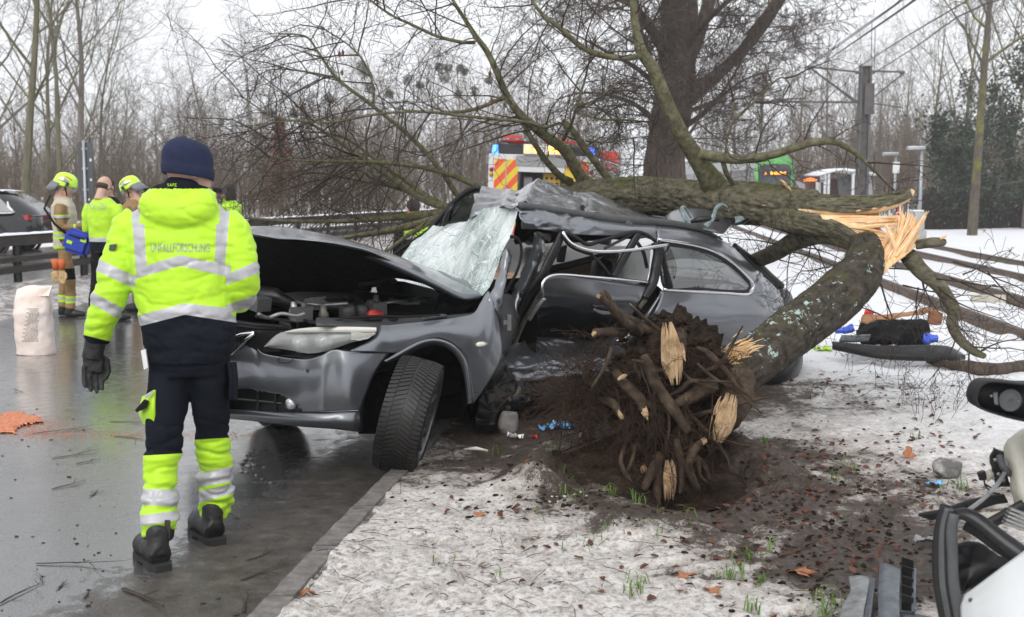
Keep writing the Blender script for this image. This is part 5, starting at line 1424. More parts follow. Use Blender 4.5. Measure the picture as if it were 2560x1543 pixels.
for px,py,D_ in[(849,136,10.6),(857,132,10.6),(855,182,10.6),(754,268,10.8),(1225,185,9.6),(1230,254,9.6),(728,378,10.8)]:
 p=W(px,py,D_)
 s_=.022
 me_o=mk('dead_leaf',[p+Vector((0,0,s_*1.6)),p+Vector((s_*.7,.004,.2*s_)),p+Vector((.1*s_,.01,-s_*1.7)),p+Vector((-s_*.7,.004,0))],[(0,1,2,3)],MT['leaf_rust'],None,False)
 adopt(ft,me_o)
 # ---- root plate
RC=W(1668,1005,6.5)
bm=bmesh.new()
bmesh.ops.create_icosphere(bm,subdivisions=6,radius=1.0)
for v in bm.verts:
 d=v.co.copy()
 h=1+.20*fbm(d,1.6,4,2)+.20*fbm(d,4.0,3,5)+.055*fbm(d,11,3,1)
 sx,sy,sz=.34,.28,.47
 if d.z<0:sx*=1+.38*d.z;sz*=1.0
 if d.z>0:sx*=1-.12*d.z
 v.co=Vector((d.x*sx*h,d.y*sy*h,d.z*sz*h))+RC
me=bpy.data.meshes.new('root_plate');bm.to_mesh(me);bm.free()
me.materials.append(MT['soil']);me.polygons.foreach_set('use_smooth',[True]*len(me.polygons))
rp=bpy.data.objects.new('root_plate',me);COL.objects.link(rp);adopt(ft,rp)
rp2=mk('root_plate',*(lambda t:(t[0],t[1]))(bark_tube([(1690,1010,6.6,240),(1750,985,6.6,220),(1810,955,6.66,150)],40,40,.3)[:2]),MT['soil']);adopt(ft,rp2)
hp_=MB()
n_=40
vs=[]
for i in range(n_):
 for j in range(n_):
  x=-.95+1.9*i/(n_-1);y=-.42+1.0*j/(n_-1)
  r=sqrt((x/.72)**2+((y-.1)/.5)**2)
  z=.26*max(0,1-r)**1.1*(1+.5*fbm((x,y,0),5))-.03-.25*math.exp(-(((x-.28)/.17)**2+((y+.15)/.2)**2))
  vs.append(Vector((ROOT.x+x-.15,ROOT.y+y+.40,.10+z)))
adopt(ft,mk('soil_heap',vs,grid_faces(n_,n_),MT['soil']))
def root(pts,w,m='root_bark',k=9,n=None,end=None):
 """pts (px,py,D), w px widths"""
 v,f,Q=bark_tube([(a,b,c,ww)for(a,b,c),ww in zip(pts,w)],k,n or 8*len(pts),.18,seed=rt.uniform(0,99))
 adopt(ft,mk('root',v,f,MT[m]))
 if end:
  e=MB()
  d=(Q[-1]-Q[-2]).normalized()
  for i in range(7):
   o_=d.orthogonal().normalized()*w[-1]/F*6.4*.35*rt.random()
   o_.rotate(Matrix.Rotation(rt.uniform(0,6.3),3,d))
   e.tube([Q[-2]+o_,Q[-1]+o_+d*rt.uniform(.0,.03)*end],[w[-1]/F*6.4*.22,w[-1]/F*6.4*.12],5)
  adopt(ft,e.build('broken_root_end',MT['wood_root']))
Dr=6.15
root([(1640,835,6.4),(1590,810,6.3),(1550,785,6.2),(1525,760,6.1),(1512,735,6.08),(1500,745,6.05)],[30,26,24,22,20,18])
root([(1600,830,6.3),(1555,800,6.15),(1524,765,6.08),(1498,741,6.02)],[26,22,20,17],end=.6)
root([(1560,832,6.3),(1520,830,6.15),(1488,832,6.05)],[24,22,21],end=.5)
root([(1650,830,6.4),(1610,795,6.3),(1580,765,6.25)],[14,11,8],end=1)
root([(1610,890,6.1),(1640,960,6.02),(1680,1020,5.98),(1720,1080,6.0)],[26,34,34,24])
root([(1540,930,6.15),(1570,970,6.05),(1600,1000,5.98),(1610,1030,5.95)],[24,34,30,20])
root([(1500,1000,6.15),(1535,1010,6.05),(1552,1038,6.0)],[22,26,18])
root([(1780,960,6.2),(1730,990,6.1),(1690,1010,6.05)],[44,36,22])
root([(1580,1080,6.05),(1560,1120,5.95),(1552,1160,5.9),(1575,1205,5.88),(1588,1255,5.88)],[12,13,14,13,11])
root([(1588,1112,5.96),(1578,1160,5.9),(1558,1190,5.9)],[9,11,9])
root([(1650,1140,6.0),(1630,1180,5.92),(1612,1220,5.88),(1602,1236,5.86)],[34,30,20,10])
root([(1690,1100,6.0),(1702,1150,5.92),(1705,1200,5.88),(1700,1235,5.86)],[18,18,15,8])
root([(1755,1106,5.85),(1732,1130,5.85),(1722,1170,5.86),(1745,1225,5.9)],[18,24,24,18])
root([(1730,1130,5.9),(1746,1112,5.85),(1758,1103,5.83)],[20,20,16],end=.8)
root([(1640,1140,5.98),(1642,1200,5.93),(1640,1270,5.92)],[30,30,30])
root([(1672,1020,6.0),(1672,1080,5.97),(1664,1115,5.95)],[9,8,6])
root([(1600,1010,6.1),(1640,1020,6.05),(1690,1040,6.0),(1700,1070,6.0)],[24,20,14,10])
root([(1500,940,6.2),(1470,960,6.1),(1455,920,6.05),(1430,895,6.0)],[14,12,10,6])
root([(1530,870,6.1),(1510,920,6.0),(1478,970,5.95)],[10,9,6])
def split_wood(axis,wid,n,seed,bulge=.03,core=True):
 """axis: (px,py,D) points along the grain; wid px widths; bundles of slivers over a convex face"""
 g=random.Random(seed)
 A=[Vector(p)for p in axis]
 def P_(t,s):
  q=[Vector(p)for p in polyres(A,21)][int(round(max(0,min(1,t))*20))]
  a=A[-1]-A[0];ln=sqrt(a.x**2+a.y**2)
  w_=float(np.interp(t,np.linspace(0,1,len(wid)),wid))/2
  return W(q.x-a.y/ln*s*w_,q.y+a.x/ln*s*w_,q.z-bulge*(1-s*s))
 mbs={'wood_root':MB(),'wood_fresh':MB(),'root_bark':MB(),'soil':MB()}
 for i in range(n):
  s=g.uniform(-1,1)
  t0,t1=g.uniform(-.05,.45),g.uniform(.5,1.06)
  m='root_bark' if abs(s)>.75 and g.random()<.7 else 'soil' if g.random()<.30 else 'wood_fresh' if g.random()<.10 else 'wood_root'
  if m=='soil':t0,t1=sorted((g.random(),g.random()))
  w_=g.uniform(.004,.011)
  pts=[P_(t0+(t1-t0)*k/4,s+g.uniform(-.04,.04))+Vector((0,g.uniform(-.006,.004),0))for k in range(5)]
  mbs[m].tube(pts,[w_*.25,w_,w_*1.1,w_*.9,w_*.15],5,flat=g.uniform(.3,.7))
 root_o=None
 for k,m in mbs.items():
  if m.v:
   o=m.build('split_root' if root_o is None else 'torn_fibres',MT[k]);o['kind']='stuff'
   if root_o is None:root_o=adopt(ft,o)
   else:sub(root_o,o);o.matrix_parent_inverse=root_o.matrix_parent_inverse.copy();o.parent=ft
split_wood([(1670,806,6.12),(1678,850,6.05),(1684,900,6.02),(1690,962,6.02)],[30,52,62,34],200,3)
root([(1690,840,6.35),(1685,900,6.2),(1680,950,6.15)],[60,66,40],k=18)
split_wood([(1828,985,6.08),(1815,1030,6.0),(1800,1070,5.98),(1790,1104,6.0)],[44,60,60,36],200,5)
root([(1850,950,6.45),(1840,1000,6.3),(1822,1050,6.12)],[84,92,64],k=20)
split_wood([(1670,1150,5.96),(1672,1200,5.9),(1670,1252,5.88)],[22,34,34],90,7,.015)
split_wood([(1608,1160,6.0),(1610,1180,5.97),(1614,1194,5.97)],[10,20,10],26,9,.01)
split_wood([(1606,1010,5.97),(1612,1030,5.94),(1620,1050,5.93)],[12,16,9],34,11,.01)
split_wood([(1544,1026,6.0),(1549,1038,5.98),(1555,1050,5.98)],[10,14,8],26,13,.01)
split_wood([(1570,938,6.02),(1556,944,5.99),(1544,950,5.99)],[8,12,8],18,15,.01)
for i in range(34):
 px,py=1640+rt.gauss(0,95),1000+rt.gauss(0,110)
 if((px-1640)/190)**2+((py-1000)/230)**2>1:continue
 w0=rt.uniform(6,17)
 ax_,ay_=rt.gauss((px-1640)/160,.7),rt.gauss(.55,.7)
 ps,D_=[],6.12
 for k in range(5):
  ps.append((px,py,D_-.02*k))
  px+=ax_*24;py+=ay_*24;ax_+=rt.gauss(0,.5);ay_+=rt.gauss(0,.45)
 root(ps,[w0*.7,w0,w0*.95,w0*.7,w0*.35])
cd_=MB()
for i in range(420):
 d=Vector((rt.gauss(0,1),-abs(rt.gauss(.4,.8)),rt.gauss(0,1))).normalized()
 p=RC+Vector((d.x*.34*(1+.38*min(0,d.z)),d.y*.28,d.z*.47))*rt.uniform(.95,1.1)
 s_=rt.uniform(.008,.034)
 vs,fs=tube_data([p+Vector((-s_,0,0)),p,p+Vector((s_,0,0))],[s_*.3,s_*rt.uniform(.7,1.1),s_*.3],6)
 cd_.add([v+Vector((rt.uniform(-.3,.3),rt.uniform(-.3,.3),rt.uniform(-.3,.3)))*s_ for v in vs],fs)
adopt(ft,tag(cd_.build('soil_clods',MT['soil'],smooth=True),kind='stuff'))
fr_=MB()
PR=dict(num=(1,4,3),ang=(.7,.8),len=(.5,.5),up=(-.10,-.05,0),start=(.1,.1),wig=(.28,.3,.3),seg=(6,4,2),sides=(3,3,3),tap=(.7,.7,.5),rr=(.6,.6),tip=.0012,cone=.6,limb=-1)
for i in range(300):
 px,py=1640+rt.gauss(0,120),1010+rt.gauss(0,130)
 if((px-1640)/185)**2+((py-1010)/240)**2>1:continue
 p=W(px,py,6.12+.3*(((px-1640)/185)**2+((py-1010)/240)**2))
 grow(rt,p,Vector((rt.gauss((px-1640)/200,.6),-.6,rt.gauss(0,.6))).normalized(),rt.uniform(.08,.32),rt.uniform(.0015,.004),0,PR,[fr_,fr_])
for i in range(130):
 px,py=1500+rt.gauss(0,35),975+rt.gauss(0,45)
 p=W(px,py,6.2)
 grow(rt,p,Vector((-1+rt.gauss(0,.35),-.4+rt.gauss(0,.4),rt.gauss(.05,.45))).normalized(),rt.uniform(.12,.40),rt.uniform(.0015,.0035),0,PR,[fr_,fr_])
for i in range(60):
 px,py=1560+rt.gauss(40,90),rt.uniform(960,1120)
 p=W(px,py,6.0)
 grow(rt,p,Vector((rt.gauss(0,.3),-.3,-1)).normalized(),rt.uniform(.15,.45),rt.uniform(.002,.004),0,PR,[fr_,fr_])
adopt(ft,tag(fr_.build('fine_roots',MT['rootlet'],smooth=True),kind='stuff'))
# ------------------ people
from mathutils.bvhtree import BVHTree
mat('skin',(.60,.37,.29),.5,var=.15,vsc=20,sss=.1,bump=.1,bsc=80)
nm_=NT('hi_vis')
w1=nm_.noise(260,2)
nm_.set(Base__Color=nm_.mix(nm_.ramp(nm_.noise(11,6,.7),[(.56,0.0),(.8,.5)]),nm_.ramp(nm_.noise(3.5,5),[(.3,(.42,.72,.012)),(.7,(.50,.84,.02))]),(.30,.42,.03)),Roughness=.6,Normal=nm_.bump(w1,.12,.002),Sheen__Weight=.2)
mat('reflex',(.50,.50,.525),.42,.15,var=.12,vsc=12,bump=.1,bsc=200)
mat('navy_cloth',(.0085,.011,.018),.8,spec=.12,var=.3,vsc=8,bump=.2,bsc=220,bd=.003)
mat('black_cloth',(.010,.010,.012),.75,spec=.12,var=.3,vsc=8,bump=.2,bsc=120,bd=.004)
mat('hat_navy',(.012,.018,.058),.95,var=.25,vsc=30,bump=.35,bsc=240,bd=.004)
mat('boot_black',(.016,.016,.016),.5,var=.4,vsc=14,bump=.35,bsc=50,rvar=.15)
mat('sole',(.022,.021,.020),.75,bump=.3,bsc=60)
mat('glove_black',(.014,.014,.015),.6,var=.4,vsc=25,bump=.5,bsc=60)
mat('tan_cloth',(.34,.215,.095),.8,var=.3,vsc=8,bump=.3,bsc=60)
mat('vest_cream',(.56,.52,.42),.8,var=.18,vsc=8,bump=.2,bsc=60)
mat('helmet_neon',(.56,.95,.02),.22,coat=.8)
mat('helmet_silver',(.55,.56,.56),.3,.5)
mat('helmet_red',(.6,.06,.02),.4)
mat('visor_dark',(.03,.03,.035),.2,coat=.6)
mat('neck_flap',(.20,.21,.23),.6,var=.2)
mat('hair_dark',(.025,.018,.014),.8,bump=.6,bsc=90)
mat('hair_brown',(.055,.038,.026),.8,bump=.6,bsc=90)
mat('eye_dark',(.02,.015,.012),.2)
mat('lip',(.36,.15,.12),.5)
mat('text_grey',(.36,.37,.38),.5)
mat('bag_blue',(.010,.045,.42),.5,var=.3,vsc=12,bump=.2)
mat('glove_orange',(.62,.14,.04),.7)
mat('glove_tan',(.62,.42,.22),.7,var=.25,vsc=30)
mat('white_plain',(.78,.78,.77),.5)
mat('badge_red',(.6,.02,.03),.4)
DG=None
def ellipse_rings(rings,k=28):
 """rings: (centre, rx, ry) horizontal super-ellipses, closed"""
 vs,fs=[],[]
 for c,rx,ry in rings:
  for j in range(k):
   a=2*pi*j/k
   ca,sa=cos(a),sin(a)
   vs.append(Vector(c)+Vector((math.copysign(abs(ca)**.85,ca)*rx,math.copysign(abs(sa)**.85,sa)*ry,0)))
 n=len(rings)
 for i in range(n-1):
  for j in range(k):
   fs.append((i*k+j,i*k+(j+1)%k,(i+1)*k+(j+1)%k,(i+1)*k+j))
 fs.append(tuple(range(k))[::-1]);fs.append(tuple(range((n-1)*k,n*k)))
 return vs,fs
def ball(c,r,M=None,k=20,m=12):
 vs,fs=[],[]
 r=Vector(r)if hasattr(r,'__len__')else Vector((r,r,r))
 for i in range(m+1):
  th=pi*i/m
  for j in range(k):
   a=2*pi*j/k
   v=Vector((r.x*sin(th)*cos(a),r.y*sin(th)*sin(a),r.z*cos(th)))
   if M is not None:v=M@v
   vs.append(Vector(c)+v)
 for i in range(m):
  for j in range(k):
   fs.append((i*k+j,(i+1)*k+j,(i+1)*k+(j+1)%k,i*k+(j+1)%k))
 return vs,fs
def fuse(pieces,voxel,smooth=4,disp=None):
 """pieces fused into one continuous skin by a voxel remesh; returns a mesh"""
 mb=MB()
 for v,f in pieces:mb.add(v,f)
 me=bpy.data.meshes.new('tmp');me.from_pydata(mb.v,[],mb.f);me.update()
 o=bpy.data.objects.new('tmp',me);COL.objects.link(o)
 m=o.modifiers.new('r','REMESH');m.mode='VOXEL';m.voxel_size=voxel
 if smooth:
  m=o.modifiers.new('s','SMOOTH');m.iterations=smooth;m.factor=.5
 dg=bpy.context.evaluated_depsgraph_get()
 out=bpy.data.meshes.new_from_object(o.evaluated_get(dg))
 bpy.data.objects.remove(o)
 if disp:
  n=len(out.vertices)
  co=np.empty(n*3);no=np.empty(n*3)
  out.vertices.foreach_get('co',co);out.vertices.foreach_get('normal',no)
  co=co.reshape(-1,3);no=no.reshape(-1,3)
  for i in range(n):co[i]+=no[i]*disp(co[i])
  out.vertices.foreach_set('co',co.ravel());out.update()
 return out
def dress(name,me,mats,rule,cuts=(),parent=None):
 """cut along (point, normal) planes and give every face its cloth by rule(centre)"""
 bm=bmesh.new();bm.from_mesh(me)
 for p,n in cuts:
  bmesh.ops.bisect_plane(bm,geom=bm.verts[:]+bm.edges[:]+bm.faces[:],plane_co=p,plane_no=n,dist=1e-5)
 for f in bm.faces:
  f.smooth=True
  f.material_index=rule(f.calc_center_median())
 bm.faces.index_update();bm.faces.ensure_lookup_table()
 objs=[]
 used=sorted({f.material_index for f in bm.faces})
 for mi in used:
  fl=[f for f in bm.faces if f.material_index==mi]
  groups=[set(f.index for f in fl)]
  if True:
   groups,seen=[],set()
   for f in fl:
    if f.index in seen:continue
    st,grp=[f],set()
    seen.add(f.index)
    while st:
     c=st.pop();grp.add(c.index)
     for v in c.verts:
      for n_ in v.link_faces:
       if n_.material_index==mi and n_.index not in seen:
        seen.add(n_.index);st.append(n_)
    groups.append(grp)
   groups.sort(key=len,reverse=True)
   big=[g for g in groups if len(g)>40]or groups[:1]
   groups=big
  for gi,grp in enumerate(groups):
   b2=bm.copy();b2.faces.ensure_lookup_table()
   bmesh.ops.delete(b2,geom=[f for f in b2.faces if f.index not in grp],context='FACES')
   nm2=(name if gi==0 else 'cloth_panel')if mi==0 else mats[mi][0]
   m2=bpy.data.meshes.new(nm2);b2.to_mesh(m2);b2.free()
   m2.materials.clear();m2.materials.append(mats[mi][1])
   for pl in m2.polygons:pl.material_index=0
   o=bpy.data.objects.new(nm2,m2);COL.objects.link(o)
   objs.append((mi,o))
 bm.free()
 main=[o for mi,o in objs if mi==0]
 main=main[0]if main else objs[0][1]
 main.parent=parent
 for mi,o in objs:
  if o is not main:
   o.parent=main
 return main
def chain(pts,k=16):return tube_data([p for p,r in pts],[r for p,r in pts],k)
def finger_hand(w,d,side,s=1.0,curl=.5,palm_n=None):
 """five separate fingers on a palm: w wrist, d pointing direction, side = thumb direction"""
 d=d.normalized();side=(side-d*side.dot(d)).normalized()
 nrm=d.cross(side)
 P=[tube_data([w-d*.02*s,w+d*.04*s,w+d*.09*s],[.027*s,.038*s,.036*s],12,flat=.5)]
 for i,(o_,L)in enumerate([(.030,.072),(.011,.082),(-.010,.076),(-.029,.060)]):
  b=w+d*.085*s+side*o_*s
  p1=b+d*L*.45*s+nrm*curl*.014*s
  p2=p1+(d*(1-.3*curl)+nrm*curl*.9).normalized()*L*.32*s
  p3=p2+(d*(1-.7*curl)+nrm*curl*1.3).normalized()*L*.25*s
  P.append(tube_data([b-d*.02*s,b,p1,p2,p3],[.010*s,.0105*s,.010*s,.0092*s,.006*s],8))
 b=w+d*.03*s+side*.028*s
 P.append(tube_data([b-side*.01*s,b+(d*.5+side*.5)*.035*s,b+(d*.85+side*.35)*.068*s+nrm*.008*s,b+(d*.95+side*.15)*.092*s+nrm*.014*s],[.014*s,.013*s,.011*s,.007*s],8))
 return P
 # ---------------- the man in the foreground
man=empty('person',tuple(G(470,1390)))
tag(man,'person from behind in neon yellow jacket and navy hat walking towards the wreck','person')
DM=5.15
pm=lambda x,y,D=DM:W(x,y,D)
PPM=F/DM
rings=[(505,458,78,.085,5.14),(525,455,112,.112,5.14),(550,452,134,.128,5.14),(585,451,139,.140,5.14),(640,452,134,.150,5.14),(700,456,126,.150,5.14),(760,464,120,.150,5.14),(811,471,118,.150,5.14),(850,473,112,.150,5.14),(880,474,104,.145,5.14),(902,472,97,.140,5.14)]
P=[ellipse_rings([(pm(c,y,D),hw/PPM,ry)for y,c,hw,ry,D in rings])]
P.append(chain([(pm(350,548,5.16),.075),(pm(326,572,5.15),.084),(pm(306,630,5.13),.084),(pm(290,690,5.1),.080),(pm(277,735,5.09),.076),(pm(262,780,5.09),.070),(pm(247,822,5.1),.064),(pm(238,852,5.11),.058)]))
P.append(chain([(pm(555,548,5.16),.075),(pm(576,572,5.15),.084),(pm(594,630,5.14),.084),(pm(604,685,5.13),.082),(pm(606,715,5.16),.080),(pm(600,740,5.24),.072),(pm(588,752,5.34),.062),(pm(570,756,5.44),.055)]))
hood=[]
for px,py,r in[(352,505,.034),(378,512,.066),(410,524,.080),(445,532,.086),(485,528,.082),(515,515,.070),(538,500,.036)]:
 hood.append((pm(px,py,5.06),r))
P.append(chain(hood,20))
P.append(ball(pm(448,497,5.10),(.165,.10,.075)))
P.append(chain([(pm(455,505,5.14),.105),(pm(462,475,5.15),.098),(pm(466,462,5.16),.088)],20))
def folds_man(p):
 x,y_,z=p
 f=.55*fbm((x*1.0,y_*1.0,z*2.2),6.5,3,1.7)+.3*fbm((x,y_,z*1.5),15,2,3.0)
 ax=abs(x-pm(455,700).x)
 if ax>.21:f+=.8*fbm((x*.6,y_*.8,z*2.4),9,2,8)
 cr_=abs(noise.noise(Vector((x*5+3,y_*5,z*13))))+.6*abs(noise.noise(Vector((x*11,y_*9,z*17+5))))
 return.0085*f-.008*max(0,.28-cr_)/.28
jm=fuse(P,.0075,5,folds_man)
def line_cut(a,b,D=DM):
 return(CAM,ray(*a).cross(ray(*b)).normalized())
UPB=([(349,669),(451,638),(562,662)],[(349,694),(451,665),(562,691)])
LOB=([(345,789),(462,758),(600,774)],[(345,817),(462,787),(600,808)])
cuts=[]
for up,lo in(UPB,LOB):
 for ln in(up,lo):
  cuts+=[line_cut(ln[0],ln[1]),line_cut(ln[1],ln[2])]
LS=[(326,500),(341,693)],[(357,500),(368,693)]
RS=[(577,500),(560,693)],[(543,500),(535,693)]
for a in(*LS,*RS):cuts.append(line_cut(*a))
LA1=[(262,655),(346,695)],[(255,684),(344,725)]
LA2=[(240,735),(315,775)],[(232,762),(306,802)]
LCUF=[(210,838),(280,855)]
RA1=[(565,687),(640,655)],[(565,714),(645,684)]
RA2=[(575,760),(640,738)],[(575,782),(645,764)]
for a in(*LA1,*LA2,LCUF,*RA1,*RA2):cuts.append(line_cut(*a))
def yl(ln,x):
 xs=[p[0]for p in ln];ys_=[p[1]for p in ln]
 if x<=xs[0]:return ys_[0]+(ys_[1]-ys_[0])/(xs[1]-xs[0])*(x-xs[0])
 if x>=xs[-1]:return ys_[-1]+(ys_[-1]-ys_[-2])/(xs[-1]-xs[-2])*(x-xs[-1])
 return float(np.interp(x,xs,ys_))
def xl(ln,y):return ln[0][0]+(ln[1][0]-ln[0][0])*(y-ln[0][1])/(ln[1][1]-ln[0][1])
def rule_j(c):
 x,y=pxy(c)
 arm=x<yl([(500,334),(700,348),(900,352)],y)or x>yl([(500,572),(700,577),(900,592)],y)
 if c.z>pm(455,490).z and y<472:return 2
 if x<yl([(500,338),(700,340),(860,300)],y)and y<900 and x<345:
  if y>yl(LCUF,x):return 2
  for a,b in(LA1,LA2):
   if yl(a,x)<y<yl(b,x)and x<346:return 1
  if not(yl(LS[0],0)and x>xl(LS[0],y)and y<693):return 0
 if x>566 and y<790:
  for a,b in(RA1,RA2):
   if yl(a,x)<y<yl(b,x):return 1
  if x>578:return 0
 if yl(UPB[0],x)<y<yl(UPB[1],x):return 1
 if yl(LOB[0],x)<y<yl(LOB[1],x):return 1
 if y>yl(LOB[1],x):return 2
 if y<680 and y>515 and(y>560 or abs(x-449)>100):
  if xl(LS[0],y)<x<xl(LS[1],y)or xl(RS[1],y)<x<xl(RS[0],y):return 1
 return 0
jk=dress('jacket',jm,[('jacket',MT['hi_vis']),('reflective_strip',MT['reflex']),('navy_panel',MT['navy_cloth'])],rule_j,cuts)
adopt(man,jk)
for c in jk.children:c.matrix_parent_inverse=Matrix()
def lettering(txt,x0,x1,ymid,hpx,D,me,m,name='lettering',bold=.0,parent=None,off=.003,tilt=0.0):
 """real letters laid on a garment's surface"""
 cu=bpy.data.curves.new('t','FONT');cu.body=txt;cu.align_x='CENTER';cu.align_y='CENTER';cu.size=1.0;cu.offset=bold
 cu.resolution_u=3
 o=bpy.data.objects.new('t',cu);COL.objects.link(o)
 dg=bpy.context.evaluated_depsgraph_get()
 tm=bpy.data.meshes.new_from_object(o.evaluated_get(dg))
 bpy.data.objects.remove(o)
 xs=[v.co.x for v in tm.vertices];ys_=[v.co.y for v in tm.vertices]
 bx0,bx1,by0,by1=min(xs),max(xs),min(ys_),max(ys_)
 bv=None
 if me is not None:
  b2=bmesh.new();b2.from_mesh(me);bmesh.ops.triangulate(b2,faces=b2.faces);bv=BVHTree.FromBMesh(b2);b2.free()
 b3=bmesh.new();b3.from_mesh(tm)
 bmesh.ops.triangulate(b3,faces=b3.faces)
 if bv:bmesh.ops.subdivide_edges(b3,edges=[e for e in b3.edges if e.calc_length()>.12],cuts=2)
 for v in b3.verts:
  u=(v.co.x-(bx0+bx1)/2)/(bx1-bx0);w=(v.co.y-(by0+by1)/2)/(by1-by0)
  p=W((x0+x1)/2+u*(x1-x0),ymid-w*hpx+tilt*u*(x1-x0),D)
  if bv:
   dr_=(p-CAM).normalized()
   hit=bv.ray_cast(CAM,dr_,50)
   if hit[0]:p=hit[0]-dr_*off
  v.co=p
 out=bpy.data.meshes.new(name);b3.to_mesh(out);b3.free()
 out.materials.append(m)
 lo=bpy.data.objects.new(name,out);COL.objects.link(lo)
 if parent:lo.parent=parent
 return lo
lettering('UNFALLFORSCHUNG',376,524,619,22,DM,jm,MT['text_grey'],'lettering',parent=jk).matrix_parent_inverse=Matrix()
lettering('SAFE',439,462,463,8,DM,None,MT['hi_vis'],'collar_lettering',parent=jk)
lt_=[c for c in jk.children if c.name.startswith('collar_lettering')][0]
mb=MB();mb.add([pm(428,454,5.035),pm(482,454,5.035),pm(480,470,5.03),pm(429,470,5.03)],[(3,2,1,0)])
cl=mb.build('collar_label',MT['navy_cloth']);cl.parent=jk
lt_.location=(0,-.125,.0)
mb=MB();mb.prism([pm(276,612,5.06),pm(292,610,5.05),pm(288,626,5.05),pm(274,626,5.06)],Vector((-.3,-1,0)),.006)
b_=mb.build('sleeve_badge',MT['visor_dark']);b_.parent=jk
T=[ellipse_rings([(pm(474,868),.165,.125),(pm(474,890),.178,.128),(pm(474,912),.18,.125),(pm(475,935),.165,.115)])]
LL=[((430,905,5.15),.096),((424,950,5.14),.096),((417,1010,5.12),.092),((412,1070,5.1),.085),((407,1130,5.1),.082),((403,1185,5.08),.078),((402,1230,5.05),.078),((402,1260,5.03),.083),((399,1285,5.01),.084),((398,1312,4.99),.086),((402,1335,4.98),.080)]
RL=[((520,905,5.15),.096),((524,950,5.16),.090),((527,1010,5.2),.084),((529,1060,5.24),.080),((531,1100,5.27),.078),((535,1140,5.29),.082),((537,1175,5.30),.082),((538,1205,5.31),.086),((540,1230,5.32),.084),((538,1258,5.33),.084),((534,1280,5.34),.076)]
for ch_ in(LL,RL):T.append(chain([(pm(*p),r)for p,r in ch_],20))
def folds_tr(p):
 x,y_,z=p
 f=.5*fbm((x,y_,z*1.6),7,3,4)
 lowz=max(0,min(1,(.62-z)/.25))
 f+=lowz*1.5*fbm((x*.5,y_*.5,z*2.6),9,2,6)
 cr_=abs(noise.noise(Vector((x*6,y_*6,z*12+2))))
 return.008*f-.009*max(0,.22-cr_)/.22*(.4+lowz)
tm_=fuse(T,.0075,4,folds_tr)
TL=[line_cut((340,1140),(450,1134)),line_cut((480,1100),(580,1094)),line_cut((340,1222),(460,1224)),line_cut((340,1262),(460,1268)),line_cut((340,1290),(450,1276)),line_cut((340,1318),(450,1300)),line_cut((480,1186),(580,1166)),line_cut((480,1222),(580,1204)),line_cut((480,1232),(590,1208)),line_cut((480,1262),(590,1232))]
ev=lambda a,b,x:a[1]+(b[1]-a[1])*(x-a[0])/(b[0]-a[0])
def rule_t(c):
 x,y=pxy(c)
 if x<468:
  if y<ev((340,1140),(450,1134),x):return 0
  if ev((340,1222),(460,1224),x)<y<ev((340,1262),(460,1268),x):return 2
  if ev((340,1290),(450,1276),x)<y<ev((340,1318),(450,1300),x):return 2
  return 1
 if y<ev((480,1100),(580,1094),x):return 0
 if ev((480,1186),(580,1166),x)<y<ev((480,1222),(580,1204),x):return 2
 if ev((480,1232),(590,1208),x)<y<ev((480,1262),(590,1232),x):return 2
 return 1
trs=dress('trousers',tm_,[('trousers',MT['navy_cloth']),('neon_shin',MT['hi_vis']),('reflective_strip',MT['reflex'])],rule_t,TL)
adopt(man,trs)
pk=patch('cargo_pocket',[[pm(387,975,5.04),pm(386,1020,5.02),pm(388,1066,5.04)],[pm(372,985,5.08),pm(364,1022,5.06),pm(374,1066,5.07)],[pm(358,992,5.14),pm(350,1030,5.14),pm(362,1062,5.14)]],MT['hi_vis'],nu=12,nv=16,thick=.012);pk.parent=trs
mb=MB();mb.prism([pm(362,998,5.06),pm(372,1002,5.03),pm(366,1020,5.03),pm(344,1030,5.06),pm(340,1024,5.07)],Vector((0,-1,0)),.014)
f_=mb.build('pocket_flap',MT['black_cloth']);f_.parent=trs
mb=MB();mb.prism([pm(362,990,5.03),pm(384,976,5.02),pm(384,984,5.02),pm(366,996,5.03)],Vector((0,-1,0)),.006)
f_=mb.build('pocket_reflex',MT['reflex']);f_.parent=trs
mb=MB();mb.prism([pm(354,876,5.07),pm(366,872,5.05),pm(372,918,5.03),pm(362,924,5.05)],Vector((0,-1,0)),.012)
f_=mb.build('belt_tag',MT['white_plain']);f_.parent=trs
pk2=patch('side_pocket',[[pm(572,905,5.1),pm(578,950,5.1),pm(576,1000,5.12)],[pm(586,905,5.2),pm(590,950,5.2),pm(588,1000,5.2)]],MT['navy_cloth'],nu=8,nv=12,thick=.02);pk2.parent=trs
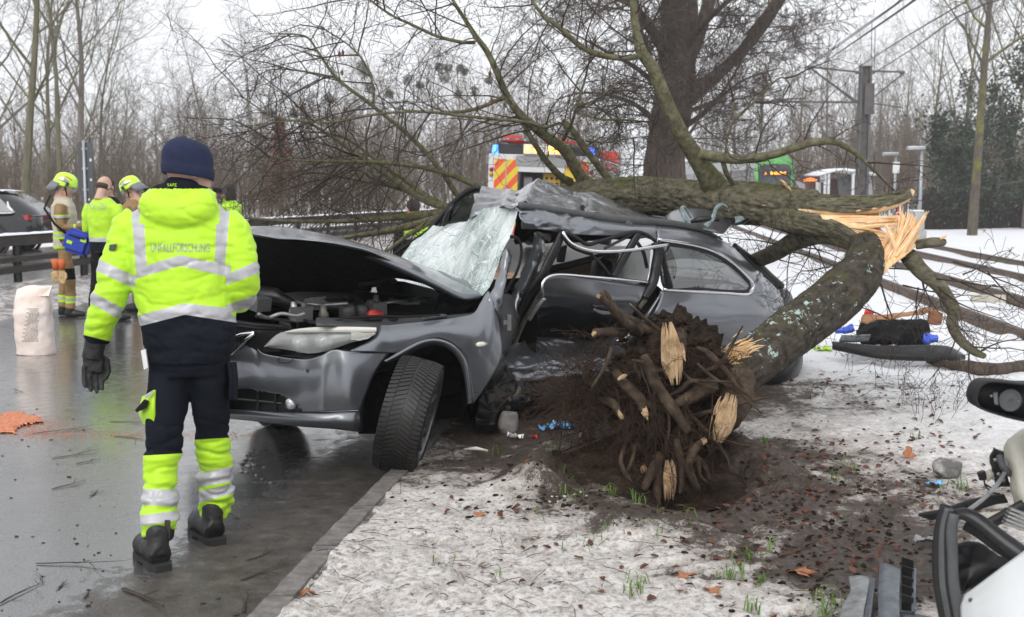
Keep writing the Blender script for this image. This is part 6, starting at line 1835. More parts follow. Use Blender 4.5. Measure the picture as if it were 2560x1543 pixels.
def boot(heel,toe,ank,parent,s=1.0):
 d=(toe-heel);d.z=0;L=d.length;d.normalize()
 sd=Vector((d.y,-d.x,0));up=Vector((0,0,1))
 H=Vector((heel.x,heel.y,heel.z))
 up_p=[tube_data([ank+up*.07,ank,H+d*.055+up*.15*s,H+d*.06+up*.07*s],[.054,.050,.050,.052],16)]
 up_p.append(tube_data([H+d*.02+up*.06,H+d*.09+up*.075,H+d*L*.55+up*.075,H+d*L*.8+up*.065,H+d*(L-.012)+up*.05],[.048,.056,.055,.055,.034],16))
 bmz=fuse(up_p,.008,3,lambda p:.003*fbm(p,14))
 o=bpy.data.objects.new('boot',bmz);COL.objects.link(o);bmz.materials.append(MT['boot_black'])
 bmz.polygons.foreach_set('use_smooth',[True]*len(bmz.polygons))
 outl=[(-.015,.034),(.03,.050),(.12,.046),(L*.6,.056),(L*.85,.050),(L+.01,.024)]
 pts=[H+d*a+sd*b for a,b in outl]+[H+d*a-sd*b for a,b in outl[::-1]]
 mb=MB();mb.prism([p+up*.010 for p in pts],up,.020)
 hl_=[H+d*a+sd*b for a,b in outl[:3]]+[H+d*a-sd*b for a,b in outl[:3][::-1]]
 mb2=MB();mb2.prism([p*1.0 for p in hl_],up,.0102)
 fw_=[H+d*a+sd*b for a,b in outl[3:]]+[H+d*a-sd*b for a,b in outl[3:][::-1]]
 mb3=MB();mb3.prism([p+up*.0 for p in fw_],up,.0102)
 adopt(parent,o)
 for m,nm in((mb,'sole'),(mb2,'heel_block'),(mb3,'tread_block')):
  q=m.build(nm,MT['sole']);q.parent=o
 return o
g0=G(408,1428);t0_=G(372,1392,.02)+Vector((0,.08,0))
boot(g0,g0+Vector((-.17,.23,0)),pm(408,1335,4.99),man)
g1_=G(545,1362);boot(g1_,g1_+Vector((-.17,.22,0)),pm(540,1282,5.34),man)
mb=MB();mb.prism([pm(413,1300,4.91),pm(426,1300,4.91),pm(427,1345,4.90),pm(412,1345,4.90)],Vector((0,-1,0)),.008)
adopt(man,mb.build('boot_pull_tab',MT['boot_black']))
mb=MB();mb.prism([pm(400,1333,4.91),pm(405,1333,4.91),pm(404,1349,4.91),pm(399,1349,4.91)],Vector((0,-1,0)),.006)
adopt(man,mb.build('boot_reflex',MT['reflex']))
hp2=finger_hand(pm(235,868,5.11),Vector((-.10,.02,-1)),Vector((.75,.5,-.1)),1.25,.55)
gm_=fuse(hp2+[chain([(pm(239,846,5.11),.046),(pm(235,872,5.11),.044),(pm(231,895,5.11),.046)])],.005,2,lambda p:.002*fbm(p,22))
go=bpy.data.objects.new('glove',gm_);COL.objects.link(go);gm_.materials.append(MT['glove_black']);gm_.polygons.foreach_set('use_smooth',[True]*len(gm_.polygons));adopt(man,go)
hp3=finger_hand(pm(572,756,5.44),Vector((-.6,.5,.15)),Vector((0,.3,1)),1.05,.8)
gm2=fuse(hp3,.006,2)
go2=bpy.data.objects.new('hand',gm2);COL.objects.link(go2);gm2.materials.append(MT['skin']);adopt(man,go2)
HC=pm(474,425,5.16)
yaw=radians(-52)
Mh=Matrix.Rotation(yaw,3,'Z')
def hv(x,y,z):return HC+Mh@Vector((x,y,z))
def head_pieces(hv,Mh,s=1.0,neck=True):
 P=[ball(hv(0,-.01,.02),(.078*s,.098*s,.100*s),Mh),ball(hv(0,.035,-.055),(.058*s,.060*s,.070*s),Mh),ball(hv(0,.055,-.10),(.034*s,.034*s,.028*s),Mh),tube_data([hv(0,.085,.0),hv(0,.108,-.03),hv(0,.094,-.045)],[.008*s,.014*s,.010*s],8),ball(hv(0,.075,.018),(.055*s,.022*s,.018*s),Mh),ball(hv(.078,-.01,-.015),(.012*s,.020*s,.032*s),Mh),ball(hv(-.078,-.01,-.015),(.012*s,.020*s,.032*s),Mh),ball(hv(0,.088,-.073),(.022*s,.010*s,.008*s),Mh)]
 if neck:P.append(tube_data([hv(0,-.02,-.03),hv(0,-.03,-.11),hv(0,-.03,-.20)],[.058*s,.056*s,.064*s],14))
 return P
body=fuse(head_pieces(hv,Mh)+[ellipse_rings([(pm(458,520),.10,.07),(pm(452,560),.18,.09),(pm(455,700),.15,.09),(pm(470,860),.14,.09)]),chain([(pm(430,900),.07),(pm(408,1130,5.1),.05),(pm(404,1330,4.99),.04)]),chain([(pm(520,900),.07),(pm(531,1100,5.27),.05),(pm(538,1275,5.34),.04)]),chain([(pm(340,560),.05),(pm(290,690,5.1),.04),(pm(236,870,5.11),.03)]),chain([(pm(560,560),.05),(pm(605,705,5.14),.04),(pm(570,756,5.44),.028)]),tube_data([pm(462,490),pm(455,540)],[.06,.06],12)],.009,3)
bo=bpy.data.objects.new('body',body);COL.objects.link(bo);body.materials.append(MT['skin']);body.polygons.foreach_set('use_smooth',[True]*len(body.polygons));adopt(man,bo)
for sx in(-1,1):
 v,f=ball(hv(.030*sx,.086,.005),.010)
 e_=mk('eye',v,f,MT['eye_dark']);e_.parent=bo
v,f=ball(hv(0,.097,-.073),(.020,.005,.006),Mh)
e_=mk('mouth',v,f,MT['lip']);e_.parent=bo
kx=36
vs,fs=[],[]
pr_=[(.102,-.032),(.109,-.028),(.111,.010),(.106,.014),(.1055,.03),(.107,.052),(.102,.08),(.090,.105),(.066,.126),(.032,.137),(.0,.140)]
for j in range(kx):
 a=2*pi*j/kx
 for r,z in pr_:
  seam=1+.012*math.exp(-((((a/(2*pi)*4)%1)-.5)/.06)**2*1.0)*(-1 if z>.05 else 0)
  vs.append(HC+Mh@Vector((r*.96*cos(a)*seam,r*1.06*sin(a)*seam-.008,z-.018*sin(a)*(1 if z<.05 else.5)+.0)))
n=len(pr_)
for j in range(kx):
 for i in range(n-1):
  fs.append((j*n+i,((j+1)%kx)*n+i,((j+1)%kx)*n+i+1,j*n+i+1))
hat=mk('knitted_hat',vs,fs,MT['hat_navy']);adopt(man,hat)
hm=hat.modifiers.new('s','SOLIDIFY');hm.thickness=.004
hs=hat.modifiers.new('u','SUBSURF');hs.levels=1;hs.render_levels=1
# ---------------- people further off: one builder, posed and dressed one by one
def figure(label,px,D,yaw,H=1.78,top='hi_vis',legs='black_cloth',head='bald',bands=(),arms='hold',bulk=1.0,legbands=(),vest=None,headtilt=0.0,stride=.06,z0=0.0):
 s=H/1.78
 x0,y0=(px-CX)/F*D,D
 e=empty('person',(x0,y0,z0),yaw)
 tag(e,label,'person')
 Lv=lambda x,y,z:Vector((x*s,y*s,z*s))
 hip=[(.085,.92),(.10,.50),(.11,.10)]
 def leg(sd,f,k=1.0):
  return[(Lv(sd*.085,0,.94),.088*k),(Lv(sd*.095,f*.3,.72),.082*k),(Lv(sd*.10,f*.7+.02,.50),.068*k),(Lv(sd*.105,f,.28),.064*k),(Lv(sd*.105,f-.01,.11),.062*k)]
 if arms=='hold':A=[((.195,0,1.42),.06),((.25,-.02,1.28),.056),((.275,.0,1.13),.050),((.22,.16,1.13),.044),((.12,.28,1.17),.036)]
 elif arms=='camera':A=[((.195,0,1.42),.06),((.27,.04,1.30),.056),((.28,.13,1.24),.050),((.20,.20,1.38),.042),((.10,.22,1.55),.034)]
 else:A=[((.195,0,1.42),.06),((.25,-.01,1.25),.055),((.27,0,1.10),.05),((.26,.05,.95),.042),((.25,.09,.84),.034)]
 AR_=[(Lv(*p),r*bulk)for p,r in A]
 AL_=[(Lv(-p[0],p[1],p[2]),r*bulk)for p,r in A]
 tor=[(Lv(0,0,.86),.165*bulk,.115*bulk),(Lv(0,0,.95),.172*bulk,.12*bulk),(Lv(0,0,1.10),.172*bulk,.12*bulk),(Lv(0,0,1.28),.19*bulk,.13*bulk),(Lv(0,0,1.40),.19*bulk,.12*bulk),(Lv(0,-.005,1.46),.13*bulk,.095*bulk),(Lv(0,-.01,1.51),.075*bulk,.07*bulk)]
 jm=fuse([ellipse_rings(tor,24),chain(AR_,12),chain(AL_,12)],.014,3,lambda p:.009*fbm(p,7,3)*1.0)
 mats=[('jacket',MT[top]),('reflective_strip',MT['reflex']),('contrast_panel',MT[vest]if vest else MT['navy_cloth']),('neon_strip',MT['hi_vis'])]
 cuts=[]
 for z_a,z_b,mi in bands:cuts+=[(Lv(0,0,z_a),Vector((0,0,1))),(Lv(0,0,z_b),Vector((0,0,1)))]
 def rule(c):
  if abs(c.x)<.21*s*bulk and abs(c.y)<.16*s*bulk or True:
   for z_a,z_b,mi in bands:
    if z_a*s<c.z<z_b*s and(abs(c.x)<.20*s*bulk):return mi
  if vest and abs(c.x)>.18*s:
   if 1.235*s<c.z<1.255*s or 1.275*s<c.z<1.295*s or(.15<c.y/s<.17):return 3
   if 1.255*s<c.z<1.275*s:return 1
  if vest and abs(c.x)<.165*s*bulk and c.y<.135*s*bulk and c.y>-.16:return 2
  return 0
 jk=dress('jacket',jm,mats,rule,cuts,e)
 tr=fuse([ellipse_rings([(Lv(0,0,1.0),.155,.11),(Lv(0,0,.92),.165,.115),(Lv(0,0,.86),.15,.105)],20),chain(leg(1,stride),14),chain(leg(-1,-stride),14)],.014,3,lambda p:.008*fbm(p,8,3,2))
 cuts=[]
 for z_a,z_b,mi in legbands:cuts+=[(Lv(0,0,z_a),Vector((0,0,1))),(Lv(0,0,z_b),Vector((0,0,1)))]
 def rule2(c):
  for z_a,z_b,mi in legbands:
   if z_a*s<c.z<z_b*s:return mi
  return 0
 dress('trousers',tr,[('trousers',MT[legs]),('reflective_strip',MT['reflex']),('neon_strip',MT['hi_vis']),('knee_patch',MT['black_cloth'])],rule2,cuts,e)
 for sd,f in((1,stride),(-1,-stride)):
  bt=fuse([tube_data([Lv(sd*.105,f-.01,.16),Lv(sd*.105,f-.02,.06)],[.055,.052],12),tube_data([Lv(sd*.105,f-.07,.045),Lv(sd*.11,f+.06,.048),Lv(sd*.12,f+.17,.035)],[.042,.048,.032],12)],.012,2)
  o=bpy.data.objects.new('boot',bt);COL.objects.link(o);o.parent=e;bt.materials.append(MT['boot_black']);bt.polygons.foreach_set('use_smooth',[True]*len(bt.polygons))
 hM=Matrix.Rotation(0,3,'Z')@Matrix.Rotation(-headtilt,3,'X')
 hc=Lv(0,.035,1.645)
 hvv=lambda x,y,z:hc+hM@Vector((x,y,z))
 hb=head_pieces(hvv,hM)
 hb+=[ellipse_rings([(Lv(0,0,.95),.12,.08),(Lv(0,0,1.2),.13,.09),(Lv(0,0,1.42),.15,.08),(Lv(0,-.01,1.52),.06,.055)],20)]
 for CH in(AR_,AL_):hb.append(chain([(p,r*.6)for p,r in CH],10))
 for sd in(1,-1):hb.append(chain([(p,r*.6)for p,r in leg(sd,stride*sd)],10))
 for CH,sd in((AR_,1),(AL_,-1)):
  hb+=finger_hand(CH[-1][0],CH[-1][0]-CH[-2][0],Vector((-sd*.3,.2,.8)),1.0,.5)
 bm_=fuse(hb,.008,2)
 b=bpy.data.objects.new('body',bm_);COL.objects.link(b);b.parent=e;bm_.materials.append(MT['skin']);bm_.polygons.foreach_set('use_smooth',[True]*len(bm_.polygons))
 for sx in(-1,1):
  v,f=ball(hvv(.030*sx,.088,.004),.010);mk('eye',v,f,MT['eye_dark'],b)
 v,f=ball(hvv(0,.098,-.073),(.020,.005,.006),hM);mk('mouth',v,f,MT['lip'],b)
 if head.startswith('hair'):
  m_=MT['hair_dark']if 'dark' in head else MT['hair_brown']
  hp_=[ball(hvv(0,-.022,.035),(.086,.100,.098),hM)]
  if 'long' in head:hp_+=[ball(hvv(0,-.07,-.05),(.085,.06,.10),hM),ball(hvv(.05,-.05,-.09),(.05,.05,.08),hM),ball(hvv(-.05,-.05,-.09),(.05,.05,.08),hM)]
  hm_=fuse(hp_,.01,1,lambda p:.006*fbm(p,25))
  o=bpy.data.objects.new('hair',hm_);COL.objects.link(o);o.parent=e;hm_.materials.append(m_)
 if head=='bald':
  hm_=fuse([ball(hvv(0,-.026,-.012),(.084,.092,.052),hM)],.01,1,lambda p:.003*fbm(p,25))
  o=bpy.data.objects.new('hair',hm_);COL.objects.link(o);o.parent=e;hm_.materials.append(MT['hair_brown'])
 if head=='helmet':
  vs,fs=[],[]
  pr=[(.135,-.035),(.138,-.02),(.132,.02),(.128,.05),(.115,.09),(.09,.12),(.05,.14),(0,.147)]
  K=28
  for j in range(K):
   a=2*pi*j/K
   for r,z in pr:
    lift=.03*max(0,sin(a))if z<.0 else 0
    vs.append(hvv(r*.92*cos(a),r*1.12*sin(a)-.015,z+.03+lift))
  n=len(pr)
  fs=[(j*n+i,((j+1)%K)*n+i,((j+1)%K)*n+i+1,j*n+i+1)for j in range(K)for i in range(n-1)]
  h=mk('helmet',vs,fs,MT['helmet_neon'],e)
  md=h.modifiers.new('s','SOLIDIFY');md.thickness=.006
  for sx in(-1,1):
   q=MB();q.tube([hvv(sx*.115,.03,.075),hvv(sx*.128,-.03,.085),hvv(sx*.112,-.10,.07)],[.016,.03,.012],6,flat=.35);q.build('silver_flash',MT['helmet_silver'],h)
   q=MB();q.tube([hvv(sx*.10,.06,.105),hvv(sx*.105,.0,.125),hvv(sx*.095,-.06,.12)],.006,5);q.build('red_stripe',MT['helmet_red'],h)
   q=MB();q.prism([hvv(sx*.130,.05,.065),hvv(sx*.134,.01,.055),hvv(sx*.132,.01,.005),hvv(sx*.128,.05,.015)],Vector((sx,0,0)),.01);q.build('side_clip',MT['visor_dark'],h)
  vv=[hvv(.122*cos(t),.148*sin(t)*1.0-.01,z)for z in(.055,-.03)for t in np.linspace(.35,pi-.35,12)]
  mk('visor',vv,[(i,i+1,i+13,i+12)for i in range(11)],MT['visor_clear'],h)
  vv=[hvv(.12*cos(t),.15*sin(t)-.02-(.05 if z<0 else 0),z)for z in(.02,-.10)for t in np.linspace(pi+.25,2*pi-.25,10)]
  nf=mk('neck_flap',vv,[(i,i+1,i+11,i+10)for i in range(9)],MT['neck_flap'],h)
  md=nf.modifiers.new('s','SOLIDIFY');md.thickness=.005
  q=MB();q.tube([hvv(.085,.0,.0),hvv(.06,.045,-.08),hvv(0,.06,-.135),hvv(-.06,.045,-.08),hvv(-.085,.0,.0)],.008,6);q.build('chin_strap',MT['black_cloth'],h)
 return e,s
mat('visor_clear',(.7,.72,.7),.1,alpha=.3,coat=1)
ff1,_=figure('firefighter in tan gear and cream vest with blue shoulder bag, facing right',163,14.9,radians(-78),1.80,'tan_cloth','tan_cloth','helmet',bands=[(.86,.90,3),(.99,1.02,3),(1.02,1.05,1),(1.05,1.08,3)],arms='hold',bulk=1.16,vest='vest_cream',legbands=[(.18,.21,2),(.21,.24,1),(.24,.27,2),(.48,.62,3)],headtilt=.35)
cop,_=figure('balding police officer from behind in neon POLIZEI jacket beside the firefighter',262,14.3,radians(-22),1.80,'hi_vis','black_cloth','bald',bands=[(.86,.98,2),(.98,1.03,1),(.90,.94,1)],arms='hold',bulk=1.14,headtilt=.4,stride=.10)
ff2,_=figure('second firefighter with neon helmet half hidden by the man in front',338,15.6,radians(80),1.76,'tan_cloth','tan_cloth','helmet',bands=[(.99,1.06,3)],arms='hold',bulk=1.14,headtilt=.5)
figure('brown haired person standing behind the balding officer',277,16.6,radians(170),1.80,'navy_cloth','black_cloth','hair_brown',arms='hold')
phg,_=figure('dark haired person in neon jacket lifting a camera to the face',578,18.0,radians(62),1.72,'hi_vis','black_cloth','hair_dark_long',bands=[(1.02,1.07,1),(1.22,1.26,1)],arms='camera')
figure('police officer in dark clothes and neon vest behind the mossy branches',1035,14.6,radians(25),1.50,'black_cloth','black_cloth','hair_dark',bands=[(1.20,1.24,1),(1.24,1.40,3)],arms='down')
o=lettering('POLIZEI',232,278,515,14,14.3,None,MT['text_grey'],'back_lettering',tilt=.02)
for v in o.data.vertices:v.co.y-=.185
cop_inv=cop.matrix_basis.inverted();o.parent=cop;o.matrix_parent_inverse=cop_inv
bag=empty('shoulder_bag',tuple(W(195,605,14.55)))
tag(bag,'bright blue shoulder bag with neon patches hanging at the firefighter\'s hip','bag')
bm=bmesh.new();bmesh.ops.create_cube(bm,size=1);bmesh.ops.scale(bm,verts=bm.verts,vec=(.32,.17,.30));bmesh.ops.bevel(bm,geom=bm.edges[:],offset=.045,segments=3,affect='EDGES')
bmesh.ops.rotate(bm,verts=bm.verts,cent=(0,0,0),matrix=Matrix.Rotation(radians(18),3,'Y'))
me=bpy.data.meshes.new('bag_body');bm.to_mesh(me);bm.free();me.materials.append(MT['bag_blue'])
o=bpy.data.objects.new('bag_body',me);COL.objects.link(o);o.parent=bag
for dx,dz in((-.07,-.02),(.09,.05)):
 q=MB();q.box(dx-.035,dx+.035,-.095,-.080,dz-.02,dz+.02,Matrix.Rotation(radians(18),4,'Y'));q.build('neon_patch',MT['hi_vis'],bag)
q=MB();q.tube([(-.13,-.02,.1),(-.26,-.05,.22),(-.38,-.06,.42),(-.34,.05,.58)],.014,6,flat=.4);q.build('strap',MT['black_cloth'],bag,True)
q=MB();q.box(-.10,.10,-.100,-.086,.06,.075,Matrix.Rotation(radians(18),4,'Y'));q.build('zip',MT['black_cloth'],bag)
gl=empty('work_gloves',tuple(W(146,680,14.55)))
tag(gl,'pair of tan and orange work gloves hanging from the firefighter\'s belt','gloves')
for dx in(-.035,.045):
 hp4=finger_hand(Vector((dx,0,.03)),Vector((0,0,-1)),Vector((1 if dx>0 else-1,0,0)),1.1,.2)
 g5=fuse(hp4,.008,2);o=bpy.data.objects.new('glove',g5);COL.objects.link(o);o.parent=gl;g5.materials.append(MT['glove_tan'])
 q=MB();q.tube([(dx,0,.16),(dx,0,.10),(dx,0,.02)],[.055,.045,.036],10,flat=.6);q.build('cuff',MT['glove_orange'],gl,True)
cmr=empty('camera_held',tuple(W(556,478,17.75)))
tag(cmr,'black photo camera held up by the dark haired person','camera')
q=MB();q.box(-.07,.07,-.03,.03,-.05,.05);q.build('camera_body',MT['visor_dark'],cmr)
q=MB();q.lathe([(.0,.14),(.04,.14),(.042,.02),(.036,0)],Matrix.Rotation(radians(-80),4,'Y'),16);q.build('objective',MT['black_cloth'],cmr,True)
# ------------------ street: guard rail, vehicles, tramway, small things
mat('rail_brown',(.060,.050,.043),.6,.3,var=.4,vsc=4,bump=.2,bsc=20)
mat('post_dark',(.018,.017,.016),.7,var=.3)
mat('suv_paint',(.010,.011,.014),.22,.3,coat=.9,var=.2)
mat('suv_glass',(.03,.033,.035),.08,coat=1.0)
mat('tail_red',(.35,.015,.02),.25,coat=.6)
mat('truck_white',(.70,.70,.71),.4,var=.1,vsc=3,coat=.3)
mat('truck_red',(.55,.035,.025),.35,coat=.4)
mat('truck_grey',(.20,.20,.205),.5,var=.3,vsc=4)
mat('truck_dark',(.02,.02,.022),.6)
mat('pump_yellow',(.62,.38,.03),.5,var=.2)
mat('amber_light',(.9,.35,.02),.3,emit=(1.0,.42,.04),est=5.0)
mat('amber_core',(.9,.6,.1),.3,emit=(1.0,.75,.2),est=6.0)
mat('blue_light',(.03,.08,.9),.2,emit=(.03,.12,1.0),est=6.0)
mat('led_amber',(.9,.3,.02),.4,emit=(1.0,.38,.03),est=2.6)
mat('led_red',(.9,.15,.02),.4,emit=(1.0,.16,.02),est=2.0)
mat('tram_green',(.14,.52,.13),.3,coat=.5)
mat('tram_silver',(.40,.41,.42),.4,.4,var=.15)
mat('tram_glass',(.10,.11,.125),.12,coat=.8,var=.4,vsc=1)
mat('concrete_light',(.40,.40,.39),.8,var=.3,vsc=3,bump=.3)
mat('panel_grey',(.33,.33,.34),.5,var=.15)
mat('panel_dark',(.085,.085,.095),.4)
mat('brick_dull',(.16,.085,.07),.8,var=.3)
mat('galv',(.42,.44,.45),.45,.5,var=.2,vsc=5)
mat('sign_back',(.085,.095,.105),.55,.3,var=.2,vsc=3)
mat('sack',(.84,.76,.71),.7,var=.16,vsc=6,col2=(.80,.66,.58),bump=.4,bsc=14,bd=.02)
mat('print_grey',(.14,.13,.13),.7)
mat('orange_sand',(.74,.30,.16),.9,col2=(.45,.14,.07),vsc=40,bump=.6,bsc=120)
mat('wire',(.05,.05,.052),.5,.5)
mat('mast_steel',(.11,.108,.11),.6,.2,var=.4,vsc=3)
mat('mast_rust',(.10,.088,.085),.7,var=.4,vsc=4)
mat('door_white',(.62,.64,.645),.3,coat=.6,var=.06,vsc=4)
mat('door_cream',(.52,.50,.42),.45,var=.3,vsc=7,bump=.1)
mat('kraft',(.36,.17,.075),.8,var=.3,vsc=6,bump=.3)
mat('kraft_dark',(.20,.085,.035),.8,var=.3,vsc=6)
mat('plastic_blue',(.02,.09,.62),.4,var=.3,vsc=12)
mat('red_cloth',(.55,.02,.02),.7)
mat('nitrile',(.12,.36,.70),.4,col2=(.20,.48,.78),vsc=20,bump=.6,bsc=25)
mat('trim_grey',(.10,.115,.135),.42,var=.4,vsc=30,rvar=.15)
mat('trim_light',(.26,.27,.275),.5,col2=(.12,.12,.12),vsc=18)
mat('leaf_brown',(.13,.040,.016),.6,col2=(.055,.022,.012),vsc=9)
mat('leaf_oak',(.42,.17,.08),.7,var=.3,vsc=20)
mat('grass_blade',(.075,.16,.020),.6,col2=(.13,.22,.035),vsc=8)
mat('straw',(.40,.29,.14),.8,var=.4,vsc=6)
mat('stone_grey',(.11,.105,.10),.8,col2=(.36,.35,.34),vsc=16,lo=.5,hi=.72,bump=.6,bsc=30)
mat('slush_lump',(.25,.235,.225),.5,var=.4,vsc=20,bump=.5,bsc=30)
# ---- guard rail
gr=empty('guard_rail',(x_rail(20),20,0))
tag(gr,'long dark brown guard rail with snow on top between the carriageways','guard rail')
Yg=np.linspace(7,62,80)
for(z0,z1,d0,d1)in((.72,.90,0,.10),(.46,.57,.02,.12),(.28,.41,0,.10)):
 pr=[(d0,z0),(d1,z0+.02),(d1,z1-.02),(d0,z1)]
 vs=[(x_rail(y)+a,y,z)for y in Yg for a,z in pr]
 fs=[(i*4+j,(i+1)*4+j,(i+1)*4+(j+1)%4,i*4+(j+1)%4)for i in range(len(Yg)-1)for j in range(4)]
 adopt(gr,mk('rail',vs,fs,MT['rail_brown'],None,False))
pr=[(-.01,.898),(.02,.93),(.08,.93),(.115,.90)]
vs=[(x_rail(y)+a,y,z+(.018*fbm((y,a,0),3)if 0<j<3 else 0))for y in np.linspace(7,62,400)for j,(a,z)in enumerate(pr)]
fs=[(i*4+j,(i+1)*4+j,(i+1)*4+j+1,i*4+j+1)for i in range(399)for j in range(3)]
adopt(gr,mk('snow_cap',vs,fs,MT['snow_white']))
y=8.6
while y<60:
 q=MB();x=x_rail(y)-.04
 q.box(x-.05,x+.05,y-.012,y+.012,-.1,.88);q.box(x-.05,x-.04,y-.05,y+.05,-.1,.88);q.box(x+.04,x+.05,y-.05,y+.05,-.1,.88)
 adopt(gr,q.build('post',MT['post_dark']))
 y+=2.05
 # ---- black car beyond the rail (rear towards us on the right)
DS=31.0
suv=empty('parked_car',(*at(40,DS),-.05),radians(176))
tag(suv,'black estate-like car with snowy roof beyond the guard rail at the left edge','car')
prof=[(-.75,.30),(-.78,.55),(-.72,.95),(-.70,1.03),(-.45,1.28),(.0,1.55),(.35,1.63),(1.2,1.66),(2.0,1.60),(2.7,1.12),(3.6,.98),(3.8,.60),(3.75,.30)]
bm=bmesh.new()
rows=[]
for v_,ins in((-.90,0),(-.86,1),(.86,1),(.90,0)):
 pass
L_=[[bm.verts.new((x,s_*(.90-(.17*max(0,(z-.95))/.7)-(.04 if z<.5 else 0)),z))for x,z in prof]for s_ in(-1,1)]
n=len(prof)
for i in range(n):bm.faces.new((L_[0][i],L_[0][(i+1)%n],L_[1][(i+1)%n],L_[1][i]))
bm.faces.new(L_[0][::-1]);bm.faces.new(L_[1])
bmesh.ops.recalc_face_normals(bm,faces=bm.faces)
bmesh.ops.bevel(bm,geom=bm.edges[:],offset=.05,segments=2,affect='EDGES')
me=bpy.data.meshes.new('body');bm.to_mesh(me);bm.free();me.materials.append(MT['suv_paint']);me.polygons.foreach_set('use_smooth',[True]*len(me.polygons))
o=bpy.data.objects.new('body',me);COL.objects.link(o);o.parent=suv
for s_ in(-1,1):
 def sw(x,z):return Vector((x,s_*(.905-.17*max(0,z-.95)/.7),z))
 for nm,poly in(('quarter_window',[(-.42,1.10),(-.02,1.46),(.10,1.46),(.02,1.08)]),('side_window',[(.08,1.08),(.16,1.47),(.45,1.53),(1.05,1.54),(1.05,1.06)]),('side_window',[(1.12,1.06),(1.12,1.54),(1.85,1.50),(2.4,1.10)])):
  q=MB();q.prism([sw(*p)for p in poly],Vector((0,s_,.25)),.012);q.build(nm,MT['suv_glass'],suv)
 q=MB();q.tube([sw(2.45,1.05),sw(1,1.03),sw(-.35,1.07),sw(-.45,1.10)],.018,5);q.build('window_trim',MT['snow_white'],suv)
 q=MB();q.tube([sw(-.40,1.12),sw(-.28,1.22),sw(-.24,1.36)],[.03,.035,.02],5);q.build('snow_streak',MT['snow_white'],suv)
 q=MB();q.box(-.80,-.55,s_*.66,s_*.86,.88,1.02);q.build('tail_light',MT['tail_red'],suv)
 for xw in(.15,2.9):
  q=MB();q.lathe([(.46,-.03),(.47,.0),(.40,.012),(.38,-.03)],Matrix.Translation((xw,s_*.885,.37))@Matrix.Rotation(-s_*pi/2,4,'X'),24,cap=False);q.build('arch_trim',MT['post_dark'],suv,True)
  q=MB();q.lathe([(0,.02),(.20,.03),(.24,.05),(.33,.045),(.35,.0),(.33,-.15)],Matrix.Translation((xw,s_*.86,.35))@Matrix.Rotation(-s_*pi/2,4,'X'),24);q.build('wheel',MT['tyre'],suv,True)
 q=MB();q.tube([Vector((.30,s_*.915,.93)),Vector((.52,s_*.935,.93))],.02,6);q.build('door_handle',MT['suv_paint'],suv,True)
q=MB()
vs=[(x,y_,1.60+.075*(1-abs(x-.95)/1.0)**.3+.02*fbm((x,y_,0),4))for x in np.linspace(0.02,1.9,20)for y_ in np.linspace(-.66,.66,12)]
mk('snow_roof',vs,grid_faces(20,12),MT['snow_white'],suv)
# ---- road sign seen from behind
DSg=24.0
sg=empty('road_sign',(*at(222,DSg),0))
tag(sg,'grey back of a tall road sign on a galvanised post beside the firefighters','road sign')
q=MB();q.tube([(0,0,-.2),(0,0,2.62)],.03,8);q.build('post',MT['galv'],sg,True)
q=MB();q.box(-.135,.155,-.045,-.033,1.50,2.58);q.build('sign_panel',MT['sign_back'],sg)
q=MB();q.box(-.11,.13,-.047,-.035,1.36,1.48);q.build('small_panel',MT['sign_back'],sg)
for z in(1.62,2.05,2.45):
 q=MB();q.box(-.06,.06,-.056,-.046,z-.02,z+.02);q.build('clamp',MT['galv'],sg)
for x,z,w_ in((.12,2.22,.028),(.115,1.82,.024),(.06,1.42,.022)):
 q=MB();q.box(x-w_*.7,x+w_*.7,-.0485,-.0455,z-w_,z+w_);q.build('sticker',MT['white_plain'],sg)
for c in sg.children:
 if c.name.startswith('post'):c.location.y=-.08
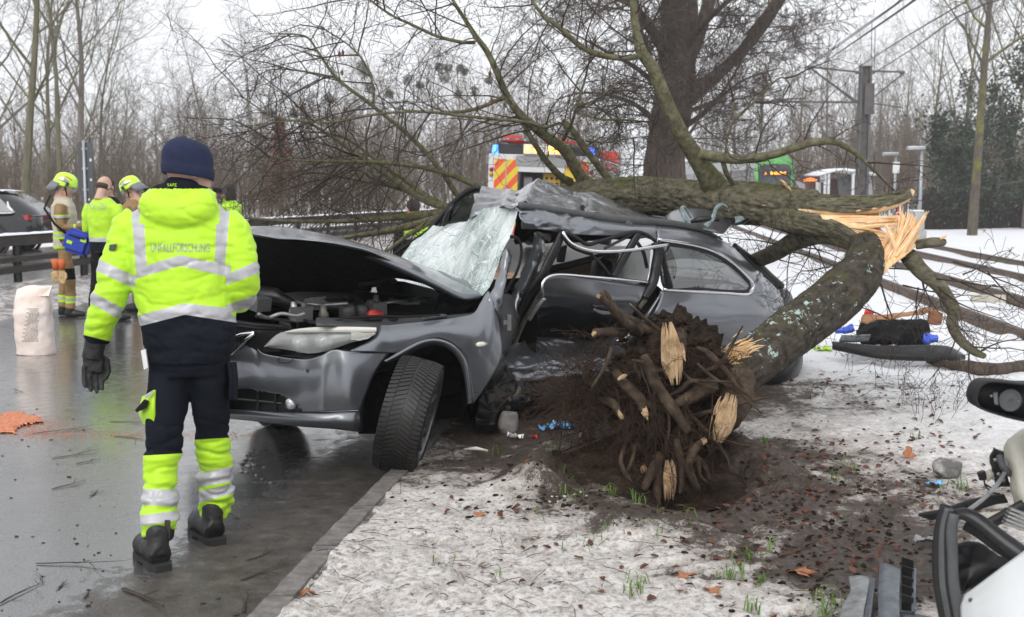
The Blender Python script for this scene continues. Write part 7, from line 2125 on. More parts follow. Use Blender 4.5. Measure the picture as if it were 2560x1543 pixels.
 # ---- fire engine
fe=empty('fire_engine',(*at(1345,27.3),0),radians(-9.5))
fe.rotation_euler[1]=.035
tag(fe,'fire engine seen from behind with red yellow chevrons and lit blue and amber lights','fire engine')
q=MB();q.box(-1.25,-.55,0,6.8,.45,2.42);q.box(.55,1.25,0,6.8,.45,2.42);q.box(-.55,.55,.9,6.8,.45,2.42);q.box(-.55,.55,0,.9,2.02,2.42);q.box(-.55,.55,0,.9,.45,.95)
q.build('body',MT['truck_white'],fe)
for s_ in(-1,1):
 c_=NT('chevron_%s'%('left' if s_<0 else 'right'))
 sep=c_.n('ShaderNodeSeparateXYZ',Vector=c_.co)
 fr2=c_.math('FRACT',c_.math('MULTIPLY',c_.math('ADD',c_.math('MULTIPLY',sep.outputs['X'],float(s_)*1.1),sep.outputs['Z']),2.5))
 c_.set(Base__Color=c_.mix(c_.math('GREATER_THAN',fr2,.5),(.75,.10,.03),(.72,.55,.03)),Roughness=.35)
 q=MB();q.box(s_*.83-.28,s_*.83-.015,-.012,-.002,.55,2.30);q.build('chevron_panel',c_.m,fe)
 q=MB();q.box(s_*.83+.015,s_*.83+.28,-.012,-.002,.55,2.30);q.build('chevron_panel',c_.m,fe)
 q=MB();q.box(s_*.83-.013,s_*.83+.013,-.02,-.002,.55,2.30);q.build('panel_joint',MT['galv'],fe)
 for z,m_ in((2.08,'tail_red'),(1.96,'amber_core')):
  q=MB();q.lathe([(0,.03),(.045,.025),(.055,0)],Matrix.Translation((s_*1.18,-.002,z-.03))@Matrix.Rotation(pi/2,4,'X'),16);q.build('lamp',MT[m_]if m_=='tail_red' else MT['indicator_orange']if 'indicator_orange' in MT else MT['pump_yellow'],fe,True)
 q=MB();q.lathe([(0,.22),(.07,.20),(.09,.06),(.09,0)],Matrix.Translation((s_*1.12,.15,2.42)),14);q.build('blue_beacon',MT['blue_light'],fe,True)
 for k,y_ in enumerate((1.4,2.7,4.0)):
  q=MB();q.box(s_*1.252-.004,s_*1.252+.004,y_-.55,y_+.55,.6,2.1);q.build('side_shutter',MT['galv'],fe)
 q=MB();q.box(s_*1.254-.004,s_*1.254+.004,.1,6.7,2.15,2.35);q.build('side_stripe',MT['truck_red'],fe)
 for y_ in(1.4,5.8):
  q=MB();q.lathe([(0,.10),(.28,.12),(.45,.10),(.5,.02),(.48,-.2)],Matrix.Translation((s_*1.12,y_,.5))@Matrix.Rotation(s_*pi/2,4,'Y'),24);q.build('wheel',MT['tyre'],fe,True)
q=MB();q.box(-1.2,1.2,6.9,8.6,.5,2.75);q.build('cab',MT['truck_red'],fe)
q=MB();q.box(1.20,1.215,7.1,8.2,1.6,2.4);q.build('cab_window',MT['suv_glass'],fe)
q=MB();q.box(-.54,.54,.85,.89,.96,2.01);q.build('bay_back',MT['truck_grey'],fe)
q=MB();q.box(-.54,.54,.1,.85,1.52,1.55);q.build('shelf',MT['truck_dark'],fe)
q=MB();q.box(.02,.42,.25,.6,1.35,2.0);q.build('pump_panel',MT['pump_yellow'],fe)
for i in range(3):
 for j in range(4):
  q=MB();q.lathe([(0,.02),(.03,.015),(.035,0)],Matrix.Translation((.1+i*.12,.25,1.5+j*.13))@Matrix.Rotation(pi/2,4,'X'),10);q.build('gauge',MT['truck_dark'],fe,True)
v,f=ball((-.2,.4,1.72),(.13,.12,.14));mk('hose_reel',v,f,MT['kraft_dark'],fe)
q=MB();q.box(-.45,-.25,.3,.7,1.56,1.9);q.build('equipment_box',MT['panel_grey'],fe)
q=MB();q.box(-.60,.60,-.03,-.003,2.16,2.40);q.build('rear_header',MT['panel_grey'],fe)
q=MB();q.box(-.42,.50,-.10,-.03,2.43,2.66);q.build('warning_bar',MT['truck_white'],fe)
for x in(-.32,-.12,.22,.40):
 q=MB();q.box(x-.06,x+.06,-.12,-.101,2.47,2.62);o=q.build('amber_lamp',MT['amber_light'],fe)
 q=MB();q.box(x-.02,x+.02,-.126,-.1205,2.50,2.60);q.build('lamp_core',MT['amber_core'],o)
q=MB();q.box(-1.05,-.25,.1,2.2,2.44,2.66);q.build('roof_box',MT['truck_dark'],fe)
q=MB();q.box(.35,1.15,.1,2.4,2.44,2.62);q.build('roof_box',MT['truck_dark'],fe)
for x in(-1.0,-.4):
 q=MB();q.tube([(x,.0,2.74),(x,4.5,2.74)],.035,6);q.build('ladder_beam',MT['galv'],fe,True)
for i in range(9):
 q=MB();q.tube([(-1.0,.1+i*.5,2.74),(-.4,.1+i*.5,2.74)],.02,6);q.build('ladder_rung',MT['truck_red'],fe,True)
q=MB();q.box(-.92,-.5,.05,.2,2.79,2.86);q.build('ladder_head',MT['truck_red'],fe)
q=MB();q.tube([(.05,.0,2.70),(.10,0,2.80),(.25,0,2.84),(.42,0,2.78),(.45,0,2.68)],.035,8);q.build('hose',MT['truck_red'],fe,True)
q=MB();q.box(.45,.95,.05,.25,2.70,2.76);q.build('roof_bracket',MT['truck_red'],fe)
# ---- tram
tr=empty('tram',(*at(1932,64),.1),radians(1.0))
tag(tr,'green and grey tram with amber destination display standing at the stop','tram')
sec=[(-1.30,.35),(-1.32,1.6),(-1.28,2.6),(-1.05,3.15),(-.5,3.35),(.5,3.35),(1.05,3.15),(1.28,2.6),(1.32,1.6),(1.30,.35)]
n=len(sec)
vs,fs=[],[]
for y_,k in((0,.90),(.25,.98),(.6,1.0),(27,1.0)):
 for x,z in sec:vs.append((x*k,y_,z if z<1 else z*(.97+.03*k)))
for i in range(3):
 for j in range(n):fs.append((i*n+j,i*n+(j+1)%n,(i+1)*n+(j+1)%n,(i+1)*n+j))
fs.append(tuple(range(n)))
mk('body',vs,fs,MT['tram_silver'],tr,False)
def ring(pts_o,pts_i,y0,m,nm):
 k=len(pts_o)
 vs=[(x,y0,z)for x,z in pts_o]+[(x,y0-.03,z)for x,z in pts_i]
 mk(nm,vs,[(i,i+1,k+i+1,k+i)for i in range(k-1)],m,tr,False)
ring([(-1.02,.5),(-1.05,1.5),(-1.1,2.5),(-1.0,3.1),(-.5,3.38),(.5,3.38),(1.0,3.1),(1.1,2.5),(1.05,1.5),(1.02,.5)],[(-.82,.5),(-.86,1.5),(-.92,2.4),(-.86,2.75),(-.6,2.9),(.6,2.9),(.86,2.75),(.92,2.4),(.86,1.5),(.82,.5)],-.02,MT['tram_green'],'front_frame')
q=MB();q.prism([(x,-.045,z)for x,z in[(-.82,.9),(-.86,1.5),(-.92,2.4),(-.86,2.75),(-.6,2.9),(.6,2.9),(.86,2.75),(.92,2.4),(.86,1.5),(.82,.9)]],(0,1,0),.03);q.build('windscreen',MT['tram_glass'],tr)
q=MB();q.box(-.75,.75,-.052,-.046,2.2,2.6);q.build('display_board',MT['truck_dark'],tr)
lt=lettering('A',1911,1917,434,7,63.9,None,MT['led_amber'],'display_lettering')
tinv=tr.matrix_basis.inverted();lt.parent=tr;lt.matrix_parent_inverse=tinv
for i in range(10):
 h_=.11 if i%3 else.16
 q=MB();x=-.22+i*.085;q.box(x,x+.06,-.058,-.0525,2.33,2.33+h_);q.build('display_segment',MT['led_amber'],tr)
q=MB();q.box(-.12,.12,-.052,-.046,2.70,2.78);q.build('line_lamp',MT['white_plain'],tr)
for i in range(6):
 for s_ in(-1,1):
  q=MB();y0=1.0+i*4.2;q.box(s_*1.325-.01,s_*1.325+.01,y0,y0+3.6,1.5,2.6);q.build('side_window',MT['tram_glass'],tr)
for s_ in(-1,1):
 q=MB();q.prism([(s_*1.06,-.01,z)for z in(1.2,)]+[(s_*1.30,.3,1.2),(s_*1.30,.3,2.5),(s_*1.09,-.01,2.5)],(0,1,0),.02);q.build('corner_window',MT['truck_dark'],tr)
q=MB();q.box(-1.1,1.1,.05,.2,.1,.5);q.build('coupling_skirt',MT['truck_dark'],tr)
q=MB();q.tube([(-.5,6,3.4),(0,7,4.2),(-.3,6,5.0)],.04,5);q.build('pantograph',MT['wire'],tr)
q=MB();q.box(-.9,.9,2,24,3.36,3.6);q.build('roof_units',MT['panel_grey'],tr)
# ---- tram stop
DP=50
st=empty('tram_shelter',(*at(2095,DP),.1))
tag(st,'tram stop shelter with snowy curved roof and grey slanted panels','shelter')
k=DP/F
X=lambda px:(px-2095)*k
Z=lambda py:CAMZ-(py-HZ)*k-.1
vs=[]
for y_ in(0,2.2):
 for px,py in[(2037,436),(2060,428),(2085,422),(2105,421),(2150,427),(2186,433)]:vs.append((X(px),y_,Z(py)))
rf=mk('roof',vs,[(i,i+1,i+7,i+6)for i in range(5)],MT['snow_white'],st);md=rf.modifiers.new('s','SOLIDIFY');md.thickness=.12
for px in(2041,2060,2069,2130):
 q=MB();q.box(X(px)-.05,X(px)+.05,.1,.2,0,Z(432));q.build('post',MT['truck_white'],st)
for a in([(2098,440),(2160,442),(2172,490),(2104,492)],):
 q=MB();q.prism([(X(x),.6,Z(y_))for x,y_ in a],(0,1,0),.1);q.build('glass_wall',MT['panel_dark'],st)
for a in([(2158,430),(2176,434),(2184,488),(2168,490)],[(1990,452),(2012,460),(2016,492),(2005,494)]):
 q=MB();q.prism([(X(x),.3,Z(y_))for x,y_ in a],(0,1,0),.3);q.build('slanted_panel',MT['panel_grey'],st)
q=MB();q.box(X(2012),X(2130),2.0,2.2,0,2.0);q.build('back_wall',MT['brick_dull'],st)
q=MB();q.box(X(1985),X(2200),-.6,2.6,-.3,.28);q.build('platform',MT['concrete_light'],st)
db=empty('departure_board',(*at(2028,DP-.6),.1))
tag(db,'dark departure board with glowing red orange text beside the shelter','display')
q=MB();q.box(-.47,.30,0,.12,Z(456),Z(441));q.build('board',MT['truck_dark'],db)
q=MB();q.box(.34,.52,0,.12,Z(456),Z(442));q.build('side_sign',MT['panel_grey'],db)
q=MB();q.tube([(.31,.06,-.1),(.31,.06,Z(440))],.05,6);q.build('post',MT['galv'],db)
for i in range(5):
 h_=(.07,.12,.15,.13,.08)[i]
 q=MB();x=-.40+i*.115;q.box(x,x+.10,-.012,-.002,Z(454),Z(454)+h_);q.build('display_segment',MT['led_red'],db)
 # ---- catenary mast and wires
DMs=40
ma=empty('catenary_mast',(*at(2150,DMs),0))
tag(ma,'weathered steel catenary mast with cross arms above the tracks','mast')
k2=DMs/F
MX=lambda px:(px-2150)*k2
MZ=lambda py:CAMZ-(py-HZ)*k2
for x0,x1 in((-.19,-.13),(.11,.19)):
 q=MB();q.box(x0,x1,-.15,.15,-.2,MZ(172));q.build('flange',MT['mast_steel'],ma)
q=MB();q.box(-.135,.115,-.03,.03,-.2,MZ(172));q.build('web',MT['mast_rust'],ma)
q=MB();q.box(-.16,.16,-.17,.17,MZ(172),MZ(166));q.build('cap',MT['concrete_light'],ma)
for i,(a,b)in enumerate([((2005,173),(2140,187)),((2160,184),(2246,186)),((1900,258),(2140,260)),((2012,175),(2132,258)),((2020,181),(2122,256)),((2246,188),(2166,252)),((2165,262),(2240,272)),((1920,254),(2000,250))]):
 q=MB();q.tube([(MX(a[0]),0,MZ(a[1])),(MX(b[0]),0,MZ(b[1]))],.035 if i<3 else.026,6);q.build('arm',MT['mast_steel'],ma)
for x,y_ in((2015,178),(2132,188),(2168,186),(2240,187),(2125,257)):
 q=MB();q.lathe([(.03,-.1),(.07,-.06),(.04,0),(.07,.06),(.03,.1)],Matrix.Translation((MX(x),0,MZ(y_)))@Matrix.Rotation(pi/2,4,'Y'),8);q.build('insulator',MT['panel_dark'],ma)
q=MB();q.box(-.05,.27,-.2,-.15,MZ(290),MZ(215));q.build('weight_gear',MT['mast_rust'],ma)
for i,(pts,lab)in enumerate([([(2290,-40,22),(2252,0,24),(2150,72,30.5),(2010,172,40)],'upper left'),([(2298,-36,22),(2262,-4,23.5),(2165,66,30),(2018,170,40)],'second from the left'),([(2330,-40,21.5),(2284,0,23.5),(2190,66,29.5),(2050,164,40)],'third from the left'),([(2340,-36,21.5),(2292,-2,23.2),(2200,62,29),(2055,160,40)],'fourth from the left'),([(2520,-60,19),(2400,12,22),(2260,95,28),(2128,180,40)],'to the mast head'),([(2560,-20,19),(2420,28,21.5),(2300,110,27),(2180,186,40)],'right of the mast head')]):
 P_=crom([W(*p)for p in pts],14)
 q=MB();q.tube(P_,.014,5)
 o=q.build('overhead_wire',MT['wire'])
 tag(o,'thin overhead wire slanting down to the mast, %s'%lab,'wire','overhead wires')
for a,b,D_ in(((2180,50),(2178,145),31),((2188,68),(2186,175),30)):
 q=MB();q.tube([W(*a,D_),W(*b,D_)],.010,5)
 tag(q.build('dropper_wire',MT['wire']),'short upright dropper wire between the overhead wires, %s'%('upper one' if D_==31 else 'lower one'),'wire','dropper wires')
 # ---- lamps, small sign, pedestal
for px,ytop,D_,w,hasign in((2296,376,44,'nearer and taller one',False),(2232,390,50,'with a white sign on its post',True)):
 e=empty('street_lamp',(*at(px,D_),0))
 zt=CAMZ-(ytop-HZ)*D_/F
 q=MB();q.tube([(0,0,0),(0,0,zt)],[.07,.055],8);q.build('post',MT['galv'],e,True)
 q=MB();q.prism([(-.55,-.15,zt),(.08,-.15,zt+.02),(.08,.15,zt+.02),(-.55,.15,zt)],(0,0,1),.09);q.build('lamp_head',MT['galv'],e)
 q=MB();q.box(-.52,.06,-.14,.14,zt+.093,zt+.13);q.build('snow_cap',MT['snow_white'],e)
 if hasign:
  q=MB();q.box(-.14,.14,-.10,-.075,zt-.75,zt-.28);q.build('sign_plate',MT['white_plain'],e)
 tag(e,'slim grey flat-headed lamp at the tram platform, %s'%w,'lamp','platform lamps')
pd=empty('lamp_pedestal',(*at(2287,36),0))
tag(pd,'pale concrete pedestal with snow on top by the platform end','pedestal')
q=MB();q.box(-.22,.20,-.2,.2,.35,.95);q.build('upper_block',MT['concrete_light'],pd)
q=MB();q.box(-.30,.26,-.25,.25,-.05,.35);q.build('base_block',MT['concrete_light'],pd)
q=MB();q.box(-.20,.18,-.18,.18,.953,.99);q.build('snow_cap',MT['snow_white'],pd)
ne=empty('warning_sign',(*at(2241,37),0))
tag(ne,'small round red and white no-entry style sign low beside the pedestal','sign')
zc=CAMZ-(531-HZ)*37/F
q=MB();q.lathe([(0,.01),(.09,.01),(.09,0)],Matrix.Translation((0,0,zc))@Matrix.Rotation(pi/2,4,'X'),20);q.build('red_disc',MT['badge_red'],ne)
q=MB();q.box(-.06,.06,-.016,-.0105,zc-.02,zc+.02);q.build('white_bar',MT['white_plain'],ne)
q=MB();q.tube([(0,.02,0),(0,.02,zc)],.02,6);q.build('post',MT['galv'],ne)
# ---- sack of absorbent
DB=11.46
sk=empty('paper_sack',tuple(G(88,887)))
tag(sk,'standing pale pink paper sack with printed lines on the wet road','sack')
rr=[(887,40,138),(870,42,137),(820,38,132),(780,33,130),(740,38,127),(725,42,128),(716,70,131),(711,112,131)]
rings=[]
for py,a,b in rr:
 w_=(b-a)/2/F*DB
 d_=.13 if py>760 else.13*max(.12,(py-705)/60)
 rings.append((W((a+b)/2,py,DB),w_,d_))
sm_=fuse([ellipse_rings(rings[:7],28)],.012,2,lambda p:.016*fbm(p,4,3))
o=bpy.data.objects.new('sack_body',sm_);COL.objects.link(o);sm_.materials.append(MT['sack']);sm_.polygons.foreach_set('use_smooth',[True]*len(sm_.polygons));adopt(sk,o)
q=MB();q.prism([W(42,728,DB),W(128,714,DB),W(131,711,DB),W(122,740,DB-.06),W(60,742,DB-.08)],(0,1,0),.02);adopt(sk,q.build('folded_top',MT['sack']))
b2=bmesh.new();b2.from_mesh(sm_);bmesh.ops.triangulate(b2,faces=b2.faces);bvs=BVHTree.FromBMesh(b2);b2.free()
gs=random.Random(4)
pl=MB()
for i in range(17):
 yy=772+i*5.0;xx=68+(6 if i%2 else 0)-i*.9
 while xx<100-i*.3+gs.uniform(-8,0):
  wl_=gs.uniform(2,7)
  ps=[]
  for(u,v)in((xx,yy),(xx+wl_,yy-wl_*.10),(xx+wl_,yy-wl_*.1+1.7),(xx,yy+1.7)):
   d=ray(u,v).normalized();h_=bvs.ray_cast(CAM,d,30)
   if h_[0]:ps.append(h_[0]-d*.004)
  if len(ps)==4:pl.add(ps,[(0,1,2,3)])
  xx+=wl_+1.3
adopt(sk,tag(pl.build('printed_lines',MT['print_grey']),kind='stuff'))
# ---- orange binder on the road
gs=random.Random(6)
vs,hh,fs=[],[],[]
for i in range(60):
 for j in range(34):
  px,py=-40+160*i/59,1022+70*j/33
  p=G(px,py)
  e=1-(((px-34)/76)**2+((py-1058)/27)**2)+.35*fbm((p.x,p.y,0),9)
  e=min(e,(((px-104)/58)**2+((py-1082)/22)**2)-1+.3*fbm((p.x,p.y,4),9))
  hh.append(e);vs.append((p.x,p.y,.002+.016*max(0,min(1,e*3))+.003*fbm((p.x,p.y,0),40)))
fs=[f for f in grid_faces(60,34)if all(hh[k]>0 for k in f)]
o=mk('spill_binder',vs,fs,MT['orange_sand'])
tag(o,'orange granulate strewn on the wet road at the left edge','granulate',kind='stuff')
q=MB()
for i in range(2600):
 if gs.random()<.55:px,py=gs.gauss(70,60),gs.gauss(1068,16)
 else:px,py=gs.uniform(60,640),gs.gauss(1088,7)
 if px<-20:continue
 p=G(px,py);s_=gs.uniform(.0015,.0035)
 q.add([p+Vector((s_,0,.001)),p+Vector((-s_,s_,.001)),p+Vector((-s_,-s_,.001)),p+Vector((0,0,s_+.001))],[(0,1,3),(1,2,3),(2,0,3)])
tag(q.build('spill_grains',MT['orange_sand']),'scattered orange grains in a thin line across the road','granulate',kind='stuff')
# ---- twigs on the road and at the kerb
gt=random.Random(31)
PTW=dict(num=(1,3,2),ang=(.7,.8),len=(.5,.5),up=(0,0,0),start=(.2,.2),wig=(.10,.2,.2),seg=(6,4,2),sides=(5,4,3),tap=(.7,.7,.5),rr=(.6,.6),tip=.0012,cone=.6,limb=-1)
tl_=[(80,1083,240,1068,'longest, crossing the orange line'),(285,1090,380,1096,'just left of the man\'s legs'),(130,1145,260,1130,'left of the man above the next twigs'),(190,1158,245,1150,'short, below the long middle twig'),(130,1222,205,1202,'left of the man at knee height'),(225,1240,255,1226,'very short, beside the shin'),(90,1408,320,1416,'branching, left of the front boot'),(0,1508,110,1452,'at the lower left corner'),(308,1470,425,1520,'thickest, below the front boot'),(275,1053,360,1057,'thin, level with the pocket'),(600,1450,700,1400,'in the gutter mud'),(615,1400,690,1378,'by the kerb'),(145,1470,165,1455,'stub right of the corner twig'),(610,1530,640,1490,'at the bottom of the gutter'),(210,1495,228,1482,'small, above the thickest twig'),(60,980,30,976,'far left by the wet patch')]
for i,(a,b,c,d,w)in enumerate(tl_):
 p0,p1=G(a,b,.006),G(c,d,.006)
 mb=[MB(),MB()]
 L=(p1-p0).length
 grow(gt,p0,(p1-p0).normalized(),L,.007 if i!=8 else.013,0,PTW,[mb[0],mb[0]])
 for j,v in enumerate(mb[0].v):
  mb[0].v[j]=(v[0],v[1],.004+abs(v[2]-.006)*.35)
 tag(mb[0].build('fallen_twig',MT['twig_near'],None,True),'dark broken twig lying on the wet road, %s'%w,'twig','twigs on the road')
q=MB()
for i in range(260):
 px,py=gt.uniform(-10,660),gt.uniform(960,1540)
 if 330<px<580 and py<1430:continue
 p=G(px,py,.001);s_=.0015+.009*gt.random()**3
 q.add([p+Vector((gt.uniform(-s_,s_)+s_*cos(a),s_*sin(a)*.8,(.5 if k else 0)*s_))for k in(0,1)for a in(0,1.6,3.1,4.7)],[(0,1,5,4),(1,2,6,5),(2,3,7,6),(3,0,4,7),(4,5,6,7)])
tag(q.build('road_crumbs',MT['twig_near']),'dark crumbs of bark and soil scattered on the road','crumbs',kind='stuff')
# ---- verge litter: leaves, grass, straw, weeds
def vz(x,y):return verge_z(x,y)if x>x_kerb(y)+.08 else(.11 if x>x_kerb(y)else 0.0)
gl_=random.Random(17)
q=MB()
cl_px=[(2090,960,40),(2220,975,60),(2100,1180,80),(2250,1190,90),(2000,1250,90),(1950,1320,120),(2330,1230,60),(2280,1110,60),(1700,1360,200),(1250,1330,160),(2150,1380,80),(1900,1200,80),(2400,1050,80),(2020,1130,60),(1780,1330,120)]
for i in range(560):
 c=gl_.choice(cl_px)
 px,py=gl_.gauss(c[0],c[2]),gl_.gauss(c[1],c[2]*.55)
 p=G(px,py,.1)
 if not(3.4<p.y<11.8 and p.x>x_kerb(p.y)+.1):continue
 z=vz(p.x,p.y)
 s_=gl_.uniform(.010,.028)
 a=gl_.uniform(0,6.3);t_=gl_.uniform(-.5,.5);cu_=gl_.uniform(.1,.6)
 M_=Matrix.Translation((p.x,p.y,z+s_*.25))@Matrix.Rotation(a,4,'Z')@Matrix.Rotation(t_,4,'X')@Matrix.Rotation(gl_.uniform(-.5,.5),4,'Y')
 q.add([M_@Vector(v)for v in[(-s_,0,0),(-s_*.3,-s_*.55,s_*cu_),(s_*.4,-s_*.5,s_*cu_*.8),(s_,0,s_*.15),(s_*.4,s_*.5,s_*cu_),(-s_*.3,s_*.6,s_*cu_*.6)]],[(0,1,2,3),(0,3,4,5)])
tag(q.build('dead_leaves',MT['leaf_brown']),'dark reddish dead leaves strewn over the snowy verge','leaves',kind='stuff')
for i,(px,py,w)in enumerate([(1998,1427,'bright orange oak leaf near the grey trim pieces'),(1780,1475,'small pale orange leaf right of the grass'),(1200,1285,'rust leaf on the snow below the front wheel'),(1716,1440,'rust leaf beside the right grass tuft'),(770,1478,'curled leaf on the kerb edge'),(2272,1148,'upright red brown leaf on the snow')]):
 p=G(px,py,.11);z=vz(p.x,p.y)
 e=[MB()]
 s_=.055 if i==0 else.035
 out=[]
 for k in range(14):
  a=2*pi*k/14
  r=s_*(1 if k%2==0 else.55)*(1.25 if k in(0,7)else 1)
  out.append(Vector((p.x+r*cos(a)*1.1,p.y+r*sin(a)*.8,z+.012+.012*sin(a*2+i)+(.03*(1+sin(a))if i==5 else 0))))
 cc=Vector((p.x,p.y,z+.016))
 o=mk('fallen_leaf',[cc]+out,[(0,k+1,(k+1)%14+1)for k in range(14)],MT['leaf_oak'],None,True)
 md=o.modifiers.new('s','SOLIDIFY');md.thickness=.001
 tag(o,w,'leaf','single bright leaves')
q=MB()
tufts=[(1870,1395,60,22),(1825,1440,45,26),(1590,1475,60,30),(1900,1460,22,12),(2060,1520,60,40),(1880,1520,30,16),(1530,1245,40,16),(1740,1240,40,14),(1600,1260,40,12),(1420,1230,60,12),(1450,1260,60,10),(1380,1165,26,10),(1520,1330,60,10),(1930,1370,30,8),(2120,1180,36,16),(2090,1210,26,14),(2400,1225,50,26),(2290,1095,26,10),(1245,1130,20,8),(1700,1310,70,8),(1340,1300,60,8),(1260,1440,40,5),(1480,1350,80,10),(1640,1320,90,10),(1910,1150,8,26),(1100,1420,60,4)]
for px,py,sp_,num in tufts:
 for i in range(num):
  p=G(gl_.gauss(px,sp_*.35),gl_.gauss(py,sp_*.22),.1);z=vz(p.x,p.y)
  h_=gl_.uniform(.03,.085);a=gl_.uniform(0,6.3);b=gl_.uniform(.3,1.2);w_=gl_.uniform(.0015,.003)
  d=Vector((cos(a),sin(a),0));sd=Vector((-sin(a),cos(a),0))*w_
  b0=Vector((p.x,p.y,z-.004));b1=b0+d*h_*.3*b+Vector((0,0,h_*.7));b2_=b0+d*h_*b+Vector((0,0,h_*(1-.35*b)))
  q.add([b0-sd,b0+sd,b1+sd,b1-sd,b2_],[(0,1,2,3),(3,2,4)])
tag(q.build('grass_tufts',MT['grass_blade']),'green grass blades poking through the dirty snow','grass',kind='stuff')
q=MB()
for i in range(330):
 px,py=gl_.uniform(720,2500),gl_.uniform(1180,1540)
 p=G(px,py,.1)
 if p.x<x_kerb(p.y)+.1:continue
 z=vz(p.x,p.y);a=gl_.uniform(0,6.3);L=gl_.uniform(.03,.13)
 d=Vector((cos(a),sin(a),gl_.uniform(0,.25)))*L
 q.tube([Vector((p.x,p.y,z+.004)),Vector((p.x,p.y,z+.008))+d*.5,Vector((p.x,p.y,z+.004))+d],gl_.uniform(.0008,.0018),3,cap=False)
for px,py,h_ in[(2340,1045,.5),(2320,1040,.42),(2365,1035,.45),(2300,1050,.35),(2280,1030,.4),(2400,1030,.35),(2420,1010,.4),(2260,1015,.3),(2255,960,.5),(2200,950,.45),(2330,965,.5),(2150,930,.4),(2120,925,.35),(2480,960,.5),(2385,980,.45),(2060,1000,.2)]:
 for j in range(2):
  p=G(px+gl_.gauss(0,14),py+gl_.gauss(0,6),.1)
  grow(gl_,Vector((p.x,p.y,vz(p.x,p.y))),Vector((gl_.gauss(0,.35),gl_.gauss(0,.3),1)).normalized(),h_*gl_.uniform(.4,.75),.0018,0,PTW,[q,q])
tag(q.build('dry_weeds',MT['straw_dark']if 'straw_dark' in MT else MT['rootlet']),'dry brown weed stalks and straw on the snowy verge','weeds',kind='stuff')
for i,(px,py,L,a)in enumerate([(1640,1420,.16,1.2),(1700,1380,.12,2.2)]):
 pass
q,q2=MB(),MB()
def clod(mb,p,s_,g):
 vs,fs=ball(p,(s_*g.uniform(.8,1.4),s_*g.uniform(.8,1.3),s_*g.uniform(.45,.8)),k=7,m=4)
 vs=[v+Vector((g.uniform(-.2,.2),g.uniform(-.2,.2),g.uniform(-.2,.2)))*s_ for v in vs]
 mb.add(vs,fs)
for i in range(1500):
 if i%3==1:px,py=gl_.uniform(750,1480),gl_.uniform(1240,1540)
 elif i%3:px,py=gl_.gauss(1650,260),gl_.gauss(1230,40)
 else:px,py=gl_.gauss(2120,170),gl_.gauss(1330,110)
 p=G(px,py,.1)
 if p.x<x_kerb(p.y)+.1 or p.y<3.5:continue
 p.z=vz(p.x,p.y)
 dirty=i%3!=1
 clod(q if dirty else q2,p,gl_.uniform(.004,.014)*(1.0 if dirty else.8),gl_)
tag(q.build('soil_clods',MT['soil'],None,True),'dark crumbs of soil scattered over the verge','soil',kind='stuff')
tag(q2.build('snow_crumbs',MT['slush'],None,True),'dirty lumps of trodden snow on the verge','snow',kind='stuff')
q=MB()
for px,py,s_ in[(622,1138,.018),(608,1160,.020),(620,1168,.020),(633,1166,.018),(614,1150,.014),(628,1150,.014),(604,1180,.012),(640,1190,.010),(655,1200,.012),(616,1182,.012),(660,1170,.01),(676,1210,.01)]:
 p=G(px,py,.0);clod(q,p+Vector((0,0,s_*.4)),s_,gl_)
tag(q.build('slush_lumps',MT['slush_lump'],None,True),'small grey slush lumps on the road beside the front tyre','slush',kind='stuff')
# ---- litter under the car
def crumpled(name,px,py,z,L,w_,m,lab,cat,rz=0.0,h_=.03,seed=0):
 c=G(px,py,z)
 c.z=max(z,vz(c.x,c.y))
 vs=[]
 for i in range(18):
  for j in range(10):
   x=(i/17-.5)*L;y_=(j/9-.5)*w_*(1+.4*sin(i*.9+seed))
   zz=.006+h_*abs(fbm((x,y_,seed),14,3))*2
   vs.append(Vector((x,y_,zz)))
 M_=Matrix.Translation(c)@Matrix.Rotation(rz,4,'Z')
 o=mk(name,[M_@v for v in vs],grid_faces(18,10),m)
 md=o.modifiers.new('s','SOLIDIFY');md.thickness=.003
 return tag(o,lab,cat)
crumpled('disposable_glove',1395,1075,.1,.24,.07,MT['nitrile'],'crumpled light blue disposable glove on the soil by the root plate','glove',.35,.045,3)
crumpled('paper_scrap',1288,1097,.1,.10,.04,MT['white_plain'],'crumpled white paper scrap under the car sill','paper',-.3,.03,5)
crumpled('red_wrapper',1336,1098,.1,.035,.03,MT['badge_red'],'tiny red and white wrapper beside the blue glove','wrapper',.1,.02,6)
crumpled('orange_scrap',1305,1040,.1,.08,.03,MT['kraft'],'rust orange scrap under the crushed sill','scrap',-.2,.03,7)
crumpled('yellow_vest',2055,879,.1,.17,.13,MT['hi_vis'],'folded neon yellow cloth on the snow under the snapped trunk','vest',.1,.03,8)
crumpled('blue_scrap',2338,1213,.1,.09,.03,MT['nitrile'],'small bright blue scrap on the verge near the stone','scrap',0,.015,9)
q=MB();c=G(1190,1130,.12);q.tube([c+Vector((-.07,.02,.012)),c+Vector((0,.0,.02)),c+Vector((.07,-.02,.012))],[.004,.012,.004],6,flat=.4)
tag(q.build('plastic_shard',MT['indicator'],None,True),'long cream plastic shard on the mud behind the front tyre','shard')
v,f=ball(G(2370,1187,.11)+Vector((0,0,.03)),(.075,.06,.06),k=9,m=6)
v=[p+Vector((fbm(p,12),fbm(p,12,3,2),fbm(p,12,3,5)))*.02 for p in v]
tag(mk('stone',v,f,MT['stone_grey'],None,False),'grey angular stone block half sunk in the snow','stone')
v,f=ball(G(1272,1080,.1)+Vector((0,0,.06)),(.06,.05,.09),k=12,m=8)
v=[p+Vector((fbm(p,12),fbm(p,12,3,2),fbm(p,12,3,5)))*.025 for p in v]
tag(mk('snow_clump',v,f,MT['slush_lump'],None,True),'dirty snow clump under the torn front footwell','snow clump')
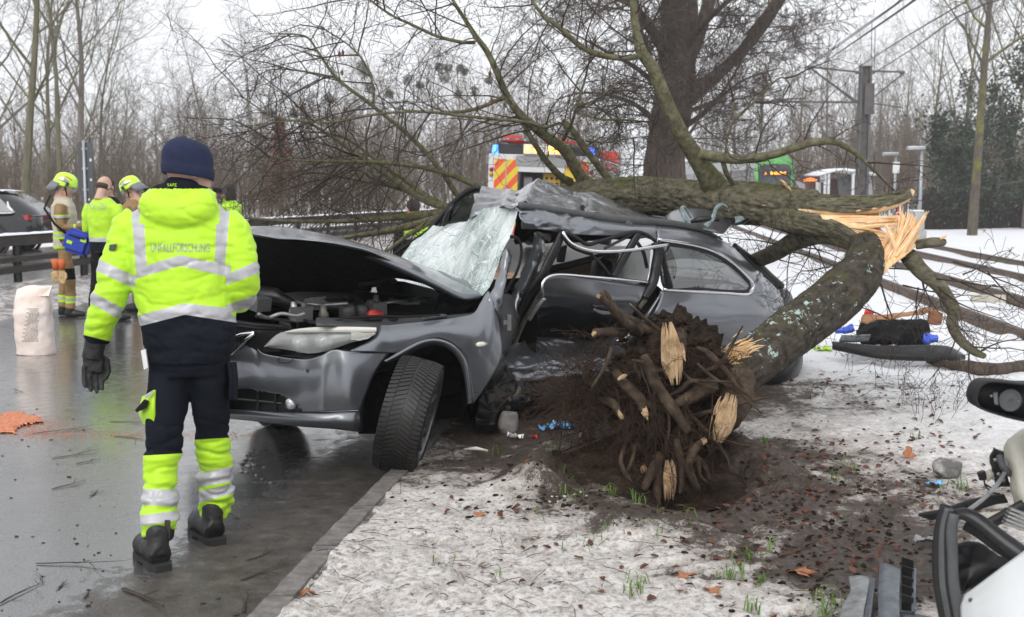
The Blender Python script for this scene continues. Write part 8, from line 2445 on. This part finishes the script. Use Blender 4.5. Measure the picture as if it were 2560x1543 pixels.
v,f=ball(G(1398,1165,.12)+Vector((0,0,.01)),(.07,.045,.03),k=12,m=8)
v=[p+Vector((fbm(p,14),fbm(p,14,3,2),fbm(p,14,3,5)))*.015 for p in v]
tag(mk('snow_clump',v,f,MT['snow_white'],None,True),'flat pale snow clump left of the root plate','snow clump')
# ---- grey trim pieces in the right foreground
tp1=empty('trim_panel',tuple(G(2155,1500,.12)))
tag(tp1,'scratched light grey trim panel with a bitten edge, left of the ribbed one','trim')
adopt(tp1,patch('panel_face',[[G(2122,1443,.16),G(2126,1480,.15),G(2105,1520,.14),G(2090,1560,.14)],[G(2150,1440,.17),G(2152,1480,.17),G(2145,1520,.16),G(2140,1570,.15)],[G(2175,1445,.17),G(2168,1490,.17),G(2160,1530,.16),G(2155,1580,.15)]],MT['trim_light'],nu=16,nv=16,thick=.006))
adopt(tp1,patch('panel_edge',[[G(2175,1445,.17),G(2155,1580,.15)],[G(2189,1448,.18),G(2172,1580,.17)]],MT['trim_grey'],nu=6,nv=10,thick=.008))
tp2=empty('ribbed_trim',tuple(G(2240,1490,.12)))
tag(tp2,'dark blue grey plastic trim with open ribbed back beside the torn white door','trim')
adopt(tp2,patch('trim_face',[[G(2200,1408,.22),G(2196,1480,.2),G(2197,1570,.18)],[G(2218,1412,.23),G(2214,1480,.21),G(2214,1570,.19)],[G(2250,1425,.22),G(2248,1490,.2),G(2248,1570,.18)]],MT['trim_grey'],nu=14,nv=14,thick=.008))
adopt(tp2,patch('trim_tray',[[G(2254,1424,.14),G(2252,1490,.13),G(2250,1530,.12)],[G(2284,1428,.14),G(2282,1490,.13),G(2280,1530,.12)]],MT['trim_light'],nu=8,nv=8,thick=.006))
for y_ in(1430,1452,1478,1502,1526):
 q=MB();a,b=G(2254,y_,.14),G(2283,y_+3,.14);q.prism([a,b,b+Vector((0,0,.05)),a+Vector((0,0,.06))],(0,1,0),.005);adopt(tp2,q.build('rib',MT['car_black']))
q=MB();q.tube([G(2286,1424,.18),G(2283,1530,.16)],.008,6);adopt(tp2,q.build('trim_rail',MT['trim_grey'],None,True))
adopt(tp2,patch('trim_foot',[[G(2250,1532,.15),G(2252,1570,.14)],[G(2330,1545,.14),G(2330,1580,.14)]],MT['trim_grey'],nu=6,nv=5,thick=.01))
crumpled('grey_shard',2330,1358,.1,.16,.05,MT['trim_light'],'curved grey plastic shard behind the torn door frame','shard',.1,.02,12)
# ---- torn white door with mirror, right foreground
dw=empty('torn_car_door',tuple(G(2480,1543,.1)))
tag(dw,'torn off white car door with black window frame and empty mirror housing','car door')
D0=3.55
def dtube(name,pts,w_,m,flat=.6,k=10):
 q=MB();P_=[W(*p)for p in pts];n=6*len(P_)
 q.tube(crom(P_,n),lerps(w_,n)if hasattr(w_,'__len__')else w_,k,flat=flat)
 return adopt(dw,q.build(name,MT[m],None,True))
for i,(dx,m_,w_)in enumerate(((0,'car_rubber',.017),(14,'plastic_grey',.017),(27,'car_rubber',.015),(38,'plastic_grey',.018))):
 dtube('window_frame',[(2364+dx*.6,1262+dx*.6,D0-i*.006),(2349+dx*.8,1320,D0-i*.006),(2343+dx,1390,D0-i*.006),(2346+dx,1460,D0-i*.006),(2358+dx,1530,D0-i*.006),(2370+dx,1590,D0-i*.006)],w_,m_)
dtube('window_frame',[(2384,1300,D0),(2392,1287,D0-.01),(2410,1285,D0-.02),(2440,1298,D0-.04),(2500,1345,D0-.08),(2560,1390,D0-.12),(2620,1432,D0-.16)],[.016,.022,.024,.026,.028,.028,.028],'car_black')
dtube('window_frame',[(2412,1312,D0+.03),(2450,1335,D0+.0),(2500,1372,D0-.04),(2570,1415,D0-.1)],.018,'car_rubber')
adopt(dw,patch('door_skin',[[W(2412,1490,D0-.02),W(2404,1520,D0-.03),W(2410,1580,D0-.05)],[W(2440,1470,D0-.05),W(2440,1520,D0-.09),W(2445,1590,D0-.12)],[W(2520,1410,D0-.12),W(2520,1500,D0-.18),W(2520,1600,D0-.22)],[W(2640,1322,D0-.2),W(2640,1460,D0-.26),W(2640,1610,D0-.3)]],MT['door_white'],nu=30,nv=22,thick=.012))
q=MB();q.lathe([(0,.003),(.006,.002),(.007,0)],Matrix.Translation(W(2426,1500,D0-.068))@Matrix.Rotation(pi/2,4,'X'),10);adopt(dw,q.build('door_plug',MT['plastic_grey']))
adopt(dw,patch('inner_panel',[[W(2512,1116,3.75),W(2520,1170,3.75),W(2534,1235,3.75),W(2550,1310,3.75)],[W(2535,1092,3.72),W(2545,1170,3.70),W(2552,1235,3.70),W(2565,1310,3.72)],[W(2562,1070,3.74),W(2575,1170,3.74),W(2580,1240,3.74),W(2590,1320,3.74)],[W(2620,1040,3.8),W(2630,1170,3.8),W(2640,1240,3.8),W(2640,1320,3.8)]],MT['door_cream'],nu=20,nv=24,thick=.01,disp=crumple(.015,9)))
adopt(dw,patch('latch_plate',[[W(2484,1120,3.8),W(2478,1150,3.8),W(2480,1180,3.8),W(2488,1215,3.8)],[W(2510,1128,3.79),W(2512,1160,3.79),W(2518,1190,3.79),W(2524,1215,3.79)]],MT['car_black'],nu=10,nv=14,thick=.02,disp=crumple(.012,20)))
for x,y_ in((2488,1150),(2496,1185),(2508,1200),(2514,1150)):
 v,f=ball(W(x,y_,3.77),.006,k=10,m=6);adopt(dw,mk('rivet',v,f,MT['steel_raw']))
dtube('cable',[(2516,1150,3.74),(2512,1180,3.72),(2490,1215,3.70),(2455,1250,3.66),(2415,1280,3.62)],.007,'trim_light',1)
dtube('cable',[(2499,1140,3.74),(2504,1160,3.72),(2512,1172,3.72),(2526,1185,3.74)],.011,'plastic_grey',1)
dtube('connector',[(2452,1180,3.8),(2456,1190,3.8),(2458,1198,3.8)],.014,'car_black',1)
dtube('connector',[(2464,1200,3.8),(2476,1185,3.8),(2488,1195,3.8)],[.012,.018,.01],'door_cream',.8)
dtube('wiring',[(2460,1200,3.8),(2464,1215,3.8),(2478,1230,3.78),(2500,1235,3.78)],.003,'car_rubber',1)
adopt(dw,patch('seal_strip',[[W(2296,1287,3.95),W(2330,1297,3.95)],[W(2350,1276,3.9),W(2370,1290,3.9)],[W(2420,1252,3.85),W(2430,1280,3.85)],[W(2470,1240,3.82),W(2480,1262,3.82)],[W(2510,1236,3.8),W(2520,1255,3.8)]],MT['car_rubber'],nu=24,nv=6,thick=.012))
adopt(dw,patch('crash_bar',[[W(2440,1290,3.72),W(2448,1305,3.7)],[W(2500,1278,3.7),W(2505,1310,3.68)],[W(2560,1270,3.7),W(2560,1330,3.7)]],MT['door_cream'],nu=12,nv=6,thick=.01))
dtube('inner_beam',[(2470,1312,3.66),(2510,1290,3.66),(2560,1262,3.66)],.020,'car_black',.7)
adopt(dw,patch('torn_inner_sheet',[[W(2385,1360,3.6),W(2385,1420,3.6),W(2388,1480,3.6)],[W(2410,1352,3.62),W(2420,1410,3.62),W(2415,1475,3.6)],[W(2450,1360,3.62),W(2470,1420,3.6),W(2440,1470,3.56)],[W(2500,1385,3.6),W(2520,1420,3.56),W(2500,1440,3.5)],[W(2560,1420,3.55),W(2560,1430,3.52),W(2560,1440,3.48)]],MT['car_black'],nu=30,nv=20,thick=.006,disp=crumple(.03,11)))
q=MB()
for i in range(5):
 q.box(-.05,.05,-.012,.012,-.004+i*.012,.003+i*.012,Matrix.Translation(W(2545,1318,3.6))@Matrix.Rotation(.35,4,'Y'))
adopt(dw,q.build('hinge_block',MT['steel_raw']))
mo=[(2440,1000),(2446,975),(2462,958),(2490,955),(2560,962),(2640,972),(2640,1065),(2560,1055),(2500,1040),(2450,1020)]
DMr=3.45
cen=Vector((0,0,0))
for p in mo:cen+=W(*p,DMr)
cen/=len(mo)
def mring(s_,D_):return[cen+(W(*p,DMr)-cen)*s_+Vector((0,D_-DMr,0))for p in mo]
def loopres(P_,n=60):return[crom(P_+[P_[0]],n+1)[i]for i in range(n)]
rs=[loopres(mring(.90,DMr+.07)),loopres(mring(.93,DMr+.05)),loopres(mring(.93,DMr+.005)),loopres(mring(1.0,DMr)),loopres(mring(1.03,DMr+.02)),loopres(mring(1.0,DMr+.08)),loopres(mring(.7,DMr+.13)),loopres(mring(.2,DMr+.15))]
vs=[p for r in rs for p in r]
fs=[(i*60+j,i*60+(j+1)%60,(i+1)*60+(j+1)%60,(i+1)*60+j)for i in range(7)for j in range(60)]+[tuple(range(60))]
mh=mk('mirror_housing',vs,fs,MT['car_rubber']);adopt(dw,mh)
q=MB();q.lathe([(.0,.01),(.014,.012),(.030,.006),(.034,.012),(.036,.0)],Matrix.Translation(W(2523,1000,DMr+.055))@Matrix.Rotation(pi/2,4,'X'),26);o=q.build('mirror_motor',MT['plastic_grey'],None,True);o.parent=mh
for x,y_ in((2526,985),(2508,1000),(2545,1003),(2478,990)):
 v,f=ball(W(x,y_,DMr+.05),.0045,k=8,m=5);o=mk('mirror_clip',v,f,MT['steel_raw']);o.parent=mh
crl=patch('bracket',[[W(2482,982,DMr+.06),W(2486,1012,DMr+.06)],[W(2494,980,DMr+.055),W(2496,1014,DMr+.055)]],MT['trim_light'],nu=6,nv=8,thick=.004);crl.parent=mh
dtube('mirror_arm',[(2600,1030,DMr+.1),(2610,1080,3.6),(2615,1130,3.75)],.03,'car_black')
# ---- heap of car parts and bags beyond the root plate (right)
hb=random.Random(8)
def heap(name,pts,th,m,lab,cat,amp=.05,sc=6,n=(24,14)):
 o=patch(name,[[W(*p)for p in c]for c in pts],MT[m],nu=n[0],nv=n[1],thick=th,disp=crumple(amp,sc,Vector((0,-1,.3))))
 return tag(o,lab,cat)
DH=10.4
heap('seat_cushion',[[(2150,845,DH),(2148,830,DH+.3),(2150,815,DH+.5)],[(2200,862,DH-.1),(2195,818,DH+.1),(2205,812,DH+.6)],[(2260,866,DH-.1),(2255,812,DH+.1),(2260,815,DH+.6)],[(2305,868,DH),(2308,815,DH+.2),(2300,818,DH+.6)],[(2312,850,DH+.1),(2312,830,DH+.3),(2310,825,DH+.5)]],.05,'black_cloth','crumpled black seat cover heaped on the black trim board','seat cover',.12,6,(40,26))
heap('trim_board',[[(2080,858,DH-.1),(2082,868,DH-.15),(2084,870,DH-.1)],[(2200,868,DH-.3),(2205,890,DH-.4),(2210,893,DH-.3)],[(2360,868,DH-.3),(2372,895,DH-.45),(2374,898,DH-.4)],[(2400,885,DH-.2),(2410,892,DH-.3),(2410,894,DH-.2)]],.04,'car_black','long black trim board lying on the snow under the seat cover','trim',.01,3)
heap('trim_cap',[[(2098,854,DH-.05),(2104,842,DH),(2110,840,DH+.1)],[(2130,855,DH-.1),(2135,842,DH-.05),(2138,840,DH+.1)],[(2172,852,DH-.1),(2176,840,DH-.05),(2178,839,DH+.1)]],.02,'trim_grey','dark grey plastic cap at the left end of the trim board','trim',.01,4)
heap('head_restraint',[[(2244,806,DH+.4),(2250,803,DH+.5)],[(2258,822,DH+.35),(2270,808,DH+.45)],[(2280,825,DH+.4),(2285,818,DH+.5)]],.06,'trim_grey','curved dark plastic piece sticking up behind the seat cover','trim',.01,4)
heap('brown_paper',[[(2148,812,DH+.7),(2154,795,DH+.9),(2158,788,DH+1.0)],[(2205,812,DH+.7),(2200,798,DH+.9),(2205,786,DH+1.0)],[(2240,796,DH+.8),(2238,790,DH+.9),(2238,782,DH+1.0)],[(2290,788,DH+.9),(2290,782,DH+1),(2290,776,DH+1.1)],[(2345,778,DH+1.0),(2335,772,DH+1.1),(2325,768,DH+1.2)]],.01,'kraft','long torn strip of brown paper behind the black heap','paper',.04,6)
heap('cardboard_flap',[[(2320,780,DH+.9),(2318,808,DH+.8)],[(2340,779,DH+.9),(2340,812,DH+.8)],[(2356,784,DH+.95),(2352,812,DH+.85)]],.012,'kraft_dark','dark brown cardboard flap at the right end of the paper','cardboard',.02,5)
heap('red_bag',[[(2160,785,DH+1.2),(2162,778,DH+1.25)],[(2172,784,DH+1.2),(2172,778,DH+1.25)],[(2184,786,DH+1.2),(2182,779,DH+1.25)]],.03,'red_cloth','small red cloth behind the brown paper','cloth',.02,8)
heap('blue_bag',[[(2088,830,DH+.6),(2092,822,DH+.7)],[(2105,832,DH+.55),(2106,822,DH+.7)],[(2122,830,DH+.6),(2126,815,DH+.7)],[(2136,824,DH+.6),(2132,814,DH+.7)]],.03,'plastic_blue','blue plastic bag at the left end of the black heap','bag',.03,8)
heap('blue_bag',[[(2306,850,DH-.2),(2310,840,DH-.1)],[(2318,858,DH-.25),(2320,838,DH-.1)],[(2332,852,DH-.2),(2338,844,DH-.1)],[(2345,850,DH-.2),(2344,842,DH-.1)]],.04,'plastic_blue','blue plastic bag at the right end of the black heap','bag',.03,8)
heap('white_scrap',[[(2205,814,DH+.5),(2206,806,DH+.6)],[(2225,812,DH+.5),(2225,805,DH+.6)],[(2240,812,DH+.5),(2240,805,DH+.6)]],.01,'white_plain','white foam scrap behind the seat cover','scrap',.02,8)
q=MB();q.box(-.22,.22,-.04,.04,0,.10,Matrix.Translation(G(2470,756,.12)));tag(q.build('wooden_block',MT['door_cream']),'pale wooden block lying in the snow between the tram rails','block')
v,f=tube_data(crom([G(2320,905,.12),G(2400,915,.14),(G(2470,925,.14)),G(2550,918,.13),G(2640,905,.12)],30),lerps([.02,.05,.06,.055,.04],30),12)
v=[p+Vector((0,0,.02*fbm(p,6)))for p in v]
tag(mk('fallen_log',v,f,MT['bark_brown']),'weathered grey brown log lying on the snow under the hanging limb','log')
# ------------------ winter air
bm=bmesh.new();bmesh.ops.create_cube(bm,size=1)
bmesh.ops.scale(bm,verts=bm.verts,vec=(620,560,27));bmesh.ops.translate(bm,verts=bm.verts,vec=(0,180,10.5))
me=bpy.data.meshes.new('haze');bm.to_mesh(me);bm.free()
hz_=bpy.data.objects.new('haze',me);COL.objects.link(hz_);tag(hz_,kind='stuff')
hm_=bpy.data.materials.new('haze_air');hm_.use_nodes=True
t=hm_.node_tree;t.nodes.clear()
ho=t.nodes.new('ShaderNodeOutputMaterial');hv_=t.nodes.new('ShaderNodeVolumePrincipled')
hv_.inputs['Color'].default_value=(.93,.94,.96,1);hv_.inputs['Density'].default_value=.0010;hv_.inputs['Anisotropy'].default_value=.2
t.links.new(hv_.outputs['Volume'],ho.inputs['Volume']);me.materials.append(hm_)
